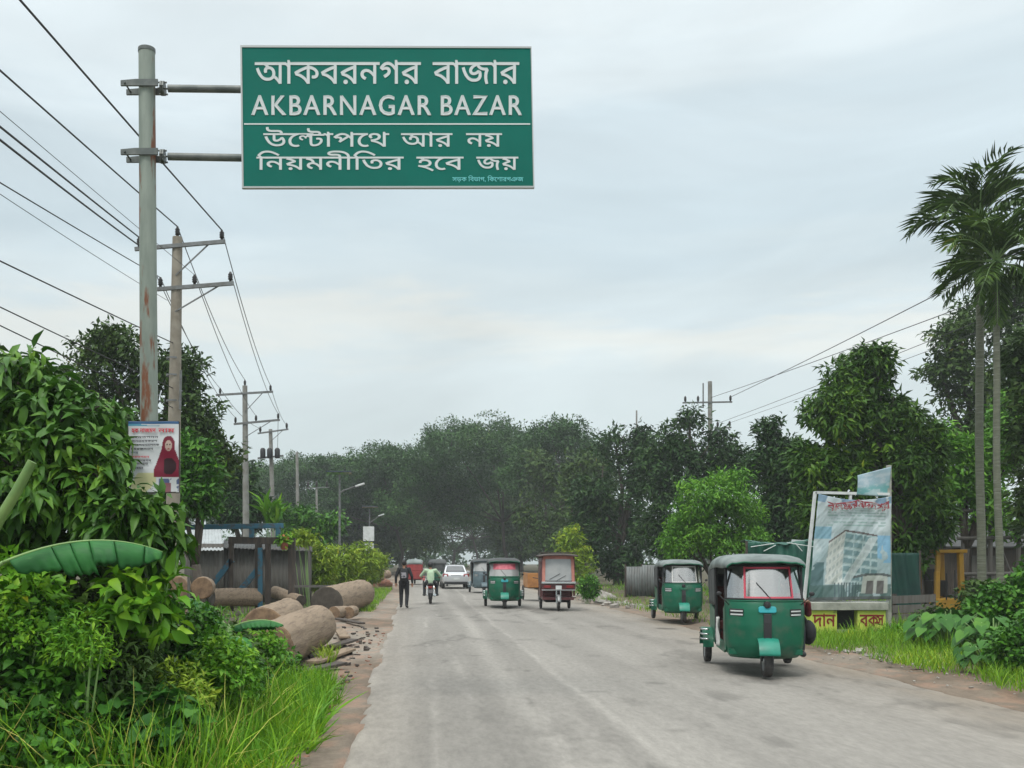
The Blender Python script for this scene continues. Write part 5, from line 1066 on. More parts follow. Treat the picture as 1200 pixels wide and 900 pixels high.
# left background trees
tree('broadleaf_tree', 'dark airy tree behind the sign pole and the nearest utility pole', (W(190, 0, 32).x, 32, -.1), [lobe(120, 405, 32, 34, 22), lobe(150, 420, 32, 50, 40), lobe(200, 430, 32, 46, 36), lobe(110, 455, 32, 50, 50), lobe(180, 490, 32, 64, 56), lobe(235, 510, 32, 36, 40), lobe(245, 560, 32, 34, 44), lobe(110, 520, 32, 60, 60), lobe(200, 570, 32, 60, 50), lobe(225, 460, 32, 24, 24), lobe(260, 530, 32, 20, 22)], lf_mid, 2100, 10, .24, .10, .3, spread=.22, shell=.45)
tree('broadleaf_tree', 'shaded tree filling the gap right of the poster', (W(235, 0, 27).x, 27, -.1), [lobe(230, 540, 27, 24, 34), lobe(214, 575, 27, 34, 28), lobe(242, 582, 27, 22, 18), lobe(175, 600, 27, 34, 40)], lf_bush, 700, 10, .24, .10, .16, spread=.2, shell=.35)
tree('broadleaf_tree', 'dark tree cut off by the left edge of the view', (W(-60, 0, 20).x, 20, -.1), [lobe(-30, 425, 20, 38, 30), lobe(-40, 480, 20, 60, 50), lobe(30, 480, 20, 46, 36), lobe(-60, 560, 20, 80, 60), lobe(40, 560, 20, 60, 60)], lf_mid, 1200, 10, .26, .11, .22, spread=.22, shell=.4)
tree('broadleaf_tree', 'bushy green tree between the shed and the street lamps', (W(350, 0, 60).x, 60, -.1), [lobe(335, 603, 60, 26, 16), lobe(362, 608, 60, 26, 16), lobe(385, 615, 60, 16, 14), lobe(345, 622, 60, 44, 18)], lf_bush, 520, 10, .34, .16, .2, spread=.34, shell=.3)
tree('broadleaf_tree', 'dark tree mass behind the second utility pole', (W(285, 0, 52).x, 52, -.1), [lobe(275, 590, 52, 36, 30), lobe(305, 600, 52, 26, 22), lobe(255, 560, 52, 30, 34), lobe(290, 560, 52, 14, 22)], lf_darkblue, 620, 10, .34, .14, .25, spread=.34, shell=.35)

def bush(name, label, base, lobes, mat, clumps, per, ln, wd, cat='shrub', group=None, T=T_LEAF, stems=7, smat=None, **kw):
    b = Vector(base); t = thing(name, label, cat, b, 0, group)
    lo = [(l[0]-b.x, l[1]-b.y, l[2]-b.z, *l[3:]) for l in lobes]
    ls = LeafSet(); cloud(ls, lo, clumps, per, ln, wd, T, **kw); ls.build('foliage', mat, t)
    mb = MB()
    for i in range(stems):
        l = random.choice(lo); e = Vector(l[:3])+Vector((random.uniform(-.7,.7)*l[3], random.uniform(-.7,.7)*l[4], random.uniform(.1,.8)*l[5]))
        s = Vector((e.x*.25+random.uniform(-.1,.1), e.y*.25, 0)); mb.tube([s, s.lerp(e, .55)+Vector((0,0,e.z*.08)), e], [.014, .010, .004], 5)
    mb.build('stem', smat or m_midrib, t)
    return t
# hedge of yellow-green plants along the left verge
hg = 'yellow-green plants along the left verge'
for i, (lab, px, py, Y, rx, ry) in enumerate((('tall yellow-green plant at the near end of the verge hedge', 378, 662, 40, 14, 26), ('spreading yellow-green plant behind the long log', 402, 658, 44, 18, 22),
        ('feathery yellow-green plant below the notice board', 425, 655, 50, 18, 20), ('low yellow-green plant at the far end of the verge hedge', 441, 660, 58, 13, 14), ('light green plant rising over the shed end', 352, 640, 42, 16, 14))):
    bush('roadside_plant', lab, (W(px, 0, Y).x, Y, -.1), [lobe(px, py, Y, rx, ry), lobe(px-6, py+12, Y, rx, ry*.8)], lf_yellow, 210, 9, .30, .075, group=hg, spread=.16, shell=.2, droop=.35)
bush('banana_clump', 'bright upright banana shoots behind the timber frame', (W(318, 0, 41).x, 41, -.1), [lobe(316, 606, 41, 5, 12), lobe(322, 610, 41, 5, 12)], lf_lime, 14, 4, .9, .22, 'banana plant', T=T_BIG, spread=.08, droop=-1.6, side=.2)
bush('yellow_shrub', 'bright yellow leafy plant beside the red flower pot', (W(362, 0, 35).x, 35, -.1), [lobe(358, 630, 35, 9, 10), lobe(345, 634, 35, 10, 7)], lf_yellow, 60, 7, .18, .09, spread=.1)
bush('shrub', 'dark clipped bush behind the maroon rickshaw', (W(690, 0, 40).x, 40, -.1), [lobe(690, 688, 40, 12, 14)], lf_bush, 150, 9, .14, .07, spread=.1)
bush('shrub', 'light green sapling behind the maroon rickshaw', (W(670, 0, 52).x, 52, -.1), [lobe(668, 640, 52, 14, 26), lobe(680, 660, 52, 14, 22)], lf_yellow, 190, 9, .26, .10, spread=.2)

# ------------------------------------------------------------------ left foreground plants
near = [lobe(22, 448, 9.6, 52, 40), lobe(-40, 470, 9.6, 60, 50), lobe(75, 492, 9.4, 62, 44), lobe(104, 552, 9.0, 44, 44), lobe(40, 560, 9.0, 80, 60), lobe(150, 606, 8.8, 38, 30), lobe(188, 622, 9.0, 26, 38), lobe(-50, 560, 9.2, 60, 70), lobe(100, 600, 9.2, 70, 40), lobe(120, 500, 11.0, 40, 34), lobe(60, 620, 9.6, 90, 40)]
nb = Vector((W(60, 0, 9.8).x, 9.8, -.25))
t = thing('broadleaf_tree', 'near tree with big drooping dark leaves at the left edge, overlapping the poster', 'tree', nb)
ls = LeafSet(); cloud(ls, [(l[0]-nb.x, l[1]-nb.y, l[2]-nb.z, *l[3:]) for l in near], 800, 8, .20, .08, T_BIG, spread=.06, droop=.65, shell=.35, up=1.0, jit=.6); cloud(ls, sublobes([(l[0]-nb.x, l[1]-nb.y, l[2]-nb.z, *l[3:]) for l in near], 5), 620, 8, .12, .05, T_LEAF, spread=.07, droop=.3, shell=.4, jit=.8); ls.build('crown', lf_near, t)
mb = MB(); limbs(mb, (0,0,0), [(l[0]-nb.x, l[1]-nb.y, l[2]-nb.z, *l[3:]) for l in near], .10, .35)
for _ in range(70):
    l = random.choice(near); d = Vector(rv(1)[0]); c = Vector(l[:3])-nb; e = c+Vector((d.x*l[3], d.y*l[4], d.z*l[5]))*1.02
    mb.tube([c.lerp(e, .3), c.lerp(e, .7)+Vector((0,0,.05)), e], [.012, .008, .004], 5)
mb.build('trunk', m_bark, t, smooth=True)

def banana_leaf(mb, rib, p0, az, el, ln, wd, curl, fold=.25, splits=3, seed=0, roll=0.0):
    rnd = random.Random(seed); n = 26; h = Vector((math.cos(az), math.sin(az), 0)); sd_ = Vector((-h.y, h.x, 0)); p = Vector(p0); pts = []; d = el
    for i in range(n+1):
        pts.append(p.copy()); dd = el-curl*(i/n)**1.3
        p = p+(h*math.cos(dd)+Vector((0,0,1))*math.sin(dd))*ln/n
    rib.tube(pts, [.016*(1-.8*i/n) for i in range(n+1)], 6)
    for s in (-1, 1):
        cuts = sorted(rnd.uniform(.12, .95) for _ in range(splits)); prev = 1; seg = [int(c*n) for c in cuts]+[n]
        for e_ in seg:
            if e_-prev < 2: continue
            dr = rnd.uniform(-.12, .22); cutw = rnd.uniform(.80, 1.05)
            def f(u, v, a=prev, b=e_-.15, dr=dr, cutw=cutw):
                t = a+(b-a)*v; i = min(int(t), n-1); c = pts[i].lerp(pts[i+1], t-i); tg = (pts[i+1]-pts[i]).normalized()
                k = max(0, math.sin(math.pi*min(1, (t/n*.90+.09)))**.5); w = wd*k*u*(cutw-.10*u*abs(math.sin(t*1.9+s)))
                upv = sd_.cross(tg)*-1
                if upv.z < 0: upv = -upv
                ang = (fold+dr)*(.35+.65*u)                     # the blade hangs more towards its edge
                return c+sd_*s*math.cos(ang)*w-upv*math.sin(ang)*w+tg*w*.30+upv*.006*math.sin(t*2.6)*u
            mb.grid(8, max(4, int((e_-prev)*2)), f); prev = e_
def banana(label, base, specs, stem_h, group='banana plants in the left foreground'):
    t = thing('banana_plant', label, 'banana plant', base, 0, group)
    MB().tube([(0,0,-.1), (.02,0,stem_h*.5), (0,0,stem_h)], [.06, .05, .035], 10).build('stem', m_midrib, t, smooth=True)
    for i, s in enumerate(specs):
        mb, rib = MB(), MB(); rib.tube([(0,0,stem_h*.93), (Vector((0,0,stem_h))+Vector(s[0]))/2+Vector((0,0,.02)), s[0]], [.022,.02,.017], 6); banana_leaf(mb, rib, *s, seed=i+int(base[1]*10)); o = mb.build('leaf', lf_banana, t, smooth=True, solid=.002); rib.build('midrib', m_midrib, o, smooth=True)
    return t
c = W(40, 665, 7.9); b0 = (c.x-.45, 8.0, -.2)
banana('banana plant whose big arched leaf spreads over the undergrowth at the left', b0, [
    (Vector((.20, -.1, c.z+.24)), .10, .40, 1.30, .30, .80, 1.05, 6), (Vector((0, 0, 1.6)), 2.4, .9, 1.0, .24, 1.2, .8, 4), (Vector((0, 0, 1.5)), -2.2, .7, .9, .24, 1.3, .8, 4)], 1.75)
c = W(268, 728, 10.8)
banana('young banana plant with two short leaves in front of the logs', (c.x, 10.8, -.15), [
    (Vector((.02, 0, 1.12)), -.15, .42, .62, .15, .85, .75, 2), (Vector((-.02, -.02, 1.12)), 2.95, 1.0, .62, .16, 1.0, .7, 2), (Vector((0, 0, 1.0)), -.9, .3, .5, .11, 1.2, .1, 1), (Vector((0, 0, 1.05)), -2.2, .4, .5, .11, 1.3, .1, 1)], 1.15)
sp = W(0, 612, 7.6); st = thing('cut_stem', 'bare slanting green stem at the left edge below the big leaves', 'plant stem', (sp.x-.3, 7.6, -.2))
a, b_ = W(-45, 690, 7.6), W(38, 541, 7.6); o_ = Vector(st.location)
MB().tube([Vector((0,0,0)), a-o_, W(0, 608, 7.6)-o_, W(20, 575, 7.6)-o_, b_-o_], [.05, .045, .042, .040, .036], 10).build('stem', M('fresh_stem', (.16,.26,.07), .5, c2=(.10,.2,.05), scale=4), st, smooth='auto')

# creeper round the foot of the sign pole
bush('creeper', 'dark creeper climbing the foot of the sign pole', (B0.x, 10, -.1), [(B0.x, 9.95, 1.1, .26, .26, .6), (B0.x-.1, 9.9, 1.75, .3, .28, .55), (B0.x-.02, 9.95, .4, .28, .28, .5)], lf_taro, 260, 7, .12, .075, 'creeper', T=T_HEART, spread=.07, droop=.6, shell=.75)
ug = 'undergrowth shrubs in the left foreground'
def sb(lab, px, py, Y, rx, ry, mat, clumps, per, ln, wd, T=T_LEAF, **kw):
    bush('shrub', lab, (W(px, 0, Y).x, Y, -.25), [lobe(px, py, Y, rx, ry), lobe(px-rx*.4, py+ry*.6, Y, rx*.9, ry*.8), lobe(px+rx*.4, py+ry*.7, Y-.15, rx*.8, ry*.8)], mat, clumps, per, ln, wd, group=ug, T=T, **kw)
sb('lime green shrub with big pointed leaves under the arched banana leaf', 165, 700, 8.7, 44, 30, lf_lime, 60, 6, .20, .10, T_BIG, spread=.07, droop=.4, shell=.5)
sb('dark shrub at the lower left edge with heart-shaped leaves', 40, 760, 8.3, 70, 60, lf_bush, 420, 7, .09, .06, T_HEART, spread=.08, droop=.4)
sb('dense shrub with small bright leaves right of the lime green one', 218, 742, 10.2, 46, 36, lf_bush, 480, 9, .08, .042, spread=.07, droop=.25)
sb('shrub of narrow glossy leaves below the lime green one', 135, 790, 8.5, 56, 50, lf_mid, 460, 8, .13, .035, spread=.08, droop=.4)
sb('bright small-leaved shrub leaning towards the road grass', 265, 775, 9.6, 34, 30, lf_lime, 260, 9, .075, .038, spread=.06, droop=.2)
sb('bushy weed at the bottom left corner', 60, 862, 7.9, 80, 46, lf_bush, 380, 8, .10, .06, spread=.08, droop=.35)
sb('broad dark weed low in front of the shrubs', 175, 845, 8.1, 48, 36, lf_taro, 130, 5, .15, .12, T_HEART, spread=.08, droop=.5)
sb('dark shrub filling the shade under the near tree', 80, 705, 9.3, 100, 44, lf_mid, 480, 8, .13, .07, spread=.09, droop=.4)
sb('leafy shrub in the shade left of the young banana plant', 262, 762, 11.8, 40, 30, lf_mid, 330, 8, .10, .05, spread=.08, droop=.4)
sb('shrub with lime tips at the left edge below the slanting stem', 15, 680, 8.5, 50, 34, lf_lime, 110, 7, .13, .07, spread=.07, droop=.3)
sb('leafy weed hiding the near end of the biggest log', 300, 752, 13.6, 28, 24, lf_lime, 190, 8, .09, .045, spread=.07)
sb('low weed at the foot of the biggest log', 318, 768, 14.0, 26, 22, lf_bush, 170, 8, .10, .05, spread=.07)

sb('feathery lime weed among the dark leaves of the left bank', 95, 745, 8.0, 30, 26, lf_lime, 120, 10, .075, .022, spread=.06, droop=.2)
sb('yellow-tipped weed between the shrubs and the bright grass', 205, 800, 8.6, 34, 26, lf_yellow, 130, 9, .085, .028, spread=.06, droop=.2)
sb('fine-leaved bush under the slanting stem', 20, 725, 8.2, 40, 24, lf_lime, 150, 9, .06, .03, spread=.06, droop=.3)
sb('small-leaved trailing bush right of the dense shrub', 282, 785, 10.6, 26, 22, lf_bush, 240, 9, .06, .032, spread=.06, droop=.3)
def blades(n, xr, yr, h, w, mat, name, label, edge=None, lean=.45, stuff=True, dens=None, z0=-.1):
    x = rng.uniform(*xr, n*3); y = rng.uniform(*yr, n*3)
    k = np.ones(len(x), bool)
    if edge is not None: k &= edge(x, y)
    k &= rng.random(len(x)) < sstep(.3, .55, fbm(x*1.1, y*1.1, 71))*.85+.15
    x, y = x[k][:n], y[k][:n]; n = len(x)
    P = np.stack([x, y, np.full(n, z0)+.05*fbm(x, y, 72)], 1)
    D = rv(n)*lean+np.array([0, 0, 1.]); N = rv(n)+np.array([0, 0, .01]); s = rng.uniform(.5, 1.3, n)*(.7+.6*fbm(x*.9, y*.9, 73))
    ls = LeafSet(); ls.add(*leaves(P, D, N, h*s, w*rng.uniform(.7, 1.2, n), T_BLADE)); o = ls.build(name, mat)
    return tag(o, label, 'grass', kind='stuff')
blades(17000, (-3.3, -.72), (7.6, 14.6), .27, .013, lf_grass, 'grass', 'bright grass bank along the left road edge', lambda x, y: x < -1.02-.10*np.maximum(y-11.2, 0)+.5*(fbm(y*1.6, y*0, 74)-.5)+.25*(fbm(x*5, y*5, 77)-.5), z0=-.1, lean=.75)
blades(700, (-2.6, -.75), (7.6, 13.5), .42, .024, lf_lime, 'broad_grass', 'broad-bladed weeds among the bright grass', lambda x, y: x < -.98-.10*np.maximum(y-11.2, 0), lean=.8)
blades(2600, (-4.2, -1.5), (7.4, 10.5), .62, .016, lf_grass, 'tall_grass', 'taller grass blades among the left shrubs', lean=.4, z0=-.15)
blades(420, (-3.6, -1.4), (7.4, 10.5), .7, .010, lf_dry, 'dry_grass', 'pale dry blades arching out of the left bank', lean=.8, z0=-.12)
blades(22000, (7.5, 13), (11.5, 25.5), .22, .013, lf_grass_r, 'verge_grass', 'bright grass on the right verge', lambda x, y: x > 7.75+.7*(fbm(y*.7, y*0, 75)-.5)+.3*(fbm(x*4, y*4, 78)-.5), z0=.0)
blades(3500, (8.6, 14), (12.5, 24), .34, .016, lf_grass, 'verge_weeds', 'taller weeds on the right verge', lambda x, y: x > 9.3+.8*(fbm(y*.5, y*0, 76)-.5), z0=.03)
blades(2600, (-3.2, -1.3), (33, 60), .22, .02, lf_grass_r, 'verge_grass', 'grass patch on the left verge beyond the logs', lambda x, y: (x < -1.55) & (x > -2.9), z0=-.08)
blades(1500, (7.2, 9.5), (24, 60), .24, .02, lf_grass_r, 'verge_grass', 'thin grass along the far right verge', lambda x, y: x > 7.7, z0=-.05)
blades(160, (-1.75, -1.45), (16.6, 17.6), .30, .016, lf_yellow, 'verge_grass', 'yellow-green tuft between the biggest log and the road', lean=.5, z0=-.05)

blades(7000, (-24, -3.3), (13, 62), .42, .035, lf_grass, 'wild_grass', 'rough grass round the yard behind the logs', lambda x, y: (x < -3.4) & (rng.random(len(x)) < .8), z0=-.25, lean=.7)
blades(5000, (10, 32), (24, 60), .42, .035, lf_grass, 'wild_grass', 'rough grass under the trees on the right', lambda x, y: x > 9.5, z0=.0, lean=.7)
# right-hand verge plants
def taro(label, px, py, Y, n, hh, spread, size, mat=lf_taro):
    b = Vector((W(px, 0, Y).x, Y, 0)); t = thing('taro_plant', label, 'taro plant', b, 0, 'taro clumps on the right verge'); ls = LeafSet(); mb = MB()
    P, D, N = [], [], []
    for i in range(n):
        a = random.uniform(0, 6.28); r_ = spread*math.sqrt(random.random()); z = hh*random.uniform(.45, 1)*(1-.3*r_/spread)
        e = Vector((r_*math.cos(a), r_*math.sin(a)*.8, z)); mb.tube([e*.12*Vector((1,1,0)).length if False else Vector((e.x*.2, e.y*.2, 0)), Vector((e.x*.6, e.y*.6, z*.75)), e], [.018, .014, .010], 5)
        P.append(e); D.append((math.cos(a)+random.uniform(-.4,.4), math.sin(a)-.45+random.uniform(-.3,.3), -.75)); N.append((math.cos(a)*.5, math.sin(a)*.5-.3, .9))
    s = rng.uniform(.7, 1.2, n)*size
    ls.add(*leaves(np.array(P), np.array(D), np.array(N), s, s*.8, T_HEART)); ls.build('leaf_cluster', mat, t); mb.build('stem', m_midrib, t)
taro('large dark taro clump right of the billboard post', 1112, 720, 18.5, 90, .9, .75, .30)
taro('taro clump at the foot of the palm trunks', 1165, 735, 17.0, 70, .9, .7, .30)
taro('small taro clump near the road on the right', 1155, 765, 15.2, 34, .55, .4, .2)
bush('shrub', 'tall tangle of leaves in front of the palm trunks', (W(1185, 0, 19).x, 19, 0), [lobe(1182, 708, 19, 34, 28), lobe(1222, 690, 19, 34, 40), lobe(1150, 720, 19, 22, 16), lobe(1200, 728, 19, 40, 26)], lf_bush, 620, 9, .14, .075, spread=.1)
bush('shrub', 'low bright weed clump at the right edge of the verge', (W(1190, 0, 14.5).x, 14.5, 0), [lobe(1195, 760, 14.5, 34, 26), lobe(1225, 745, 14.5, 40, 40)], lf_bush, 330, 9, .11, .06, spread=.08)
bush('shrub', 'low weeds around the billboard post', (W(1065, 0, 21.5).x, 21.5, 0), [lobe(1060, 742, 21.5, 30, 10), lobe(1085, 745, 20.5, 24, 10)], lf_lime, 170, 8, .10, .05, spread=.08)
bush('shrub', 'dark creeper low on the slope behind the taro', (W(1110, 0, 22).x, 22, 0), [lobe(1100, 722, 22, 20, 12), lobe(1150, 700, 22, 26, 20)], lf_mid, 240, 8, .13, .07, spread=.09)
# ------------------------------------------------------------------ people
def remeshed(name, mb, mat, parent, vox=.011, sm=4):
    o = mb.build(name, mat, None); m = o.modifiers.new('r', 'REMESH'); m.mode = 'VOXEL'; m.voxel_size = vox
    s = o.modifiers.new('s', 'SMOOTH'); s.iterations = sm; s.factor = .5
    me = bpy.data.meshes.new_from_object(o.evaluated_get(bpy.context.evaluated_depsgraph_get()))
    me.polygons.foreach_set('use_smooth', [True]*len(me.polygons)); me.materials.clear(); me.materials.append(mat)
    bpy.data.objects.remove(o); r = bpy.data.objects.new(name, me); COL.objects.link(r); r.parent = parent; return r
def capsule(mb, a, b, ra, rb):
    a, b = Vector(a), Vector(b); d = (b-a).normalized()
    mb.tube([a-d*ra*.9, a-d*ra*.6, a, a.lerp(b, .5), b, b+d*rb*.6, b+d*rb*.9], [ra*.4, ra*.8, ra, (ra+rb)/2*1.02, rb, rb*.8, rb*.4], 10)
STAND = dict(pelvis=(0,0,.95), chest=(0,0,1.28), neck=(0,0,1.45), head=(0,.02,1.60), shL=(-.18,0,1.40), elL=(-.25,-.03,1.13), wrL=(-.27,.06,.89), hdL=(0,.15,-1), shR=(.18,0,1.40), elR=(.25,-.03,1.13), wrR=(.27,.06,.89), hdR=(0,.15,-1),
             hiL=(-.09,0,.92), knL=(-.10,.04,.50), anL=(-.10,-.02,.09), toL=(-.11,.15,.04), hiR=(.09,0,.92), knR=(.10,.04,.50), anR=(.10,-.02,.09), toR=(.11,.15,.04))
def figure(label, loc, rz, pose, shirt, trousers, hair=m_hair, group=None, helmet=None, shoes=m_black, scarf=None):
    'a person facing local +Y'
    J = {k: Vector(v) for k, v in {**STAND, **pose}.items()}
    t = thing('person', label, 'person', loc, rz, group); body = MB()
    up = (J['chest']-J['pelvis']).normalized()
    capsule(body, J['pelvis'], J['chest'], .125, .13); capsule(body, J['chest'], J['neck'], .07, .055); capsule(body, J['neck'], J['head'], .052, .06)
    h = J['head']; hf = Vector((0, 1, 0)) if 'face' not in J else J['face'].normalized()
    body.ball(h, (.075, .093, .115), 16, 12); body.ball(h+hf*.05+Vector((0,0,-.05)), (.055, .05, .06), 12, 8)
    body.ball(h+hf*.098+Vector((0,0,-.012)), (.014, .02, .024), 8, 6)
    for s in (-1, 1): body.ball(h+Vector((s*.078, 0, -.01)), (.012, .025, .033), 8, 6)
    for s in 'LR':
        capsule(body, J['sh'+s], J['el'+s], .05, .038); capsule(body, J['el'+s], J['wr'+s], .038, .026)
        capsule(body, J['hi'+s], J['kn'+s], .085, .058); capsule(body, J['kn'+s], J['an'+s], .056, .036); capsule(body, J['an'+s], J['to'+s], .04, .032)
        capsule(body, J['chest']+up*.05, J['sh'+s], .08, .055); capsule(body, J['pelvis'], J['hi'+s], .11, .09)
        w = J['wr'+s]; d = Vector(J['hd'+s]).normalized(); sd_ = d.cross(Vector((0, 0, 1)) if abs(d.z) < .8 else Vector((0, 1, 0))).normalized(); nn = sd_.cross(d)
        pc = w+d*.09
        body.box(w+d*.05, (.07, .09, .028), Matrix((sd_, d, nn)).transposed())
        for i, (off, ln) in enumerate(((-.030, .066), (-.010, .078), (.011, .074), (.030, .058))):
            a = pc+sd_*off; b_ = a+(d*.8-nn*.35).normalized()*ln*.5; c = b_+(d*.5-nn*.75).normalized()*ln*.5
            body.tube([a-d*.02, a, b_, c], [.010, .010, .0095, .008], 7)
        a = w+d*.03+sd_*(.035 if s == 'L' else -.035); body.tube([a, a+(d*.6+sd_*(.6 if s == 'L' else -.6)).normalized()*.035, a+(d*.9+sd_*(.3 if s == 'L' else -.3)).normalized()*.06], [.012, .011, .009], 7)
    remeshed('body', body, m_skin, t, .010, 3)
    top = MB(); capsule(top, J['pelvis']+up*.0, J['chest'], .150, .158); 
    for s in 'LR':
        capsule(top, J['chest']+up*.06, J['sh'+s], .10, .078); capsule(top, J['sh'+s], J['el'+s], .070, .056); capsule(top, J['el'+s], J['el'+s].lerp(J['wr'+s], .9), .054, .042)
    remeshed('shirt', top, shirt, t, .014, 5)
    low = MB(); 
    for s in 'LR':
        capsule(low, J['pelvis'], J['hi'+s], .135, .115); capsule(low, J['hi'+s], J['kn'+s], .105, .080); capsule(low, J['kn'+s], J['kn'+s].lerp(J['an'+s], .93), .078, .060)
    remeshed('trousers', low, trousers, t, .014, 5)
    for s in 'LR':
        sh_ = MB(); capsule(sh_, J['an'+s]+(J['an'+s]-J['to'+s]).normalized()*.03-Vector((0,0,.03)), J['to'+s], .05, .045); remeshed('shoe', sh_, shoes, t, .012, 2)
    if helmet:
        hm = MB().ball(h+Vector((0, 0, .03)), (.125, .145, .135), 18, 12); ho = hm.build('helmet', helmet, t, smooth=True)
        MB().ball(h+hf*.09+Vector((0,0,.01)), (.10, .06, .06), 14, 8).build('visor', m_carglass, ho, smooth=True)
    else:
        hr = MB().ball(h-hf*.018+Vector((0, 0, .028)), (.088, .100, .108), 18, 12); remeshed('hair', hr, hair, t, .012, 1)
        for s in (-1, 1): MB().ball(h+hf*.086+Vector((s*.03, 0, .015)), .011, 8, 6).build('eye', m_black, t, smooth=True)
        MB().ball(h+hf*.094+Vector((0, 0, -.062)), (.024, .008, .006), 8, 6).build('mouth', m_redcloth, t, smooth=True)
    return t
pos = lambda px, Y: Vector((W(px, 0, Y).x, Y, 0))
wk = figure('man in black walking away along the left road edge with a backpack', pos(473.5, 35.6), R(-3), dict(wrL=(-.30, .02, .90), elL=(-.29, -.05, 1.14), elR=(.29, -.06, 1.14), wrR=(.30, .0, .90), knL=(-.11, .12, .50), anL=(-.11, .05, .09), toL=(-.13, .21, .04), knR=(.11, .02, .49), anR=(.10, -.14, .10), toR=(.12, .02, .03), head=(0, .03, 1.60)), m_blackcloth, m_blackcloth)
kb_ = thing('backpack', 'black backpack with a pale printed pocket on the walking man', 'backpack', wk.location+Vector((0, -.2, 1.0)), R(-3))
MB().loft([[(-.13, .04, 0), (.13, .04, 0), (.13, -.10, 0), (-.13, -.10, 0)], [(-.15, .05, .06), (.15, .05, .06), (.14, -.14, .06), (-.14, -.14, .06)], [(-.15, .05, .30), (.15, .05, .30), (.13, -.12, .30), (-.13, -.12, .30)], [(-.09, .05, .43), (.09, .05, .43), (.07, -.03, .43), (-.07, -.03, .43)]]).build('bag', m_blackcloth, kb_, smooth='auto', bevel=.02)
MB().box((0, -.145, .18), (.19, .03, .2)).build('pocket', M('printed_pocket', (.30, .29, .32), .8, c2=(.05, .05, .06), scale=11, amt=(.48, .56)), kb_, bevel=.012)
for s in (-1, 1): MB().tube([(s*.09, .06, .05), (s*.14, .22, .12), (s*.13, .36, .30), (s*.09, .24, .46), (s*.07, .06, .40)], .018, 6).build('strap', m_blackcloth, kb_)

# ------------------------------------------------------------------ wheels and rickshaws
def wheel(parent, c, Rr, w, n=28, spokes=0, name='wheel'):
    x, y, z = c
    o = MB().lathe([(Rr*.62, -w*.45), (Rr*.86, -w*.5), (Rr*.97, -w*.38), (Rr, -w*.15), (Rr, w*.15), (Rr*.97, w*.38), (Rr*.86, w*.5), (Rr*.62, w*.45), (Rr*.62, -w*.45)], c, 'x', n).build(name, m_rubber, parent, smooth='auto')
    if spokes:
        mb = MB().lathe([(Rr*.62, -w*.3), (Rr*.68, 0), (Rr*.62, w*.3), (Rr*.57, 0), (Rr*.62, -w*.3)], c, 'x', n)
        for i in range(spokes):
            a = i*2*math.pi/spokes; mb.tube([(x, y, z), (x, y+Rr*.6*math.cos(a), z+Rr*.6*math.sin(a))], .006, 4)
        mb.lathe([(0, -w*.6), (.035, -w*.6), (.035, w*.6), (0, w*.6)], c, 'x', 12).build('rim', m_rim, o)
    else:
        MB().lathe([(0, -w*.42), (Rr*.15, -w*.44), (Rr*.22, -w*.25), (Rr*.45, -w*.2), (Rr*.62, -w*.42), (Rr*.62, w*.42), (Rr*.45, w*.2), (Rr*.22, w*.25), (Rr*.15, w*.44), (0, w*.42)], c, 'x', n).build('rim', m_rim, o, smooth='auto')
    return o
CW = [(.27,.475,-1.09), (.32,.515,-1.15), (.46,.545,-1.195), (.75,.56,-1.20), (.98,.565,-1.165), (1.10,.56,-1.125), (1.13,.55,-1.105)]
def cowl_at(u, z):
    for (z0, w0, y0), (z1, w1, y1) in zip(CW, CW[1:]):
        if z <= z1 or z1 == CW[-1][0]:
            k = (z-z0)/(z1-z0); w, y = w0+(w1-w0)*k, y0+(y1-y0)*k; break
    return Vector((w*u, y+.30*abs(u)**2.8, z))
def shield_at(u, v):
    w = .545-.03*v; return Vector((w*u, -1.10+.20*v+.27*abs(u)**2.8, 1.14+.49*v))
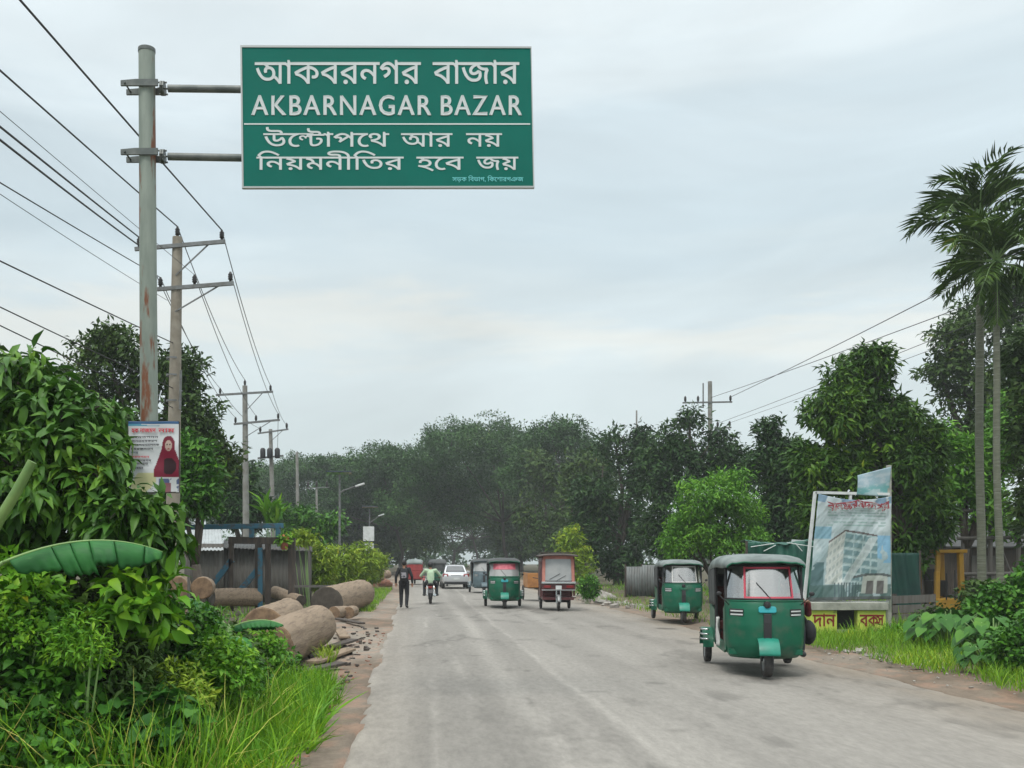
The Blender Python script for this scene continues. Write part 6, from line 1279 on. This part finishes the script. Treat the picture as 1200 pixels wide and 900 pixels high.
def auto(label, loc, rz, body, roofm, glass, border=None, band=None, lamp=m_lens, guard=None, top=m_cyan, seat=m_seat, curtain=m_roofblk, group='auto rickshaws on the road', sc=1, posts=(-.55, .70), pink_inside=False):
    t = thing('auto_rickshaw', label, 'auto rickshaw', loc, rz, group); t.scale = (sc, sc, sc)
    co = MB().grid(24, 22, lambda u, v: cowl_at(2*u-1, .27+.86*v)).build('front_cowl', body, t, smooth=True, solid=.012)
    # belt rail, fork cover, lamps on the cowl
    MB().tube([cowl_at(-1+i/8, 1.115)+Vector((0, -.012, 0)) for i in range(17)], .014, 6).build('belt_rail', body, co, smooth=True)
    MB().loft([[cowl_at(0, z)+Vector((s*.055, dy, 0)) for s, dy in ((-1, -.002), (-1, -.03), (1, -.03), (1, -.002))] for z in (.56, .62, .80, .93)]).build('fork_cover', m_black, co, bevel=.006)
    MB().loft([[cowl_at(0, z)+Vector((s*w, dy, 0)) for s, dy in ((-1, .01), (-1, -.035), (1, -.035), (1, .01))] for z, w in ((.945, .10), (.96, .125), (1.02, .125), (1.04, .10))]).build('lamp_board', top, co, bevel=.01)
    MB().lathe([(0, -.03), (.045, -.02), (.055, .03)], cowl_at(0, 1.06)+Vector((0, -.05, 0)), 'y', 14).build('horn', m_black, co, smooth='auto')
    for s in (-1, 1):
        hl = MB()
        for dz in (-.026, .026): hl.loft([[cowl_at(s*u, .94+dz)+Vector((0, dy, h)) for dy, h in ((.0, -.012), (-.028, -.010), (-.028, .010), (.0, .012))] for u in (.60, .68, .78, .88)])
        MB().loft([[cowl_at(s*u, .94)+Vector((0, dy, h)) for dy, h in ((.0, -.058), (-.015, -.055), (-.015, .055), (.0, .058))] for u in (.58, .68, .78, .90)]).build('lamp_housing', m_black, co); hl.build('headlight', lamp, co)
        MB().tube([cowl_at(s*.9, 1.05), cowl_at(s*.9, 1.05)+Vector((s*.14, -.04, .14))], .008, 5).ball(cowl_at(s*.9, 1.05)+Vector((s*.15, -.04, .17)), (.04, .015, .032), 10, 8).build('mirror', m_black, t, smooth=True)
    # windscreen
    ws = MB().grid(20, 6, lambda u, v: shield_at(2*u-1, v)).build('windscreen', glass, t, smooth=True)
    edge = [shield_at(-1+i/8, 0) for i in range(17)]+[shield_at(1, .5)]+[shield_at(1-i/8, 1) for i in range(17)]+[shield_at(-1, .5)]
    MB().tube(edge+[edge[0], edge[1]], .018, 6, False).build('screen_frame', body if border is None else m_black, ws, smooth=True)
    if border:
        tp = MB()
        for u in posts: tp.loft([[shield_at(u+du, k)+Vector((0, -.012, 0)) for du in (-.025, .025)]+[shield_at(u+du, k)+Vector((0, -.006, 0)) for du in (.025, -.025)] for k in (.02, .25, .5, .75, .98)])
        for k in (.055, .945): tp.loft([[shield_at(posts[0]+(posts[1]-posts[0])*i/8, kk)+Vector((0, d_, 0)) for kk, d_ in ((k-.025, -.012), (k+.025, -.012), (k+.025, -.006), (k-.025, -.006))] for i in range(9)])
        tp.build('red_tape', border, ws)
    if band: MB().grid(16, 4, lambda u, v: shield_at(-.75+1.5*u, .52+.42*v)+Vector((0, -.01, 0))).build('sticker_band', band, ws, smooth=True)
    MB().tube([shield_at(.1, .03)+Vector((0,-.015,0)), shield_at(-.25, .5)+Vector((0,-.018,0))], .006, 4).build('wiper', m_black, ws)
    # floor, sides, rear tub
    bd = MB().box((0, -.20, .36), (1.04, 1.62, .08))
    for s in (-1, 1):
        bd.loft([[(s*.55, -.86, .36), (s*.535, -.86, .36), (s*.55, -.86, 1.08), (s*.56, -.86, 1.08)], [(s*.56, -.66, .36), (s*.545, -.66, .36), (s*.545, -.60, .98), (s*.56, -.60, .98)]])
        bd.loft([[(s*.54, .28, .33), (s*.565, .28, .33), (s*.565, .34, .86), (s*.54, .34, .86)], [(s*.54, 1.30, .42), (s*.565, 1.30, .42), (s*.565, 1.36, 1.02), (s*.54, 1.36, 1.02)]])
        bd.box((s*.545, -.2, .40), (.03, 1.1, .16))
    bd.loft([[(-.555, 1.30, .40), (.555, 1.30, .40), (.555, 1.36, 1.0), (-.555, 1.36, 1.0)], [(-.555, 1.33, .40), (.555, 1.33, .40), (.555, 1.39, 1.0), (-.555, 1.39, 1.0)]])
    bd.build('body', body, t, bevel=.012)
    for s in (-1, 1):
        MB().lathe([(.33, s*.57), (.345, s*.57), (.345, s*.74), (.33, s*.74)], (0, .98, .25), 'x', 14, (R(5), R(175))).build('rear_mudguard', body, t, smooth='auto')
        gd = MB()
        for z in (.42, .50, .58): gd.tube([(s*.66, .55, z), (s*.76, .62, z), (s*.77, .9, z)], .014, 6)
        gd.build('guard_rail', m_chrome, t, smooth=True)
        wheel(t, (s*.64, .98, .23), .23, .11)
    # seats and handlebar
    MB().box((0, -.30, .60), (.94, .34, .14)).box((0, -.30, .46), (.9, .30, .16)).build('driver_seat', seat, t, bevel=.03)
    MB().box((0, .70, .66), (1.0, .50, .16)).box((0, .70, .48), (.96, .44, .2)).build('passenger_seat', seat, t, bevel=.03)
    MB().box((0, 1.10, 1.0), (1.0, .12, .56), Matrix.Rotation(R(-10), 3, 'X')).build('backrest', seat, t, bevel=.03)
    MB().tube([(-.30, -.62, 1.02), (-.12, -.72, 1.0), (0, -.74, .98), (.12, -.72, 1.0), (.30, -.62, 1.02)], .016, 6).tube([(0, -.74, .98), (0, -.98, .45)], .025, 8).build('handlebar', m_black, t, smooth=True)
    # canopy
    ys_ = [(-1.0, 1.60, 1.685, .59), (-.93, 1.61, 1.735, .62), (-.75, 1.60, 1.78, .64), (-.4, 1.60, 1.80, .645), (.2, 1.60, 1.81, .65), (.8, 1.58, 1.80, .65), (1.15, 1.52, 1.75, .645), (1.36, 1.44, 1.62, .62), (1.42, 1.38, 1.46, .58)]
    rings = []
    for y, zb, zt, w in ys_:
        ring = []
        for i in range(19):
            a = math.pi*i/18; c, s = math.cos(a), math.sin(a)
            ring.append((w*.925*math.copysign(abs(c)**.55, c), y, zb+(zt-zb)*abs(s)**.6+.006*math.sin(i*2+y*8)))
        rings.append(ring)
    cn = MB().loft(rings, False, False).build('canopy', roofm, t, smooth=True, solid=.014)
    MB().tube([Vector(p)+Vector((0, -.01, 0)) for p in rings[0]], .015, 6).build('canopy_trim', body, cn, smooth=True)
    for s in (-1, 1):
        MB().grid(14, 8, lambda u, v: (s*(.575+.02*v)+.008*math.sin(u*20), .34+1.06*u-.02*v, .98+.62*v)).build('side_curtain', curtain, t, smooth=True, solid=.006)
        MB().bar((s*.56, .30, .36), (s*.575, .32, 1.62), .035, .035).build('door_post', m_black, t); MB().bar((s*.55, -.80, 1.05), (s*.545, -.72, 1.62), .03, .03).build('screen_post', m_black, t)
    MB().grid(12, 6, lambda u, v: (-.565+1.13*u, 1.39+.01*math.sin(u*25), .98+.50*v)).build('rear_curtain', curtain, t, smooth=True, solid=.006)
    # front wheel
    fw = wheel(t, (0, -1.14, .235), .235, .13)
    MB().lathe([(.245, -.13), (.272, -.14), (.285, 0), (.272, .14), (.245, .13)], (0, -1.16, .30), 'x', 14, (R(70), R(172))).build('front_mudguard', guard or m_greenlight, t, smooth='auto', solid=.012)
    MB().tube([(-.075, -1.14, .235), (-.075, -1.10, .55)], .02, 6).tube([(.075, -1.14, .235), (.075, -1.10, .55)], .02, 6).build('fork', m_black, t)
    return t
def seated(label, root, x, y, z, shirt, trousers, hair=m_hair, arms=None, scarf=None, rz=0, sc=1):
    'someone sitting in a rickshaw, facing its front'
    M_ = Matrix.Translation(root.location) @ root.rotation_euler.to_matrix().to_4x4() @ Matrix.Scale(root.scale[0], 4)
    p = M_ @ Vector((x, y, z-.12))
    pz = dict(pelvis=(0,-.02,.12), chest=(0,0,.47), neck=(0,.02,.64), head=(0,.05,.785), shL=(-.18,.01,.58), shR=(.18,.01,.58), elL=(-.24,.10,.34), elR=(.24,.10,.34), wrL=(-.20,.32,.40), wrR=(.20,.32,.40), hdL=(.1,1,0), hdR=(-.1,1,0),
              hiL=(-.09,.02,.12), hiR=(.09,.02,.12), knL=(-.13,.40,.14), knR=(.13,.40,.14), anL=(-.13,.46,-.20), anR=(.13,.46,-.20), toL=(-.14,.60,-.24), toR=(.14,.60,-.24))
    if arms: pz.update(arms)
    return figure(label, p, root.rotation_euler.z+math.pi+rz, pz, shirt, trousers, hair)

# nearest rickshaw, turning slightly towards the camera
near_a = auto('nearest green auto rickshaw with red-taped windscreen and grey canvas top', Vector((5.33, 15.5, .0)), R(-11), m_greenbody, m_roofgrey, m_glass, border=m_tape)
seated('rickshaw driver in a grey shirt behind the red-taped windscreen', near_a, -.12, -.28, .68, m_greycloth, m_whitecloth, arms=dict(elL=(-.25,.05,.34), knR=(.20,.42,.16)))
seated('passenger in dark red leaning out beside the driver of the nearest rickshaw', near_a, .42, -.25, .68, m_redcloth, m_navy, arms=dict(shL=(-.17,.0,.58), elL=(-.30,.10,.34), wrL=(-.27,.26,.52), hdL=(.5,.8,.3)))
bg_ = near_a.matrix_basis @ Vector((.70, -.45, .50))
bgt = thing('bag', 'black bag slung on the outer side of the nearest rickshaw', 'bag', bg_, R(-11))
MB().ball((0, 0, .12), (.11, .24, .19), 16, 10).build('sack', m_blackcloth, bgt, smooth=True); MB().tube([(-.02, -.12, .26), (-.10, -.04, .42), (-.02, .1, .27)], .014, 6).build('strap', m_blackcloth, bgt)
clth = near_a.matrix_basis @ Vector((-.62, -.45, .62)); ct = MB().grid(8, 14, lambda u, v: (.02*math.sin(u*9+v*6), -.09+.18*u, -.22+.44*v)).build('hanging_cloth', m_whitecloth, None, smooth=True, solid=.012); ct.location = clth; ct.rotation_euler.z = R(-11); tag(ct, 'white cloth hanging at the open driver side of the nearest rickshaw', 'cloth')

park_a = auto('parked green auto rickshaw with clear windscreen on the right road edge', Vector((7.46, 28.1, 0)), R(-8), m_greenbody, m_roofgrey, m_glass_pale, border=m_whitecloth, top=m_greenbody, sc=.96)
mid_a = auto('green auto rickshaw with a pink sticker band across its windscreen, mid road', Vector((3.14, 36.1, 0)), R(-3), m_greenbody, m_roofblk, m_glass_far, band=m_pinkband, top=m_cyan, sc=1.0)
far_red = auto('small red rickshaw seen from behind beyond the walking man', Vector((-.25, 72, 0)), R(180), m_redpaint, m_roofgrey, m_glass_far, guard=m_redpaint, curtain=m_redpaint, top=m_redpaint)
far_drk = auto('dark green rickshaw half hidden behind the motorcyclist', Vector((1.35, 67, 0)), R(178), m_greenbody, m_roofblk, m_glass_far, curtain=m_roofblk)
m_slate = M('slate_blue_paint', (.10,.15,.17), .45, c2=(.07,.10,.12), scale=3)
far_gry = auto('far bluish rickshaw partly hidden behind the pink-banded one', Vector((3.45, 52.5, 0)), R(0), m_slate, m_roofblk, m_glass_far, guard=m_slate, top=m_slate)

# maroon battery rickshaw
def battery(label, loc, rz):
    t = thing('battery_rickshaw', label, 'rickshaw', loc, rz)
    def sc(u, v): return Vector(((.55-.02*v)*u, -1.02+.13*v+.10*abs(u)**3, 1.02+.83*v))
    fr = MB()
    for s in (-1, 1): fr.loft([[sc(s*a, k)+Vector((0, d, 0)) for a, d in ((.82, -.02), (1.0, -.02), (1.0, .03), (.82, .03))] for k in (-.03, .3, .6, 1.0)])
    fr.loft([[sc(-1+i/6, k)+Vector((0, d, 0)) for k, d in ((.90, -.022), (1.04, -.022), (1.04, .03), (.90, .03))] for i in range(13)])
    fr.build('front_frame', m_pink, t)
    g_ = MB().grid(14, 8, lambda u, v: sc((2*u-1)*.82, .01+.90*v)).build('windscreen', m_glass_far, t, smooth=True)
    MB().tube([sc(-.1, .02)+Vector((0,-.02,0)), sc(.45, .22)+Vector((0,-.02,0))], .008, 4).tube([sc(-.55, .06)+Vector((0,-.02,0)), sc(.1, .30)+Vector((0,-.02,0))], .008, 4).build('wiper', m_black, g_)
    MB().box((0, -1.06, .96), (1.16, .10, .07)).build('chrome_bumper', m_chrome, t, bevel=.012)
    pn = MB().loft([[(x, -1.05+.04*abs(x), z) for x, z in ((-.56, .70), (.56, .70), (.57, .92), (-.57, .92))], [(x, -.98, z) for x, z in ((-.56, .70), (.56, .70), (.57, .92), (-.57, .92))]]).build('front_panel', m_maroon, t, bevel=.01)
    MB().box((0, -1.075, .80), (.20, .02, .13)).build('number_plate', m_white, pn, bevel=.004)
    for s in (-1, 1): MB().box((s*.38, -1.065, .83), (.24, .05, .09)).build('headlight', m_redlens, pn, bevel=.012)
    MB().box((0, -1.055, .715), (1.14, .03, .03)).build('lower_trim', m_chrome, pn)
    bd = MB().box((0, .1, .42), (1.06, 2.0, .10))
    for s in (-1, 1): bd.box((s*.53, .55, .62), (.05, 1.1, .40)); bd.bar((s*.54, -.85, .5), (s*.53, -.80, 1.85), .06, .05); bd.bar((s*.54, .1, .45), (s*.54, .1, 1.85), .04, .04); bd.bar((s*.54, 1.1, .45), (s*.54, 1.1, 1.85), .05, .05)
    bd.box((0, 1.12, .85), (1.1, .05, .86)); bd.build('body', m_maroon, t, bevel=.01)
    for s in (-1, 1): MB().grid(10, 6, lambda u, v: (s*.56+.01*math.sin(u*17), -.78+1.88*u, .95+.85*v-.25*math.sin(math.pi*u)*(1-v))).build('side_curtain', m_maroon, t, smooth=True, solid=.006)
    MB().grid(16, 14, lambda u, v: ((2*u-1)*.66, -1.10+2.35*v, 1.93-.05*abs(2*u-1)**3-.03*(2*v-1)**4)).build('roof', M('dark_brown_roof', (.07,.05,.045), .7, c2=(.11,.09,.08), scale=3), t, smooth=True, solid=.05)
    rk = MB()
    for s in (-1, 1): rk.tube([(s*.58, -1.0, 1.98), (s*.58, 1.15, 1.98)], .014, 5)
    for y in (-1, -.3, .4, 1.1): rk.tube([(-.58, y, 1.98), (.58, y, 1.98)], .012, 5)
    rk.build('roof_rack', m_darkwood, t)
    MB().box((0, -.25, .68), (1.0, .36, .14)).box((0, .65, .72), (1.0, .45, .14)).box((0, -.25, .54), (.9, .3, .14)).box((0, .65, .56), (.9, .4, .18)).build('seat', m_seat, t, bevel=.03)
    MB().tube([(-.3, -.6, 1.05), (0, -.70, 1.02), (.3, -.6, 1.05)], .016, 6).tube([(0, -.70, 1.02), (0, -.95, .5)], .025, 6).build('handlebar', m_black, t)
    wheel(t, (0, -1.02, .26), .26, .09, spokes=14)
    for s in (-1, 1): wheel(t, (s*.50, .80, .26), .26, .09, spokes=14)
    MB().tube([(-.07, -1.02, .26), (-.07, -.98, .70)], .022, 6).tube([(.07, -1.02, .26), (.07, -.98, .70)], .022, 6).build('fork', m_chrome, t)
    MB().lathe([(.29, -.06), (.30, 0), (.29, .06)], (0, -1.02, .26), 'x', 12, (R(40), R(170))).build('front_mudguard', m_rim, t, smooth='auto', solid=.006)
    MB().box((0, .1, .33), (.8, 1.2, .12)).build('battery_box', m_dull, t)
    return t
bat = battery('maroon battery rickshaw with a salmon windscreen frame and chrome bumper', Vector((4.84, 34.35, 0)), R(-4))

# cargo cart with orange boards behind it
cp = Vector((W(629, 0, 42).x, 42.4, 0)); ctt = thing('cargo_cart', 'flat cargo tricycle with orange boards behind the maroon rickshaw', 'cart', cp)
for s in (-1, 1): MB().box((s*.42, 0, .88), (.05, 1.7, .62)).build('side_board', m_orange, ctt, bevel=.01)
MB().box((0, -.86, .88), (.88, .05, .62)).build('front_board', m_orange, ctt, bevel=.01); MB().box((0, 0, .56), (.86, 1.7, .05)).build('bed', m_darkwood, ctt)
for s in (-1, 1): wheel(ctt, (s*.50, .4, .33), .33, .06, spokes=16)
wheel(ctt, (0, -1.35, .33), .33, .06, spokes=16)
MB().tube([(0, -1.35, .33), (0, -1.2, .95), (-.25, -1.1, 1.0)], .02, 6).tube([(0, -1.2, .95), (.25, -1.1, 1.0)], .02, 6).tube([(0, -1.2, .6), (0, -.8, .5), (0, .4, .5)], .025, 6).build('frame', m_black, ctt)

# silver saloon, seen from behind
def saloon(label, loc, rz):
    t = thing('saloon_car', label, 'car', loc, rz)
    # stations from the rear (-y) to the front: y, half width, floor, shoulder height
    st = [(-2.16, .66, .42, .78), (-2.12, .76, .30, .90), (-1.9, .82, .24, .96), (-1.2, .84, .22, .95), (0, .85, .22, .93), (1.1, .84, .22, .90), (1.8, .80, .24, .80), (2.1, .70, .30, .68), (2.16, .58, .40, .58)]
    rings = []
    for y, w, zf, zs in st:
        h = zs-zf
        rings.append([(-w*.86, y, zf), (-w*.99, y, zf+h*.2), (-w, y, zf+h*.55), (-w*.97, y, zf+h*.85), (-w*.86, y, zs), (-w*.4, y, zs+.02), (0, y, zs+.025), (w*.4, y, zs+.02), (w*.86, y, zs), (w*.97, y, zf+h*.85), (w, y, zf+h*.55), (w*.99, y, zf+h*.2), (w*.86, y, zf)])
    MB().loft(rings).build('body', m_silver, t, smooth=True, sub=1)
    def cab(y, z, w): return [(-w, y, z), (-w*.5, y, z+.012), (0, y, z+.016), (w*.5, y, z+.012), (w, y, z)]
    lo = [(-1.62, .955, .70), (-.95, 1.40, .56), (-.2, 1.455, .57), (.35, 1.40, .56), (1.05, .93, .70)]
    gl = MB()
    for (y0, z0, w0), (y1, z1, w1) in zip(lo, lo[1:]): gl.loft([cab(y0, z0, w0), cab(y1, z1, w1)], False, False)
    rf_ = gl.build('cabin', m_silver, t, smooth='auto')
    def pane(a, b, ia, ib, off): 
        (y0, z0, w0), (y1, z1, w1) = a, b
        def f(u, v):
            k = ia+(ib-ia)*v; w = (w0+(w1-w0)*k)*.86; x = (2*u-1)*w
            return (x, y0+(y1-y0)*k+off[0], z0+(z1-z0)*k+.016*(1-(2*u-1)**2)+off[1])
        return MB().grid(10, 5, f)
    pane(lo[0], lo[1], .12, .92, (-.006, .006)).build('rear_window', m_carglass, t, smooth=True, solid=.004)
    pane(lo[3], lo[4], .1, .92, (.006, .006)).build('windscreen', m_carglass, t, smooth=True, solid=.004)
    for s in (-1, 1):
        MB().loft([[(s*.70, -1.55, .95), (s*.57, -.95, 1.38), (s*.58, -.2, 1.44), (s*.57, .35, 1.38), (s*.70, 1.0, .93)], [(s*.72, -1.5, .95), (s*.60, -.93, 1.36), (s*.61, -.2, 1.42), (s*.60, .33, 1.36), (s*.72, .96, .93)]]).build('side_window', m_carglass, t)
        tl_ = MB().loft([[(s*.80, -2.04, .72), (s*.80, -2.04, .90), (s*.76, -1.98, .93), (s*.76, -1.98, .70)], [(s*.46, -2.17, .74), (s*.46, -2.17, .86), (s*.46, -2.10, .90), (s*.46, -2.10, .70)]]); tl_.build('tail_light', m_redlens, t, bevel=.01)
        MB().box((s*.93, .62, 1.0), (.20, .10, .13)).build('mirror', m_silver, t, bevel=.03)
        for y in (-1.32, 1.32): wheel(t, (s*.74, y, .30), .30, .19)
    MB().box((0, -2.165, .62), (.46, .02, .12)).build('number_plate', m_white, t, bevel=.004)
    MB().box((0, -2.15, .36), (1.42, .10, .16)).build('rear_bumper', m_black, t, bevel=.03)
    MB().box((0, -2.155, .81), (.6, .02, .03)).build('boot_trim', m_chrome, t)
    return t
saloon('silver saloon car driving away ahead on the left half of the road', Vector((2.25, 61.5, 0)), R(1))

# motorcycle and rider
def motorcycle(label, loc, rz):
    t = thing('motorcycle', label, 'motorcycle', loc, rz)
    wheel(t, (0, -.65, .30), .30, .12, spokes=12); wheel(t, (0, .65, .30), .30, .09, spokes=12)
    MB().lathe([(.33, -.08), (.34, 0), (.33, .08)], (0, -.65, .30), 'x', 12, (R(60), R(200))).build('rear_mudguard', m_black, t, smooth='auto', solid=.008)
    tl_ = MB().box((0, -.98, .66), (.16, .06, .09)).build('tail_light', m_redlens, t, bevel=.012); MB().box((0, -1.0, .50), (.20, .015, .14)).build('number_plate', m_greycloth, t)
    MB().loft([[(-.10, -.90, .76), (.10, -.90, .76), (.09, -.90, .82), (-.09, -.90, .82)], [(-.14, -.4, .72), (.14, -.4, .72), (.13, -.4, .80), (-.13, -.4, .80)], [(-.10, .1, .70), (.10, .1, .70), (.09, .1, .77), (-.09, .1, .77)]]).build('seat', m_black, t, bevel=.02)
    MB().loft([[(-.10, .05, .68), (.10, .05, .68), (.09, .05, .84), (-.09, .05, .84)], [(-.15, .25, .66), (.15, .25, .66), (.13, .25, .92), (-.13, .25, .92)], [(-.09, .50, .72), (.09, .50, .72), (.08, .50, .92), (-.08, .50, .92)]]).build('tank', m_redpaint, t, bevel=.03)
    MB().box((0, .1, .42), (.26, .36, .30)).box((0, .18, .58), (.2, .2, .16)).build('engine', m_rim, t, bevel=.03)
    MB().tube([(.14, .2, .34), (.17, -.2, .28), (.18, -.8, .36)], [.025, .035, .05], 10).build('exhaust', m_chrome, t, smooth='auto')
    MB().tube([(0, .50, .88), (-.12, .48, 1.0), (-.36, .40, 1.03)], .014, 6).tube([(0, .50, .88), (.12, .48, 1.0), (.36, .40, 1.03)], .014, 6).build('handlebar', m_black, t)
    MB().tube([(-.06, .65, .30), (-.06, .48, .92)], .022, 6).tube([(.06, .65, .30), (.06, .48, .92)], .022, 6).build('fork', m_rim, t)
    for s in (-1, 1):
        MB().tube([(s*.20, .45, 1.02), (s*.30, .46, 1.22)], .007, 5).box((s*.32, .45, 1.25), (.11, .02, .07)).build('mirror', m_black, t)
        MB().tube([(s*.12, -.02, .32), (s*.30, -.02, .32)], .014, 6).tube([(s*.1, -.5, .36), (s*.26, -.5, .36)], .012, 6).build('foot_peg', m_black, t)
        MB().ball((s*.17, -.85, .62), (.03, .03, .03), 8, 6).build('indicator', m_orange, t, smooth=True)
        MB().tube([(s*.13, -.65, .33), (s*.14, -.45, .70)], .022, 6).build('shock_absorber', m_chrome, t)
    MB().tube([(-.07, -.85, .66), (-.06, .1, .62), (0, .45, .8)], .02, 6).tube([(.07, -.85, .66), (.06, .1, .62), (0, .45, .8)], .02, 6).build('frame', m_black, t)
    return t
mp_ = pos(504.5, 39.6)
motorcycle('black motorcycle riding away beside the walking man', mp_, R(-1))
figure('motorcyclist in a pale green shirt and dark helmet riding away', mp_+Vector((0, -.22, 0)), R(-1), dict(pelvis=(0,0,.88), chest=(0,.10,1.20), neck=(0,.16,1.37), head=(0,.20,1.52), shL=(-.20,.13,1.32), shR=(.20,.13,1.32), elL=(-.40,.28,1.10), elR=(.40,.28,1.10), wrL=(-.37,.56,1.06), wrR=(.37,.56,1.06), hdL=(.1,1,-.2), hdR=(-.1,1,-.2),
       hiL=(-.10,.02,.86), hiR=(.10,.02,.86), knL=(-.24,.42,.72), knR=(.24,.42,.72), anL=(-.25,.18,.36), anR=(.25,.18,.36), toL=(-.29,.34,.33), toR=(.29,.34,.33)), m_limeshirt, m_navy, helmet=m_black)
